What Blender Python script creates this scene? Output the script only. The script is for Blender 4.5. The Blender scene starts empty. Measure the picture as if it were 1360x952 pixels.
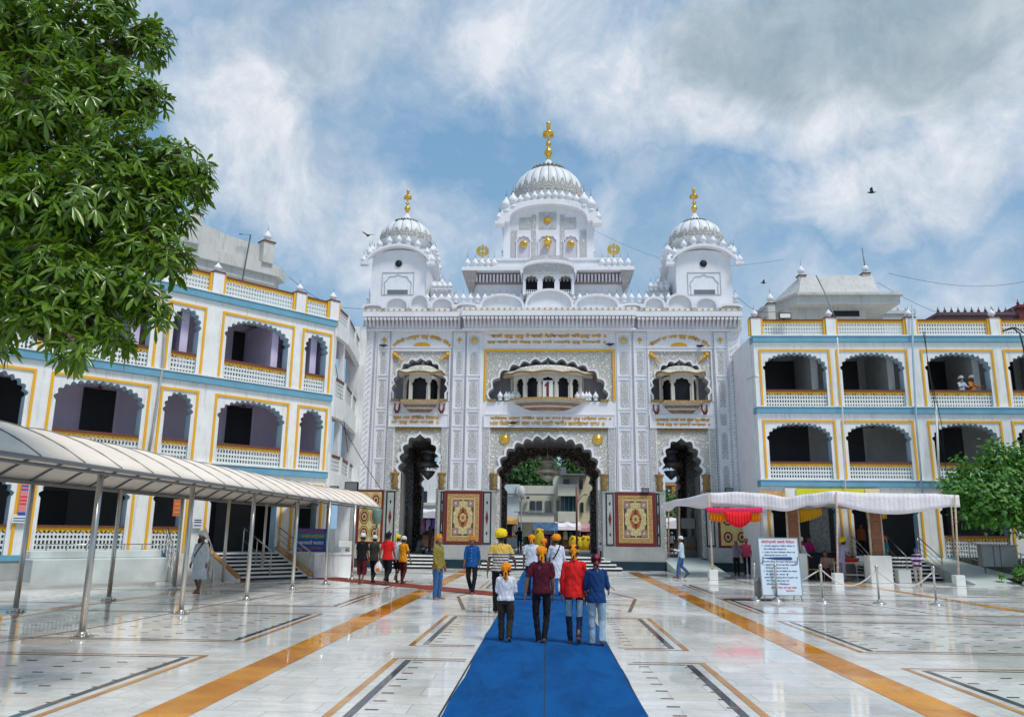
import bpy, bmesh, math, random
import numpy as np
from mathutils import Vector, Matrix, noise
random.seed(7)
R = math.radians
sc = bpy.context.scene
COL = sc.collection
PI = math.pi
# ------------------------------------------------------------------ camera
FPX, CX, CY, EYE = 1050.0, 680.0, 476.0, 1.75
_p, _y, _r = R(12.4), R(2.56), R(0.625)
cF = Vector((0, math.cos(_p), math.sin(_p))); cU = Vector((0, -math.sin(_p), math.cos(_p))); cR = Vector((1, 0, 0))
cR, cU = cR*math.cos(_r)+cU*math.sin(_r), cU*math.cos(_r)-cR*math.sin(_r)
_M = Matrix.Rotation(_y, 3, 'Z')
cR, cU, cF = _M@cR, _M@cU, _M@cF
EYEV = Vector((0, 0, EYE))
cam = bpy.data.cameras.new('camera'); cam.sensor_width = 36; cam.lens = FPX/1360*36; cam.clip_end = 3000; cam.clip_start = .1
camo = bpy.data.objects.new('camera', cam); COL.objects.link(camo)
mw = Matrix((cR, cU, -cF)).transposed().to_4x4(); mw.translation = EYEV
camo.matrix_world = mw
sc.camera = camo
def ray(px, py): return cR*((px-CX)/FPX)-cU*((py-CY)/FPX)+cF
def at(px, py, Y):                      # the point of the plane y = Y seen there: (x, z)
    r = ray(px, py); t = Y/r.y; return (r.x*t, r.z*t+EYE)
def gnd(px, py, z=0.0):                 # point of the level z
    r = ray(px, py); t = (z-EYE)/r.z; return (r.x*t, r.y*t)
# ------------------------------------------------------------------ materials
def lin(c): return tuple(((v/255.0)/12.92 if v/255.0 <= .04045 else ((v/255.0+.055)/1.055)**2.4) for v in c)
class NT:
    def __init__(s, nt): s.t = nt; s.n = nt.nodes; s.l = nt.links
    def node(s, ty, **k):
        n = s.n.new(ty)
        for a, b in k.items():
            if a.startswith('i_'):
                key = a[2:]; key = int(key) if key.isdigit() else key.replace('_', ' ')
                inp = n.inputs[key]
                if hasattr(b, 'is_linked') or isinstance(b, bpy.types.NodeSocket): s.l.new(b, inp)
                else: inp.default_value = b
            else: setattr(n, a, b)
        return n
    def math(s, op, a, b=0.0, c=None, clamp=False):
        n = s.n.new('ShaderNodeMath'); n.operation = op; n.use_clamp = clamp
        for i, v in enumerate((a, b) if c is None else (a, b, c)):
            if isinstance(v, bpy.types.NodeSocket): s.l.new(v, n.inputs[i])
            else: n.inputs[i].default_value = v
        return n.outputs[0]
    def mix(s, f, a, b):
        n = s.n.new('ShaderNodeMix'); n.data_type = 'RGBA'
        for i, v in ((0, f), (6, a), (7, b)):
            if isinstance(v, bpy.types.NodeSocket): s.l.new(v, n.inputs[i])
            else: n.inputs[i].default_value = v if i == 0 else (tuple(v)+(1,))[:4]
        return n.outputs[2]
    def ramp(s, f, stops):
        n = s.n.new('ShaderNodeValToRGB'); e = n.color_ramp.elements
        while len(e) < len(stops): e.new(.5)
        for k, (p, c) in enumerate(stops):
            e[k].position = p; e[k].color = (c, c, c, 1) if isinstance(c, (int, float)) else tuple(c)+(1,)
        s.l.new(f, n.inputs[0]); return n.outputs[0]
    def coord(s, kind='Object', scale=(1, 1, 1)):
        tc = s.n.new('ShaderNodeTexCoord'); m = s.n.new('ShaderNodeMapping'); m.inputs['Scale'].default_value = scale
        s.l.new(tc.outputs[kind], m.inputs[0]); return m.outputs[0]
    def noise(s, v, scale, detail=3, rough=.5, dist=0.0):
        n = s.n.new('ShaderNodeTexNoise'); n.inputs['Scale'].default_value = scale; n.inputs['Detail'].default_value = detail
        n.inputs['Roughness'].default_value = rough; n.inputs['Distortion'].default_value = dist
        s.l.new(v, n.inputs['Vector']); return n.outputs['Fac']
    def bump(s, h, strength=.5, dist=.02):
        n = s.n.new('ShaderNodeBump'); n.inputs['Strength'].default_value = strength; n.inputs['Distance'].default_value = dist
        s.l.new(h, n.inputs['Height']); return n.outputs[0]
MATS = {}
def newmat(name):
    m = bpy.data.materials.new(name); m.use_nodes = True; MATS[name] = m
    nt = NT(m.node_tree); return m, nt, m.node_tree.nodes['Principled BSDF']
def setp(nt, b, col=None, rough=None, metal=None, bump=None, spec=None):
    for k, v in (('Base Color', col), ('Roughness', rough), ('Metallic', metal), ('Normal', bump), ('Specular IOR Level', spec)):
        if v is None: continue
        if isinstance(v, bpy.types.NodeSocket): nt.l.new(v, b.inputs[k])
        else: b.inputs[k].default_value = (tuple(v)+(1,))[:4] if k == 'Base Color' else v
def mat(name, col, rough=.6, metal=0.0, var=.12, vs=1.5, bs=.15, bscale=30, dirt=0.0, dcol=(.30, .29, .26), spec=.4, bdist=.01):
    """plain material: base colour with soft variation, optional dirt streaks, fine bump"""
    m, nt, b = newmat(name)
    v = nt.coord()
    n = nt.noise(v, vs, 4, .6)
    lo = tuple(c*(1-var) for c in col); hi = tuple(min(1, c*(1+var*.6)) for c in col)
    c = nt.mix(nt.ramp(n, ((.3, 0.0), (.7, 1.0))), lo, hi)
    if dirt:
        vv = nt.coord(scale=(3.0, 3.0, .35)); d = nt.noise(vv, 2.2, 5, .65)
        c = nt.mix(nt.math('MULTIPLY', nt.ramp(d, ((.52, 0.0), (.75, 1.0))), dirt), c, dcol)
    bp = nt.bump(nt.noise(v, bscale, 3, .6), bs, bdist) if bs else None
    setp(nt, b, c, rough, metal, bp, spec)
    return m
WHITE = mat('white_paint', (.82, .82, .845), .55, var=.06, dirt=.3, dcol=(.50, .50, .52))
WHITE2 = mat('side_white_paint', (.83, .845, .83), .6, var=.08, dirt=.75, dcol=(.46, .46, .42))
LAV = mat('lavender_paint', (.64, .56, .74), .7, var=.08, dirt=.15)
CREAMW = mat('old_cream_paint', (.60, .60, .57), .75, var=.10, dirt=.55, dcol=(.27, .26, .24))
IVORY = mat('ivory_stone', (.62, .58, .50), .6, var=.12)
BLUEP = mat('blue_band_paint', (.15, .37, .50), .55, var=.12, dirt=.15)
LBLUE = mat('pale_blue_paint', (.40, .56, .66), .6, var=.1)
YEL = mat('yellow_paint', (.84, .44, .02), .5, var=.08)
BROWN = mat('brown_cap_paint', (.17, .055, .035), .5)
GOLD = mat('gold_leaf', (.85, .52, .10), .28, metal=.85, var=.12, bs=.2)
GOLDP = mat('gold_lettering', (.72, .38, .015), .45, metal=0, var=.15)
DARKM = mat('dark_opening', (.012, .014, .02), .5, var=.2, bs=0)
DGREY = mat('dark_carved_stone', (.30, .29, .28), .6, var=.2)
STEEL = mat('steel', (.55, .53, .50), .28, metal=.9, var=.1, bs=.05)
GREYM = mat('grey_metal', (.20, .21, .22), .45, metal=.3)
BLACK = mat('black_rubber', (.015, .015, .017), .5, bs=0)
REDP = mat('red_plastic', (.70, .03, .02), .4, bs=0)
BAMBOO = mat('bamboo_pole', (.58, .44, .33), .6, var=.25, vs=6)
WOOD = mat('teak_wood', (.20, .10, .05), .5, var=.3, vs=5)
TARP = mat('white_tent_cloth', (.82, .77, .79), .8, var=.07, bs=.6, bscale=5, bdist=.05, dirt=.15)
CANOPY = mat('cream_canopy_fabric', (.92, .81, .69), .75, var=.10, vs=.8, bs=.2, bscale=4, dirt=.25, dcol=(.45, .42, .38))
MAROON = mat('maroon_border', (.17, .022, .018), .45)
CREAM = mat('cream_inlay', (.66, .52, .26), .5, var=.15, vs=12)
ORANGEI = mat('orange_inlay', (.45, .12, .03), .45, var=.3, vs=12)
BLACKST = mat('black_granite', (.02, .022, .026), .18, bs=0)
TEALST = mat('dark_teal_granite', (.012, .035, .05), .2, bs=0, var=.3)
ASPH = mat('street_paving', (.33, .31, .29), .85, var=.15, vs=.7)
EARTH = mat('garden_earth', (.06, .045, .03), .9, var=.4, vs=4, bs=.6, bdist=.05)
BARK = mat('bark', (.12, .09, .065), .85, var=.3, vs=6, bs=.8, bscale=14, bdist=.03)
PAPER = mat('notice_paper', (.78, .78, .74), .6, bs=0)
PINKP = mat('pink_poster', (.75, .25, .24), .55, bs=0)
SIGNW = mat('sign_board_white', (.66, .76, .84), .35, var=.04, bs=0)
SIGNB = mat('sign_board_blue', (.02, .10, .42), .35, bs=0)
INKR = mat('red_lettering', (.75, .03, .06), .5, bs=0)
INKB = mat('blue_lettering', (.02, .06, .22), .5, bs=0)
INKW = mat('white_lettering', (.85, .85, .85), .5, bs=0)
GLASS = mat('window_glass', (.02, .035, .05), .08, bs=0, spec=.8)
PLAST = mat('cream_plastic', (.70, .66, .52), .4, bs=0)
BWALL = mat('cream_house_paint', (.62, .62, .52), .8, var=.08, dirt=.3)
BWALL2 = mat('yellow_house_paint', (.66, .62, .42), .8, var=.08, dirt=.25)
TEALC = mat('teal_sheet', (.05, .27, .29), .7)
SALMON = mat('salmon_sheet', (.62, .30, .20), .7)
def relief(name, hi, lo, scale, kind=0, bdist=.04):
    """carved scrollwork: curls and leaves cut into plaster, grooves holding dust"""
    m, nt, b = newmat(name)
    tc = nt.node('ShaderNodeTexCoord').outputs['Object']
    sep = nt.node('ShaderNodeSeparateXYZ', i_0=tc)
    ax = nt.math('ABSOLUTE', sep.outputs[0])
    cmb = nt.node('ShaderNodeCombineXYZ', i_0=ax, i_1=nt.math('MULTIPLY', sep.outputs[1], .3), i_2=sep.outputs[2])
    v = cmb.outputs[0]
    n1 = nt.node('ShaderNodeTexNoise'); n1.inputs['Scale'].default_value = scale*.45; nt.l.new(v, n1.inputs['Vector'])
    vm = nt.node('ShaderNodeVectorMath', operation='SCALE'); nt.l.new(n1.outputs['Color'], vm.inputs[0]); vm.inputs['Scale'].default_value = .9/scale*1.6
    va = nt.node('ShaderNodeVectorMath', operation='ADD'); nt.l.new(v, va.inputs[0]); nt.l.new(vm.outputs[0], va.inputs[1])
    vo = nt.node('ShaderNodeTexVoronoi'); vo.feature = 'F1'; vo.inputs['Scale'].default_value = scale; nt.l.new(va.outputs[0], vo.inputs['Vector'])
    rings = nt.math('SINE', nt.math('MULTIPLY', vo.outputs['Distance'], 17.0))
    ve = nt.node('ShaderNodeTexVoronoi'); ve.feature = 'DISTANCE_TO_EDGE'; ve.inputs['Scale'].default_value = scale*1.3; nt.l.new(va.outputs[0], ve.inputs['Vector'])
    e = nt.ramp(ve.outputs['Distance'], ((.02, 0.0), (.14, 1.0)))
    h = nt.math('MULTIPLY', nt.ramp(nt.math('MULTIPLY_ADD', rings, .5, .5), ((.15, 0.0), (.55, 1.0))), e)
    c = nt.mix(h, lo, hi)
    setp(nt, b, c, .6, 0, nt.bump(h, .9, bdist), .3)
    return m
RELW = relief('white_scroll_relief', (.78, .78, .82), (.45, .45, .45), 6.0)
RELI = relief('ivory_scroll_relief', (.84, .83, .79), (.54, .53, .47), 4.4)
RELF = relief('fine_flower_relief', (.82, .82, .83), (.57, .57, .56), 7.0)
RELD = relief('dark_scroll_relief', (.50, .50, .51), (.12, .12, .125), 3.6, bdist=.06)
RELG = relief('gold_scroll_relief', (.66, .42, .10), (.30, .20, .10), 9.0)
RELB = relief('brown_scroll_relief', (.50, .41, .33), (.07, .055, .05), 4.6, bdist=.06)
def jali(name, col, s=.118, yellow=None):
    """pierced lattice slab: rows of real holes"""
    m, nt, b = newmat(name)
    v = nt.coord(scale=(1/s, 1, 1/(s*1.45)))
    sep = nt.node('ShaderNodeSeparateXYZ', i_0=v)
    fx = nt.math('ABSOLUTE', nt.math('SUBTRACT', nt.math('FRACT', sep.outputs[0]), .5))
    fz = nt.math('ABSOLUTE', nt.math('SUBTRACT', nt.math('FRACT', sep.outputs[2]), .5))
    row = nt.math('FRACT', nt.math('MULTIPLY', nt.math('FLOOR', sep.outputs[2]), .5))
    lim = nt.math('MULTIPLY_ADD', row, .12, .27)
    hole = nt.math('MULTIPLY', nt.math('LESS_THAN', fx, .29), nt.math('LESS_THAN', fz, lim))
    tr = nt.node('ShaderNodeBsdfTransparent'); mx = nt.node('ShaderNodeMixShader')
    nt.l.new(hole, mx.inputs[0]); nt.l.new(b.outputs[0], mx.inputs[1]); nt.l.new(tr.outputs[0], mx.inputs[2])
    nt.l.new(mx.outputs[0], nt.n['Material Output'].inputs['Surface'])
    setp(nt, b, col, .6)
    return m
JALI = jali('white_jali', (.72, .76, .74))
def leafmat(name, c1, c2, rough=.38):
    m, nt, b = newmat(name)
    g = nt.node('ShaderNodeNewGeometry')
    c = nt.mix(g.outputs['Random Per Island'], c1, c2)
    tc = nt.node('ShaderNodeTexCoord'); n = nt.noise(tc.outputs['Object'], 1.3, 2)
    c = nt.mix(nt.ramp(n, ((.35, 0.0), (.7, .55))), c, c2)
    setp(nt, b, c, rough, 0, None, .5)
    b.inputs['Transmission Weight'].default_value = 0
    tl = nt.node('ShaderNodeBsdfTranslucent'); tl.inputs[0].default_value = (c2[0]*2.2, c2[1]*2.4, c2[2]*1.2, 1)
    mx = nt.node('ShaderNodeMixShader'); mx.inputs[0].default_value = .17
    nt.l.new(b.outputs[0], mx.inputs[1]); nt.l.new(tl.outputs[0], mx.inputs[2])
    nt.l.new(mx.outputs[0], nt.n['Material Output'].inputs['Surface'])
    return m
LEAF1 = leafmat('broad_leaf', (.012, .048, .005), (.14, .24, .016), .27)
LEAF2 = leafmat('bright_leaf', (.04, .13, .02), (.09, .24, .03), .5)
LEAF3 = leafmat('far_leaf', (.03, .09, .02), (.06, .15, .03), .7)
def cloth(name, col, rough=.85, stripes=None, pattern=None):
    m, nt, b = newmat(name)
    v = nt.coord()
    n = nt.noise(v, 9, 3, .6)
    c = nt.mix(n, tuple(x*.82 for x in col), tuple(min(1, x*1.12) for x in col))
    if stripes:
        # stripes: (second colour, period, duty, z0, z1, third colour above z1)
        c2, per, duty, z0, z1, c3 = stripes
        z = nt.node('ShaderNodeSeparateXYZ', i_0=nt.coord()).outputs[2]
        st = nt.math('LESS_THAN', nt.math('FRACT', nt.math('DIVIDE', z, per)), duty)
        st = nt.math('MULTIPLY', st, nt.math('LESS_THAN', z, z1))
        c = nt.mix(st, c, c2)
        if c3: c = nt.mix(nt.math('GREATER_THAN', z, z1), c, c3)
    if pattern:
        vo = nt.node('ShaderNodeTexVoronoi'); vo.inputs['Scale'].default_value = 38; nt.l.new(v, vo.inputs['Vector'])
        c = nt.mix(nt.math('LESS_THAN', vo.outputs['Distance'], .3), c, pattern)
    fold = nt.noise(nt.coord(scale=(1, 1, .45)), 9, 3, .6, 1.2)
    setp(nt, b, c, rough, 0, nt.bump(fold, .9, .05), .2)
    return m
# ------------------------------------------------------------------ objects
def tag(o, label=None, cat=None, group=None, kind=None):
    if label: o['label'] = label
    if cat: o['category'] = cat
    if group: o['group'] = group
    if kind: o['kind'] = kind
    return o
def thing(name, label, cat, loc=(0, 0, 0), rotz=0.0, group=None):
    o = bpy.data.objects.new(name, None); COL.objects.link(o)
    o.location = loc; o.rotation_euler = (0, 0, rotz); o.empty_display_size = .2
    return tag(o, label, cat, group)
def link_mesh(name, me, parent=None, loc=(0, 0, 0), rotz=0.0, scale=None, rot=None):
    o = bpy.data.objects.new(name, me); COL.objects.link(o)
    if parent: o.parent = parent
    o.location = loc; o.rotation_euler = rot or (0, 0, rotz)
    if scale: o.scale = scale
    return o
def copy_tree(o, parent=None):
    c = o.copy(); COL.objects.link(c)
    if parent is not None: c.parent = parent
    for ch in list(o.children): copy_tree(ch, c)
    return c
class MB:
    def __init__(s): s.v = []; s.f = []; s.m = []; s.sm = []
    def add(s, vs, fs, mi=0, sm=False):
        b = len(s.v); s.v += [tuple(p) for p in vs]
        s.f += [tuple(b+i for i in f) for f in fs]; s.m += [mi]*len(fs); s.sm += [sm]*len(fs); return s
    def box(s, x0, x1, y0, y1, z0, z1, mi=0):
        vs = [(x0, y0, z0), (x1, y0, z0), (x1, y1, z0), (x0, y1, z0), (x0, y0, z1), (x1, y0, z1), (x1, y1, z1), (x0, y1, z1)]
        return s.add(vs, [(0, 3, 2, 1), (4, 5, 6, 7), (0, 1, 5, 4), (1, 2, 6, 5), (2, 3, 7, 6), (3, 0, 4, 7)], mi)
    def prism(s, pts, y0, y1, mi=0, side=None):          # outline in (x, z), front y0, back y1
        n = len(pts); vs = [(x, y0, z) for x, z in pts]+[(x, y1, z) for x, z in pts]
        s.add(vs, [tuple(range(n)), tuple(range(2*n-1, n-1, -1))], mi)
        b = len(s.v)-2*n
        fs = [(b+i, b+n+i, b+n+(i+1) % n, b+(i+1) % n) for i in range(n)]
        s.f += fs; s.m += [mi if side is None else side]*n; s.sm += [False]*n; return s
    def slab(s, pts, z0, z1, mi=0):                      # outline in (x, y)
        n = len(pts); vs = [(x, y, z0) for x, y in pts]+[(x, y, z1) for x, y in pts]
        return s.add(vs, [tuple(range(n-1, -1, -1)), tuple(range(n, 2*n))]+[(i, (i+1) % n, n+(i+1) % n, n+i) for i in range(n)], mi)
    def lathe(s, prof, c=(0, 0, 0), n=16, mi=0, ribs=None, sx=1, sy=1, sm=True):  # prof: (r, z)
        vs = []
        for r, z in prof:
            for k in range(n):
                a = 2*PI*k/n; rr = r*(ribs(a) if ribs else 1)
                vs.append((c[0]+rr*math.cos(a)*sx, c[1]+rr*math.sin(a)*sy, c[2]+z))
        fs = [(j*n+k, j*n+(k+1) % n, (j+1)*n+(k+1) % n, (j+1)*n+k) for j in range(len(prof)-1) for k in range(n)]
        fs.append(tuple(range(n-1, -1, -1))); L = (len(prof)-1)*n; fs.append(tuple(range(L, L+n)))
        return s.add(vs, fs, mi, sm)
    def tube(s, pts, rad, n=8, mi=0, side=None, sm=True):   # rad: number, or list of r / (rx, ry)
        P = [Vector(p) for p in pts]; m = len(P)
        rd = rad if isinstance(rad, (list, tuple)) else [rad]*m
        vs = []; ref = None
        for i, p in enumerate(P):
            d = (P[min(i+1, m-1)]-P[max(i-1, 0)])
            d = d.normalized() if d.length > 1e-9 else Vector((0, 0, 1))
            u = Vector(side) if side else (ref or (Vector((1, 0, 0)) if abs(d.x) < .9 else Vector((0, 1, 0))))
            u = (u-d*u.dot(d)).normalized(); ref = u; w = d.cross(u)
            rx, ry = rd[i] if isinstance(rd[i], (tuple, list)) else (rd[i], rd[i])
            for k in range(n):
                a = 2*PI*k/n; vs.append(p+u*rx*math.cos(a)+w*ry*math.sin(a))
        fs = [(j*n+k, j*n+(k+1) % n, (j+1)*n+(k+1) % n, (j+1)*n+k) for j in range(m-1) for k in range(n)]
        fs.append(tuple(range(n-1, -1, -1))); L = (m-1)*n; fs.append(tuple(range(L, L+n)))
        return s.add(vs, fs, mi, sm)
    def ball(s, c, r, n=12, mi=0, rings=8):
        rx, ry, rz = r if isinstance(r, (tuple, list)) else (r, r, r)
        prof = [(max(.001, math.sin(PI*i/rings)), -math.cos(PI*i/rings)*rz) for i in range(rings+1)]
        return s.lathe(prof, c, n, mi, sx=rx, sy=ry)
    def mesh(s, name, mats, recalc=True):
        me = bpy.data.meshes.new(name); me.from_pydata(s.v, [], s.f)
        for m in (mats if isinstance(mats, (list, tuple)) else [mats]): me.materials.append(m)
        me.polygons.foreach_set('material_index', s.m); me.polygons.foreach_set('use_smooth', s.sm)
        if recalc:
            bm = bmesh.new(); bm.from_mesh(me); bmesh.ops.recalc_face_normals(bm, faces=bm.faces); bm.to_mesh(me); bm.free()
        me.update(); return me
    def build(s, name, mats, parent=None, loc=(0, 0, 0), rotz=0.0, recalc=True, label=None):
        o = link_mesh(name, s.mesh(name, mats, recalc), parent, loc, rotz)
        if label: o['label'] = label
        return o
def bevel(o, w=.02, seg=1):
    m = o.modifiers.new('b', 'BEVEL'); m.width = w; m.segments = seg; m.limit_method = 'ANGLE'; m.angle_limit = R(50); return o
def arch(xc, w, zs, za, n=4, k=.42, tip=1.6, seg=5):
    """cusped (many-lobed) arch from left springing to right springing: list of (x, z)"""
    h = za-zs; N = 2*n+1; base = []
    T = 200; pts = []
    for i in range(T+1):
        t = PI*i/T; x = -math.cos(t); z = math.sin(t)**.8
        pts.append((xc+x*w/2, zs+z*h*.93))
    L = [0]
    for i in range(T): L.append(L[-1]+math.hypot(pts[i+1][0]-pts[i][0], pts[i+1][1]-pts[i][1]))
    wts = [1.0]*N; wts[n] = 1.25; S = sum(wts); cum = 0; cus = [pts[0]]
    for q in wts:
        cum += q; tgt = L[-1]*cum/S
        j = next((i for i in range(T+1) if L[i] >= tgt-1e-9), T); cus.append(pts[j])
    out = [cus[0]]
    for i in range(N):
        a, b = cus[i], cus[i+1]; dx, dz = b[0]-a[0], b[1]-a[1]; c = math.hypot(dx, dz); nx, nz = -dz/c, dx/c
        if i == n:
            out += [(a[0]+dx*.2, a[1]+dz*.2+c*k*.32), (xc-c*.10, a[1]+c*k*.62), (xc, a[1]+c*k*tip*.62), (xc+c*.10, a[1]+c*k*.62), (b[0]-dx*.2, b[1]+c*k*.32)]
        else:
            for j in range(1, seg):
                t = j/seg; s_ = math.sin(PI*t)*c*k
                out.append((a[0]+dx*t+nx*s_, a[1]+dz*t+nz*s_))
        out.append(b)
    e_ = max(abs(p[0]-xc) for p in out); f_ = (w/2)/e_
    return [(xc+(x-xc)*f_, z) for x, z in out]
def opening(mb, x0, x1, z0, z1, A, y0, y1, mi=0, side=None):
    """wall piece x0..x1 by z0..z1 with the arch opening A cut out down to z0"""
    pts = [(x0, z0), (A[0][0], z0)]+A+[(A[-1][0], z0), (x1, z0), (x1, z1), (x0, z1)]
    mb.prism(pts, y0, y1, mi, side)
def rim(mb, A, t, y0, y1, mi=0, z0=None):
    xs = [p[0] for p in A]; xc = (min(xs)+max(xs))/2; zs = A[0][1]; w = (A[-1][0]-A[0][0])/2
    za = max(p[1] for p in A)
    out = [(xc+(x-xc)*(w+t)/w, zs+(z-zs)*((za-zs)+t)/(za-zs)) for x, z in A]
    inn = list(A)
    if z0 is not None: inn = [(A[0][0], z0)]+inn+[(A[-1][0], z0)]; out = [(out[0][0], z0)]+out+[(out[-1][0], z0)]
    n = len(inn); vs = []
    for i in range(n):
        vs += [(inn[i][0], y0, inn[i][1]), (out[i][0], y0, out[i][1]), (out[i][0], y1, out[i][1]), (inn[i][0], y1, inn[i][1])]
    fs = []
    for i in range(n-1):
        b = 4*i
        for k in range(4): fs.append((b+k, b+(k+1) % 4, b+4+(k+1) % 4, b+4+k))
    fs += [(0, 1, 2, 3), (4*n-1, 4*n-2, 4*n-3, 4*n-4)]
    mb.add(vs, fs, mi)
def frame(mb, x0, x1, z0, z1, t, y0, y1, mi=0, bottom=True):
    mb.box(x0, x0+t, y0, y1, z0, z1, mi); mb.box(x1-t, x1, y0, y1, z0, z1, mi); mb.box(x0+t, x1-t, y0, y1, z1-t, z1, mi)
    if bottom: mb.box(x0+t, x1-t, y0, y1, z0, z0+t, mi)
# ------------------------------------------------------------------ lettering
def order(t):                            # the default face draws i-signs where typed: put them before their consonant
    o = []
    for ch in t:
        if ch in '\u0a3f\u093f' and o:
            k = len(o)-1
            while k > 0 and o[k] in '\u0a3c\u0a70\u094d': k -= 1
            if k >= 1 and o[k-1] in '\u094d\u0a4d': k -= 2
            o.insert(max(k, 0), ch)
        else: o.append(ch)
    return ''.join(o)
def text_mesh(txt, width=None, height=None, depth=.02, weight=.012, m=None, arc=None, name='lettering', size=1.0):
    c = bpy.data.curves.new('t', 'FONT'); c.body = order(txt); c.size = size; c.extrude = .02; c.offset = weight; c.resolution_u = 2; c.align_x = 'CENTER'
    o = bpy.data.objects.new('t', c); COL.objects.link(o)
    dg = bpy.context.evaluated_depsgraph_get(); dg.update()
    me = bpy.data.meshes.new_from_object(o.evaluated_get(dg)); bpy.data.objects.remove(o); bpy.data.curves.remove(c)
    co = np.zeros(len(me.vertices)*3); me.vertices.foreach_get('co', co); co = co.reshape(-1, 3)
    lo, hi = co.min(0), co.max(0); w, h = hi[0]-lo[0], hi[1]-lo[1]
    sx = width/w if width else height/h; sy = height/h if height else sx
    x = (co[:, 0]-(lo[0]+hi[0])/2)*sx; y = (co[:, 1]-(lo[1]+hi[1])/2)*sy; z = co[:, 2]/.02*depth/2
    if arc:                              # arc = radius: letters stand along a circle
        a = x/arc; rr = arc+y; x, y = rr*np.sin(a), rr*np.cos(a)-arc
    out = np.stack([x, -z, y], 1).astype(np.float32).ravel()
    me.vertices.foreach_set('co', out); me.name = name; me.materials.clear()
    if m: me.materials.append(m)
    me.update(); return me
# ------------------------------------------------------------------ sky and sun
SUN_EL, SUN_AZ = 60.0, 138.0            # azimuth measured clockwise from +Y: behind the camera, to the right
w = bpy.data.worlds.new("World"); sc.world = w; w.use_nodes = True
nt = NT(w.node_tree); bg = nt.n['Background']
sky = nt.node('ShaderNodeTexSky'); sky.sky_type = 'NISHITA'; sky.sun_disc = False
sky.sun_elevation = R(SUN_EL); sky.sun_rotation = R(SUN_AZ); sky.air_density = 1.6; sky.dust_density = 2.0; sky.ozone_density = 2.0
dirv = nt.node('ShaderNodeTexCoord').outputs['Generated']
sp = nt.node('ShaderNodeSeparateXYZ', i_0=dirv)
zz = nt.math('MAXIMUM', nt.math('ADD', sp.outputs[2], .25), .08)
cv = nt.node('ShaderNodeCombineXYZ', i_0=nt.math('DIVIDE', sp.outputs[0], zz), i_1=nt.math('DIVIDE', sp.outputs[1], zz), i_2=0.0).outputs[0]
wn = nt.node('ShaderNodeTexNoise'); wn.inputs['Scale'].default_value = 4.0; wn.inputs['Detail'].default_value = 8; nt.l.new(dirv, wn.inputs['Vector'])
wv = nt.node('ShaderNodeVectorMath', operation='SUBTRACT'); nt.l.new(wn.outputs['Color'], wv.inputs[0]); wv.inputs[1].default_value = (.5, .5, .5)
ws = nt.node('ShaderNodeVectorMath', operation='SCALE'); nt.l.new(wv.outputs[0], ws.inputs[0]); ws.inputs['Scale'].default_value = .22
wd = nt.node('ShaderNodeVectorMath', operation='ADD'); nt.l.new(dirv, wd.inputs[0]); nt.l.new(ws.outputs[0], wd.inputs[1])
def blob(px, py, rx, ry, tilt=0.0, soft=1.0):
    """an elongated cloud bank round one direction of the sky (radii in degrees)"""
    d = ray(px, py).normalized(); side = d.cross(Vector((0, 0, 1))).normalized(); up = side.cross(d).normalized()
    s2 = side*math.cos(tilt)+up*math.sin(tilt); u2 = up*math.cos(tilt)-side*math.sin(tilt)
    def dot(a):
        n = nt.node('ShaderNodeVectorMath', operation='DOT_PRODUCT'); nt.l.new(wd.outputs[0], n.inputs[0]); n.inputs[1].default_value = a; return n.outputs['Value']
    a = nt.math('MULTIPLY', dot(s2), 1/math.sin(R(rx))); b = nt.math('MULTIPLY', dot(u2), 1/math.sin(R(ry)))
    dx = nt.math('SUBTRACT', a, s2.dot(d)/math.sin(R(rx))); dy = nt.math('SUBTRACT', b, u2.dot(d)/math.sin(R(ry)))
    q = nt.math('ADD', nt.math('MULTIPLY', dx, dx), nt.math('MULTIPLY', dy, dy))
    f = nt.math('GREATER_THAN', dot(d), 0.0)
    return nt.math('MULTIPLY', nt.math('SUBTRACT', 1.0, nt.math('MULTIPLY', q, 1/soft), clamp=True), f)
def total(bl):
    t = None
    for args, wgt in bl:
        v = nt.math('MULTIPLY', blob(*args), wgt); t = v if t is None else nt.math('ADD', t, v)
    return t
whites = total([((330, 160, 9, 6, -.25), .95), ((250, 70, 6, 6, .4), .35), ((250, 240, 8, 5, 0), .45), ((470, 290, 11, 5, -.35), .65), ((560, 350, 8, 4, -.4), .45),
                ((640, 60, 9, 5, 0), .35), ((850, 30, 15, 8, .1), .6), ((830, 130, 7, 5, .4), .4), ((1090, 120, 15, 3.6, .05), .95), ((1250, 170, 12, 7, .3), .7), ((1200, 240, 7, 4, .1), .6),
                ((1010, 260, 12, 4, .2), .3), ((1330, 60, 4, 7, 0), .8), ((640, 120, 5, 5, 0), .15), ((1320, 260, 8, 3.5, .2), .5), ((960, 100, 8, 5, 0), .5)])
greys = total([((1150, 30, 15, 5.2, -.1), 1.6), ((1290, 95, 7, 3.0, -.5), .8), ((1010, 30, 8, 4, 0), .6), ((480, 50, 12, 8, 0), .25), ((1180, 158, 2.2, 1.3, 0), .35)])
fb = nt.noise(wd.outputs[0], 4.4, 12, .62, .35); fb2 = nt.noise(dirv, 11.0, 12, .66, .5)
fn = nt.math('MULTIPLY_ADD', fb, .6, nt.math('MULTIPLY', fb2, .4))
wm = nt.math('MULTIPLY_ADD', nt.math('SUBTRACT', fn, .5), 1.9, nt.math('MULTIPLY', whites, .72))
wmask = nt.math('MULTIPLY', nt.ramp(wm, ((.10, 0.0), (.36, .50), (.80, 1.0))), 1.0, clamp=True)
ghost = nt.ramp(nt.noise(wd.outputs[0], 4.2, 8, .62, .2), ((.42, 0.0), (.66, .68)))
wmask = nt.math('MAXIMUM', wmask, ghost)
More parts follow.
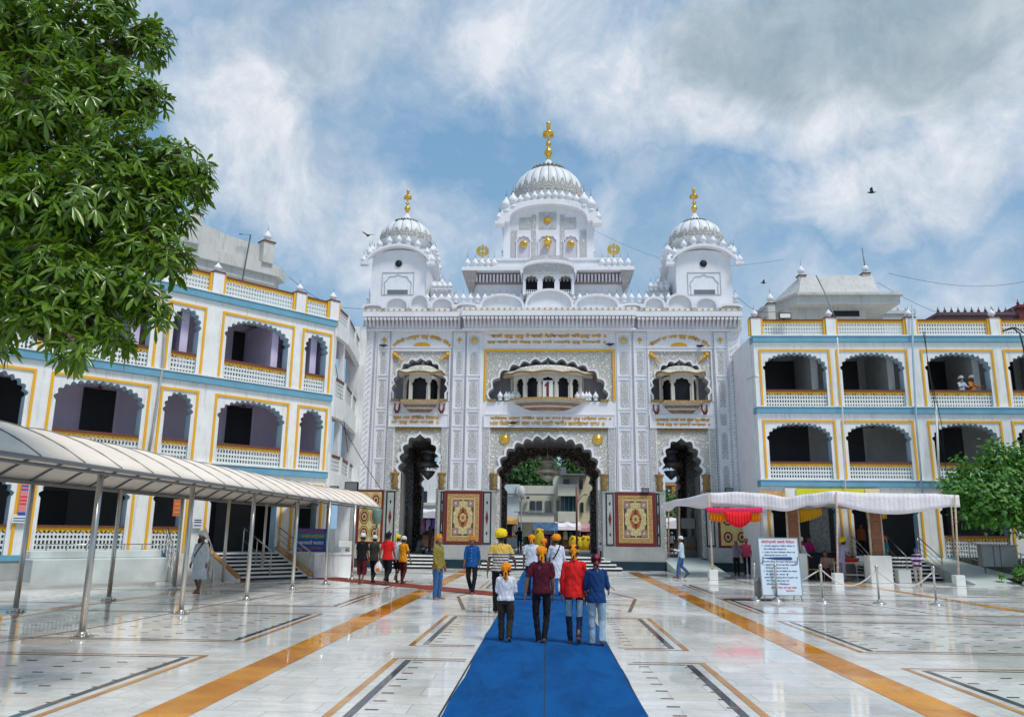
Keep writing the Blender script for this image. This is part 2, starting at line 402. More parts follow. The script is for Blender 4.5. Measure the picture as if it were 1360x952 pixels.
gmask = nt.ramp(nt.math('MULTIPLY_ADD', nt.math('SUBTRACT', fb, .5), 1.3, nt.math('MULTIPLY', greys, .7)), ((.08, 0.0), (1.0, .82)))
S = 8.4
blue = nt.mix(.86, sky.outputs[0], (.195*S, .375*S, .60*S))
low = nt.ramp(sp.outputs[2], ((.05, 1.0), (.5, 0.0)))
blue = nt.mix(nt.math('MULTIPLY', low, .42), blue, (.34*S, .55*S, .75*S))
mott = nt.ramp(nt.math('MULTIPLY_ADD', nt.noise(wd.outputs[0], 5.5, 12, .68, .4), .65, nt.math('MULTIPLY', fb2, .35)), ((.38, 0.0), (.60, 1.0)))
wcol = nt.mix(mott, (.42*S, .53*S, .66*S), (.86*S, .88*S, .92*S))
c1 = nt.mix(wmask, blue, wcol)
c1 = nt.mix(gmask, c1, nt.mix(mott, (.22*S, .32*S, .38*S), (.38*S, .48*S, .55*S)))
nt.l.new(c1, bg.inputs[0]); bg.inputs[1].default_value = .1
sl = bpy.data.lights.new('sun', 'SUN'); sl.energy = 2.1; sl.angle = R(15); sl.color = (1.0, .95, .885)
so = bpy.data.objects.new('sun', sl); COL.objects.link(so)
sd = Vector((math.sin(R(SUN_AZ))*math.cos(R(SUN_EL)), math.cos(R(SUN_AZ))*math.cos(R(SUN_EL)), math.sin(R(SUN_EL))))
so.rotation_euler = (-sd).to_track_quat('-Z', 'Y').to_euler()
sc.view_settings.view_transform = 'Standard'; sc.view_settings.look = 'None'; sc.view_settings.exposure = .29; sc.view_settings.gamma = 1
sc.cycles.use_denoising = True; sc.cycles.max_bounces = 8; sc.cycles.transparent_max_bounces = 16
# ------------------------------------------------------------------ ground
def marble(name):
    m, nt, b = newmat(name)
    tc = nt.node('ShaderNodeTexCoord').outputs['Object']
    br = nt.node('ShaderNodeTexBrick'); br.offset = .5; nt.l.new(tc, br.inputs['Vector'])
    br.inputs['Scale'].default_value = 1.0; br.inputs['Brick Width'].default_value = .92; br.inputs['Row Height'].default_value = .46
    br.inputs['Mortar Size'].default_value = .006; br.inputs['Mortar Smooth'].default_value = .1
    br.inputs['Color1'].default_value = (0, 0, 0, 1); br.inputs['Color2'].default_value = (1, 1, 1, 1); br.inputs['Mortar'].default_value = (0, 0, 0, 1)
    per = nt.node('ShaderNodeSeparateColor', i_0=br.outputs['Color']).outputs[0]
    shift = nt.node('ShaderNodeCombineXYZ', i_0=nt.math('MULTIPLY', per, 37.0), i_1=nt.math('MULTIPLY', per, 91.0), i_2=0.0)
    va = nt.node('ShaderNodeVectorMath', operation='ADD'); nt.l.new(tc, va.inputs[0]); nt.l.new(shift.outputs[0], va.inputs[1])
    sc_ = nt.node('ShaderNodeMapping'); sc_.inputs['Scale'].default_value = (.75, 1.5, 1); nt.l.new(va.outputs[0], sc_.inputs[0])
    cl = nt.noise(sc_.outputs[0], .9, 6, .6, 1.2); vein = nt.noise(sc_.outputs[0], 1.6, 7, .62, 2.5)
    big = nt.noise(tc, .22, 4, .6)
    base = nt.mix(nt.ramp(cl, ((.35, 0.0), (.68, 1.0))), (.70, .70, .66), (.88, .86, .81))
    base = nt.mix(nt.math('MULTIPLY', nt.ramp(per, ((.70, 0.0), (1.0, 1.0))), .35), base, (.66, .60, .48))
    base = nt.mix(nt.math('MULTIPLY', nt.ramp(per, ((0.0, 1.0), (.3, 0.0))), .50), base, (.58, .64, .64))
    base = nt.mix(nt.math('MULTIPLY', nt.ramp(vein, ((.46, 0.0), (.50, 1.0), (.54, 0.0))), .30), base, (.38, .42, .42))
    stain = nt.ramp(nt.noise(tc, .55, 7, .7, .6), ((.54, 0.0), (.70, .65)))
    base = nt.mix(nt.math('MULTIPLY', stain, nt.ramp(big, ((.4, .1), (.6, .8)))), base, (.42, .40, .33))
    base = nt.mix(nt.math('MULTIPLY', br.outputs['Fac'], .55), base, (.30, .30, .28))
    wet = nt.ramp(nt.noise(tc, .30, 6, .68, .4), ((.44, .045), (.60, .26)))
    h = nt.math('MULTIPLY_ADD', br.outputs['Fac'], -.6, nt.math('MULTIPLY', nt.noise(tc, 1.4, 3), .25))
    setp(nt, b, base, wet, 0, nt.bump(h, .12, .01), .5)
    return m
MARBLE = marble('courtyard_marble')
def inlay(name, c1, c2, sx=2.6):
    m, nt, b = newmat(name)
    tc = nt.node('ShaderNodeTexCoord').outputs['Object']
    br = nt.node('ShaderNodeTexBrick'); br.offset = .5; nt.l.new(tc, br.inputs['Vector']); br.inputs['Scale'].default_value = 1
    br.inputs['Brick Width'].default_value = .6; br.inputs['Row Height'].default_value = .9; br.inputs['Mortar Size'].default_value = .004
    br.inputs['Color1'].default_value = (0, 0, 0, 1); br.inputs['Color2'].default_value = (1, 1, 1, 1); br.inputs['Mortar'].default_value = (.3, .3, .3, 1)
    per = nt.node('ShaderNodeSeparateColor', i_0=br.outputs['Color']).outputs[0]
    n = nt.noise(tc, 1.1, 8, .7, 2.2)
    f = nt.math('MULTIPLY_ADD', per, .35, nt.math('MULTIPLY', n, .75))
    c = nt.mix(nt.ramp(f, ((.3, 0.0), (.75, 1.0))), c1, c2)
    setp(nt, b, c, nt.ramp(nt.noise(tc, .35, 6, .68, .4), ((.44, .05), (.60, .28))), 0, None, .5)
    return m
JAIS = inlay('yellow_jaisalmer_stone', (.50, .15, .008), (.80, .35, .03))
JAISD = inlay('amber_stone_line', (.44, .17, .04), (.64, .33, .10))
BLKL = inlay('black_stone_line', (.035, .04, .055), (.09, .10, .12))
REDL = inlay('red_stone_line', (.28, .09, .05), (.42, .16, .08))
g = MB(); g.add([(-1500, -600, -.012), (1500, -600, -.012), (1500, 2500, -.012), (-1500, 2500, -.012)], [(0, 1, 2, 3)]); tag(g.build('ground', ASPH), kind='structure')
g = MB(); g.add([(-45, -12, 0), (45, -12, 0), (45, 41, 0), (-45, 41, 0)], [(0, 1, 2, 3)]); tag(g.build('courtyard_pavement', MARBLE), kind='structure')
lv = {'y': .004}
inl = {k: MB() for k in ('amber_band_inlay', 'amber_line_inlay', 'black_line_inlay', 'red_line_inlay')}
def quad(k, pts, z=.004): inl[k].add([(x, y, z) for x, y in pts], [(0, 1, 2, 3)])
def rect(k, x0, x1, y0, y1, z=.004): quad(k, [(x0, y0), (x1, y0), (x1, y1), (x0, y1)], z)
def stroke(k, pts, wd, z=.004):
    for (xa, ya), (xb, yb) in zip(pts, pts[1:]):
        d = Vector((xb-xa, yb-ya)); n = Vector((-d.y, d.x)).normalized()*wd/2
        quad(k, [(xa-n.x, ya-n.y), (xb-n.x, yb-n.y), (xb+n.x, yb+n.y), (xa+n.x, ya+n.y)], z)
rect('amber_band_inlay', -3.93, -3.42, -2, 38.6); rect('amber_band_inlay', 3.80, 4.33, -2, 38.6)
def block(x0, x1, y0, y1, sgn, side=True, dots=True, near=True, far=True):
    """a panel of the floor pattern whose inner long side is at x0 (towards the amber band) and runs from x0 to x1 (|x1| nearer the middle or outwards)"""
    a, b = min(x0, x1), max(x0, x1); t = .085; q = .09
    rect('amber_line_inlay', x0-(0 if x1 > x0 else t), x0+(t if x1 > x0 else 0), y0, y1, .0045)
    for yy, on in ((y0, near), (y1, far)):
        if on: rect('amber_line_inlay', a+.09, b, yy-.03, yy+.03, .004)
    s = 1 if x1 > x0 else -1; xi = x0+s*.20
    rect('black_line_inlay', min(xi, xi+s*q), max(xi, xi+s*q), y0+.16, y1-.16, .0045)
    for yy in (y0+.16, y1-.16): rect('black_line_inlay', min(xi+s*.1, x1), max(xi+s*.1, x1), yy-.025, yy+.025, .004)
    if dots:
        k = 0; y = y0+.5
        while y < y1-.3:
            x = xi+s*.14+(0 if k % 2 else s*.0); j = 0
            while (x < x1-.1 if s > 0 else x > x1+.1):
                key = 'black_line_inlay' if (j+k) % 2 else 'red_line_inlay'
                rect(key, x, x+.14, y-.02, y+.02, .0052); x += s*.62; j += 1
            y += .42; k += 1
for sg in (-1, 1):
    xo = 2.16; off = .05 if sg > 0 else 0
    for y0, y1 in ((5.0, 11.75), (13.0, 17.7), (26.2, 30.6), (31.8, 36.4)): block(sg*(xo)+off, sg*1.12, y0, y1, sg)
    for y0, y1 in ((4.6, 11.65), (13.1, 17.6), (19.2, 23.6), (25.2, 29.6)): block(sg*4.78+off, sg*(15.5 if sg > 0 else 13.5), y0, y1, sg)
for k in range(28):                       # the star rosette in the middle of the court
    a = PI*2*k/28; r0, r1 = .9, 3.6 if k % 2 else 2.7
    stroke('amber_line_inlay' if k % 2 else 'red_line_inlay', [(r0*math.cos(a)*.6, 21.6+r0*math.sin(a)), (r1*math.cos(a)*.62, 21.6+r1*math.sin(a))], .07, .0042)
for sg in (-1, 1): stroke('black_line_inlay', [(sg*1.9, 19.0), (sg*2.45, 22.8)], .09); stroke('black_line_inlay', [(sg*2.45, 22.95), (sg*1.9, 25.3)], .07)
stroke('amber_band_inlay', [gnd(-130, 842), gnd(0, 821), gnd(100, 804), gnd(240, 785), gnd(350, 768)], .36, .0048)
stroke('amber_band_inlay', [gnd(1060, 764), gnd(1124, 774), gnd(1240, 793), gnd(1340, 809), gnd(1500, 832)], .36, .0048)
for pts in ([(0, 853), (150, 829), (300, 800), (420, 783)], [(0, 776), (200, 765)], [(330, 765), (560, 760)]): stroke('black_line_inlay', [gnd(*p) for p in pts], .05, .0046)
for pts in ([(960, 765), (1050, 790)], [(1130, 800), (1320, 826)], [(820, 758), (990, 764)]): stroke('black_line_inlay', [gnd(*p) for p in pts], .05, .0046)
for k, m_ in (('amber_band_inlay', JAIS), ('amber_line_inlay', JAISD), ('black_line_inlay', BLKL), ('red_line_inlay', REDL)):
    tag(inl[k].build(k, m_, recalc=False), kind='structure')
def carpetmat(name, c, c2):
    m, nt, b = newmat(name); v = nt.coord()
    n = nt.noise(v, 45, 4, .8); n2 = nt.noise(nt.coord(scale=(1.6, .5, 1)), 1.3, 8, .72, .6)
    col = nt.mix(n, c, c2); col = nt.mix(nt.ramp(n2, ((.42, 0.0), (.66, .6))), col, tuple(x*.5 for x in c))
    col = nt.mix(nt.ramp(nt.noise(v, 7, 8, .8), ((.60, 0.0), (.74, .35))), col, (.10, .20, .33))
    setp(nt, b, col, .95, 0, nt.bump(n, .8, .01), .1); return m
BLUEC = carpetmat('blue_carpet_pile', (.003, .060, .22), (.008, .115, .34)); REDC = carpetmat('red_mat_weave', (.22, .045, .035), (.30, .08, .06))
cp = MB()
x0, x1 = -1.03, .98; ny = 60; vs = []; fs = []
for j in range(ny+1):
    y = -3+42.1*j/ny
    wob = .012*math.sin(j*1.7)+.02*math.sin(j*.43)
    for x in (x0+wob, -.024, -.012, x1+wob): vs.append((x, y, .014+(.004*math.sin(j*.9)+.004*math.sin(j*2.3)) if x not in (-.024, -.012) else .011))
for j in range(ny):
    for i in (0, 1, 2):
        b = j*4+i; fs.append((b, b+1, b+5, b+4))
cp.add(vs, fs); e = len(cp.v); cp.m = [1 if i % 3 == 1 else 0 for i in range(len(cp.m))]
cp.box(-1.045, -1.03, -3, 39.1, .001, .013, 1); cp.box(.98, .995, -3, 39.1, .001, .013, 1)
o = cp.build('blue_carpet', [BLUEC, BLACK], recalc=False); tag(o, 'long blue carpet runner laid over the marble floor towards the middle archway', 'carpet')
rm = MB()
L = [gnd(300, 764), gnd(430, 767), gnd(560, 779), gnd(663, 789)]
for (xa, ya), (xb, yb) in zip(L, L[1:]):
    rm.add([(xa, ya-.9, .008), (xb, yb-.75, .008), (xb, yb+.75, .008), (xa, ya+.9, .008)], [(0, 1, 2, 3)])
tag(rm.build('red_mat', REDC, recalc=False), 'faded red floor mat running across the marble from the left stairs to the blue carpet', 'mat')
bm_ = MB(); (xa, ya), (xb, yb) = gnd(655, 792), gnd(712, 793)
bm_.box(-1.2, 1.1, 21.9, 22.25, .016, .03); tag(bm_.build('black_cover_strip', BLACK), 'black rubber strip lying across the blue carpet', 'strip')
# street behind the gate, one platform high
st = MB(); st.box(-11.5, 11.5, 41.2, 49, 0, .6); tag(st.build('passage_pavement', ASPH), kind='structure')
st = MB(); st.box(-90, 90, 49, 190, 0, .595); tag(st.build('street_pavement', ASPH), kind='structure')
# ------------------------------------------------------------------ the marble gateway
GY = 40.5
def gx(px, py=500, Y=GY): return at(px, py, Y)[0]
def gz(py, px=728, Y=GY): return at(px, py, Y)[1]
gate = thing('gateway', 'tall white carved gateway with three lobed archways, golden lettering and ribbed domes', 'gateway', (0, GY, 0))
XC = .04
X = {k: (gx(l), gx(r)) for k, l, r in (('twist', 482.5, 985), ('twist_in', 494, 968.5), ('a0', 500.5, 967), ('a1', 516, 950), ('bay0', 517.7, 948), ('bay1', 599, 860), ('b0', 601.5, 859.5), ('b1', 617, 842), ('c0', 619.5, 838.5), ('c1', 638.8, 819.3), ('ctr', 642.5, 817))}
Zp, Zpan, Zq = 1.12, gz(720), gz(652.5)     # top of plinth, panel foot, panel head
Zt0, Zt1 = gz(566.5), gz(551)               # lower lettering band
Zn, Zup, Zemb, Zcor = gz(533), gz(464), gz(441.5), gz(438.5)
Zb1, Zf1, Zd = gz(424.5), gz(418), gz(413.5)
TH = .9
def gpart(mb, name, m, parent=gate, label=None): return mb.build(name, m, parent, label=label)
# solid masonry: piers between bays, full height
wl = MB()
lowA = {'l': (gx(529.5, 600), gx(584.5, 600), gz(629), gz(577.5)), 'c': (gx(660, 600), gx(798, 600), gz(634), gz(580)), 'r': (gx(878, 600), gx(932.5, 600), gz(630), gz(581))}
upA = {'l': (gx(521, 500), gx(594.5, 500), gz(522), gz(476)), 'c': (gx(648.5, 520), gx(808, 520), gz(531), gz(477)), 'r': (gx(864, 500), gx(942.5, 500), gz(524), gz(478))}
bays = {'l': (X['bay0'][0], X['bay1'][0]), 'c': X['ctr'], 'r': (X['bay1'][1], X['bay0'][1])}
piers = [(X['twist'][0], bays['l'][0]), (bays['l'][1], bays['c'][0]), (bays['c'][1], bays['r'][0]), (bays['r'][1], X['twist'][1])]
FR = .16                                     # how far the middle stands proud
for i, (a, b) in enumerate(piers): wl.box(a, b, 0, TH, 0, Zcor+.9)
for k, (a, b) in bays.items():
    wl.box(a, b, 0.002, TH, Zup, Zcor+.9); wl.box(a, b, .002, TH, Zt0-.002, Zn)
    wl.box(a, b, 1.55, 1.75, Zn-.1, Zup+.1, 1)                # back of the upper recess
    wl.box(a, b, TH, 1.56, Zn-.3, Zn)
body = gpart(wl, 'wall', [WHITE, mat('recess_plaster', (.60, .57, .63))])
# spandrels
for k, (a, b) in bays.items():
    x0, x1, zs, za = upA[k]; A = arch((x0+x1)/2, x1-x0, zs, za, 6 if k == 'c' else 5, .36)
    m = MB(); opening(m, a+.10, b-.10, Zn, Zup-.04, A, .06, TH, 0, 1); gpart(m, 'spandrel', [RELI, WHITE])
    m = MB(); rim(m, A, .10, -.01, .2, 0, Zn); gpart(m, 'arch_rim', WHITE)
    m = MB(); frame(m, a+.02, b-.02, Zn, Zup, .10, -.035, .08, 0, False); gpart(m, 'niche_frame', YEL if k == 'c' else WHITE)
    x0, x1, zs, za = lowA[k]; A2 = arch((x0+x1)/2, x1-x0, zs, za, 6 if k == 'c' else 4, .40)
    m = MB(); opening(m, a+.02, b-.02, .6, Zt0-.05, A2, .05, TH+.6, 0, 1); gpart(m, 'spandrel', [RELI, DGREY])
    m = MB(); rim(m, A2, .13, -.03, .3, 0, gz(650)); gpart(m, 'arch_rim', WHITE)
    m = MB(); m.box(a+.45, b-.45, -.02, .06, gz(572.5), gz(569)); gpart(m, 'dentil_strip', RELG)
    for q in (a+.02, b-.40):
        m = MB(); m.box(q, q+.36, -.03, .1, gz(652), Zt0-.05); gpart(m, 'pilaster', WHITE)
        m = MB(); m.box(q+.04, q+.32, -.05, -.028, gz(650), Zt0-.10); gpart(m, 'pilaster_carving', RELF)
    for q, s in ((x0, -1), (x1, 1)):       # golden capitals where the arch springs
        m = MB(); c = q+s*.13
        m.lathe([(.10, 0), (.20, .12), (.13, .30), (.22, .42), (.15, .62), (.24, .80), (.26, .86), (.2, .88)], (c, .02, gz(652)), 12); gpart(m, 'capital', RELG)
    # lettering bands
    m = MB(); m.box(a+.06, b-.06, -.06, .05, Zt0, Zt1); frame(m, a+.04, b-.04, Zt0-.05, Zt1+.04, .05, -.09, 0); gpart(m, 'lettering_band', WHITE)
    m = MB(); m.box(a-.02, b+.02, -.02, .05, Zemb+(gz(462)-Zemb), Zemb); frame(m, a-.03, b+.03, gz(462.5), Zemb+.03, .06, -.06, 0); gpart(m, 'inscription_panel', WHITE)
txt = {'c0': "ਬਾਣੀ ਗੁਰੂ ਗੁਰੂ ਹੈ ਬਾਣੀ ਵਿਚਿ ਬਾਣੀ ਅੰਮ੍ਰਿਤੁ ਸਾਰੇ ॥", 'c1': "ਗੁਰੁ ਬਾਣੀ ਕਹੈ ਸੇਵਕੁ ਜਨੁ ਮਾਨੈ ਪਰਤਖਿ ਗੁਰੂ ਨਿਸਤਾਰੇ ॥",
       'd0': "ਅਬਿਚਲ ਨਗਰ ਗੋਬਿੰਦ ਗੁਰੂ ਕਾ ਨਾਮ ਜਪਤ ਸੁਖੁ ਪਾਇਆ ਰਾਮ ॥", 'd1': "ਮਨ ਇਛੇ ਸੇਈ ਫਲ ਪਾਏ ਕਰਤੈ ਆਪਿ ਵਸਾਇਆ ਰਾਮ ॥",
       'l0': "ਗੁਰ ਮਰ ਗੋਬਿੰਦ ਸਿਧਾਰ", 'l1': "ਜਾ ਗੁਰੂ ਦੇਖਾ ਸਾਮਣੇ ॥", 'r0': "ਗੁਰਬਾਣੁ ਜਾਣੀ ਰਹੈ ਖੁੰਭਾ ਗੁਰਬਾਣੀ", 'r1': "ਸਿਖ ਗੁਰੂ ਕਾ ਦੁਆਰੇ ਆਇਆ ॥"}
def put_text(s, xa, xb, z, h, m=GOLDP, y=-.075, w=.030, parent=gate, name='lettering'):
    me = text_mesh(s, xb-xa, h, .03, w, m); return link_mesh(name, me, parent, ((xa+xb)/2, y, z))
put_text(txt['c0'], gx(646), gx(806), gz(446.5), .27, y=-.035); put_text(txt['c1'], gx(646), gx(805), gz(454.5), .27, y=-.035)
put_text(txt['d0'], gx(652), gx(811), gz(555.5), .25); put_text(txt['d1'], gx(652), gx(802), gz(561.5), .23)
put_text(txt['l0'], gx(525), gx(585), gz(555.3), .24); put_text(txt['l1'], gx(523), gx(585), gz(561.5), .24)
put_text(txt['r0'], gx(868.5), gx(940), gz(557), .24); put_text(txt['r1'], gx(870), gx(940), gz(562.8), .24)
for s, xa, xb, xc, zc in (("ਨਾਸਿਰੋ ਮਨਸੂਰ ਗੁਰੂ ਗੋਬਿੰਦ ਸਿੰਘ", 522, 596, 559, 450), ("ਬੇਕਸਾਂ ਰਾ ਯਾਰ ਗੁਰੂ ਗੋਬਿੰਦ ਸਿੰਘ", 864, 943, 903, 451)):
    W = gx(xb)-gx(xa)
    me = text_mesh(s, W*1.12, .30, .03, .026, GOLDP, arc=W*.86); link_mesh('arched_lettering', me, gate, (gx(xc), -.035, gz(447)))
    m = MB(); r = gx(570)-gx(559); m.prism([(r*math.cos(PI*i/12), r*.42*math.sin(PI*i/12)) for i in range(13)], -.05, -.02)
    m.build('half_sun', GOLDP, gate, (gx(xc), 0, gz(459.5)))
    m = MB()
    for i in range(1, 14):
        a = PI*i/14; c, s_ = math.cos(a), math.sin(a); p = (c*r*1.15, s_*r*.55); q = (c*r*2.9, s_*r*1.15)
        m.prism([(p[0]-.012*s_, p[1]+.012*c), (p[0]+.012*s_, p[1]-.012*c), (q[0]+.03*s_, q[1]-.03*c), (q[0]-.03*s_, q[1]+.03*c)], -.032, -.018)
    m.build('sun_rays', WHITE, gate, (gx(xc), 0, gz(459.5)))
# carved column panels
rows = [(462.5, 441.8, 'e'), (499.5, 465, 'p'), (543.5, 503, 'p'), (566.5, 546, 's'), (611.5, 570, 'p'), (652, 613.5, 'p')]
def emblem_star(r=.17, rays=16, disc=True):
    m = MB(); m.lathe([(.01, 0), (r*.8, 0), (r*.8, .02), (r*.5, .05), (.01, .06)], n=20, mi=0)
    v = [(x, -z, y) for x, y, z in m.v]; m.v = v
    for i in range(rays):
        a = 2*PI*i/rays; c, s = math.cos(a), math.sin(a); t = .035
        m.prism([(c*r*.8-s*t, s*r*.8+c*t), (c*r*.8+s*t, s*r*.8-c*t), (c*r*1.9, s*r*1.9)], -.02, 0, 1)
    return m.mesh('sun_emblem', [GOLD, IVORY])
def emblem_spade(s=.15):
    m = MB(); m.prism([(0, s*1.3), (s*.9, 0), (s*.5, -.1*s), (s*.15, -.3*s), (s*.12, -1.2*s), (-s*.12, -1.2*s), (-s*.15, -.3*s), (-s*.5, -.1*s), (-s*.9, 0)], -.03, 0); return m.mesh('leaf_emblem', GOLDP)
SUNE, SPADE = emblem_star(), emblem_spade()
def column(xa, xb, mid, y=0.0):
    wdt = xb-xa; xc = (xa+xb)/2
    m = MB()
    for b, t, k in rows:
        z0, z1 = gz(b), gz(t); frame(m, xa, xb, z0, z1, .055, y-.05, y+.01)
    m.box(xa-.05, xa, y-.07, y+.01, gz(652), Zemb); m.box(xb, xb+.05, y-.07, y+.01, gz(652), Zemb)
    m.build('column_frame', WHITE, gate)
    for b, t, k in rows:
        z0, z1 = gz(b), gz(t); h = z1-z0
        if k == 'e': link_mesh('emblem', SUNE if mid else SPADE, gate, (xc, y-.012, (z0+z1)/2)); continue
        q = MB(); hw = wdt/2-.13
        if k == 'p':
            pts = [(-hw, -h/2+.14), (hw, -h/2+.14), (hw, h/2-.30)]+[(hw*math.cos(PI*i/8), h/2-.30+.18*math.sin(PI*i/8)) for i in range(1, 8)]+[(-hw, h/2-.30)]
        else: pts = [(-hw, -h/2+.12), (hw, -h/2+.12), (hw, h/2-.12), (-hw, h/2-.12)]
        q.prism(pts, -.022, .01); q.build('carved_panel', RELF, gate, (xc, y, (z0+z1)/2))
for s in (0, 1):
    for nm, mid in (('a', False), ('b', False), ('c', True)):
        xs = sorted((X[nm+'0'][s], X[nm+'1'][s])); column(xs[0]+.05, xs[1]-.05, mid)
# outer twisted shafts and dotted mouldings
for xa, xb in ((X['twist'][0]+.04, X['twist_in'][0]), (X['twist_in'][1], X['twist'][1]-.04)):
    m = MB(); c = (xa+xb)/2; r = abs(xb-xa)/2-.07; z = gz(652); k = 0
    m.box(xa, xb, -.04, .01, gz(652), Zcor); 
    while z < Zcor-.1:
        m.add([(c-r, -.05, z), (c+r, -.05, z+.28), (c+r, -.05, z+.40), (c-r, -.05, z+.12), (c-r*.6, -.09, z+.06), (c+r*.6, -.09, z+.30), (c+r*.6, -.09, z+.38), (c-r*.6, -.09, z+.16)],
              [(0, 1, 5, 4), (1, 2, 6, 5), (2, 3, 7, 6), (3, 0, 4, 7), (4, 5, 6, 7)], 0); z += .30
    m.build('twisted_shaft', WHITE, gate)
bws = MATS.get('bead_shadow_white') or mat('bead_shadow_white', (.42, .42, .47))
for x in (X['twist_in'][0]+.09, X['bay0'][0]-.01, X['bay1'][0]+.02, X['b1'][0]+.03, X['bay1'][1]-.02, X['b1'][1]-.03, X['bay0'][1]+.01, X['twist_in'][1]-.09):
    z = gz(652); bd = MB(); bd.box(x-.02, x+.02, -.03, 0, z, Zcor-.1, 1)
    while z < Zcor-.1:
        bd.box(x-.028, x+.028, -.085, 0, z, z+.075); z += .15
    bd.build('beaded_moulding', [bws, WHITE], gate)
# plinth and stone panels
PL = [(X['twist'][0]-.2, lowA['l'][0]-.02), (lowA['l'][1]+.02, lowA['c'][0]-.02), (lowA['c'][1]+.02, lowA['r'][0]-.02), (lowA['r'][1]+.02, X['twist'][1]+.35)]
GMARB = mat('grey_marble_slab', (.42, .43, .41), .3, var=.22, vs=1.2, bs=.05)
for a, b in PL:
    m = MB(); m.box(a, b, -.55, TH, .42, Zp); 
    for q in range(1, int((b-a)/1.1)+1): m.box(a+q*1.1-.004, a+q*1.1+.004, -.553, -.5, .42, Zp, 1)
    bevel(m.build('plinth', [GMARB, GREYM], gate), .03)
    m = MB(); m.box(a+.02, b-.02, -.62, TH, 0, .418); m.build('plinth_base', TEALST, gate)
    m = MB(); m.box(a, b, -.42, 0, Zp+.002, Zq-.05); m.box(a-.02, b+.02, -.44, 0, Zq-.05, Zq+.02); m.build('dado', [GMARB, WHITE], gate)
def strip_panel(xa, xb):
    m = MB(); y = -.42; z0, z1 = Zp+.05, Zq-.06
    m.box(xa, xb, y-.02, y, z0, z1, 1); m.box(xa+.07, xb-.07, y-.032, y-.019, z0+.07, z1-.07, 0)
    c = (xa+xb)/2; zc = (z0+z1)/2; dx = min(.08, (xb-xa)/4)
    for zz_, s, mi in ((zc, 1, 2), (zc+.75, .28, 1), (zc-.75, .28, 1)):
        m.prism([(c, zz_+.38*s), (c+dx*max(s, .6), zz_), (c, zz_-.38*s), (c-dx*max(s, .6), zz_)], y-.04, y-.031, mi)
    m.build('marble_strip', [GMARB, BLACKST, MAROON], gate)
def scallop(rx, rz, n, amp, seg=6):
    return [((rx)*(1+amp*abs(math.sin(n*t/2)))*math.cos(t)*(abs(math.cos(t))**.15), rz*(1+amp*abs(math.sin(n*t/2)))*math.sin(t)) for t in [2*PI*i/(n*seg) for i in range(n*seg)]]
FIELD = relief('mosaic_field', (.30, .15, .07), (.035, .02, .03), 9, bdist=.002); MEDAL = relief('mosaic_cream', (.74, .62, .34), (.42, .38, .16), 7, bdist=.002)
GBORD = relief('mosaic_gold_border', (.70, .50, .16), (.28, .12, .05), 12, bdist=.002)
def carpet_panel(xa, xb):
    c = (xa+xb)/2; zc = (Zp+Zq)/2; hw, hh = (xb-xa)/2, (Zq-Zp)/2-.02; m = MB(); y = -.44
    L = [(hw, hh, 0), (hw-.17, hh-.17, 1), (hw-.19, hh-.19, 2), (hw-.37, hh-.37, 1), (hw-.43, hh-.43, 3)]
    for i, (a, b, mi) in enumerate(L): m.box(-a, a, -.05-.006*i, -.006*i, -b, b, mi)
    f = -.05-.006*5; W, H_ = hw-.43, hh-.43
    m.prism([(x, z) for x, z in scallop(W*.86, H_*.90, 14, .10)], f-.006, f+.01, 4)
    m.prism([(x, z) for x, z in scallop(W*.44, H_*.52, 10, .12)], f-.012, f+.01, 5)
    m.prism([(0, H_*.58), (W*.28, 0), (0, -H_*.58), (-W*.28, 0)], f-.016, f+.01, 0)
    m.prism([(x, z) for x, z in scallop(W*.26, H_*.22, 8, .15)], f-.022, f+.01, 4)
    m.prism([(x, z) for x, z in scallop(W*.12, H_*.1, 6, .15)], f-.028, f+.01, 5)
    for i in range(4):
        a = PI/2*i; px_, pz = math.cos(a)*W*.42, math.sin(a)*H_*.42
        m.prism([(px_+.05*math.cos(2*PI*j/8), pz+.07*math.sin(2*PI*j/8)) for j in range(8)], f-.02, f, 3)
    for sx in (-1, 1):
        for sz in (-1, 1):
            cx_, cz_ = sx*(W-.16), sz*(H_-.2)
            m.prism([(cx_+.15*math.cos(t)*(1+.3*abs(math.sin(2*t))), cz_+.17*math.sin(t)*(1+.3*abs(math.sin(2*t)))) for t in [2*PI*i/24 for i in range(24)]], f-.012, f, 6)
            m.prism([(cx_+.07*math.cos(t), cz_+.08*math.sin(t)) for t in [2*PI*i/10 for i in range(10)]], f-.016, f, 4)
    m.build('mosaic_carpet_panel', [MAROON, CREAM, GBORD, FIELD, MEDAL, ORANGEI, mat('mosaic_rose', (.34, .20, .18), var=.3, vs=14)], gate, (c, y+.04, zc))
def gold_panel(xa, xb):
    hw, hh = (xb-xa)/2, (Zq-Zp)/2-.02; m = MB(); m.box(-hw, hw, -.05, 0, -hh, hh, 0); m.box(-hw+.12, hw-.12, -.056, 0, -hh+.1, hh-.1, 1)
    nx, nz = 2, 3; cw, ch = (2*hw-.24)/nx, (2*hh-.2)/nz
    for i in range(nx):
        for j in range(nz):
            cx_, cz_ = -hw+.12+cw*(i+.5), -hh+.1+ch*(j+.5)
            for k, (s, mi) in enumerate(((.47, 2), (.38, 1), (.33, 3), (.2, 1), (.12, 0))):
                m.prism([(cx_+cw*s*math.cos(t+PI/8)*1.05, cz_+ch*s*math.sin(t+PI/8)*1.05) for t in [PI/4*q for q in range(8)]], -.062-.005*k, -.05, mi)
    m.build('gold_tile_panel', [MAROON, CREAM, GOLD, BROWN], gate, ((xa+xb)/2, -.42, (Zp+Zq)/2))
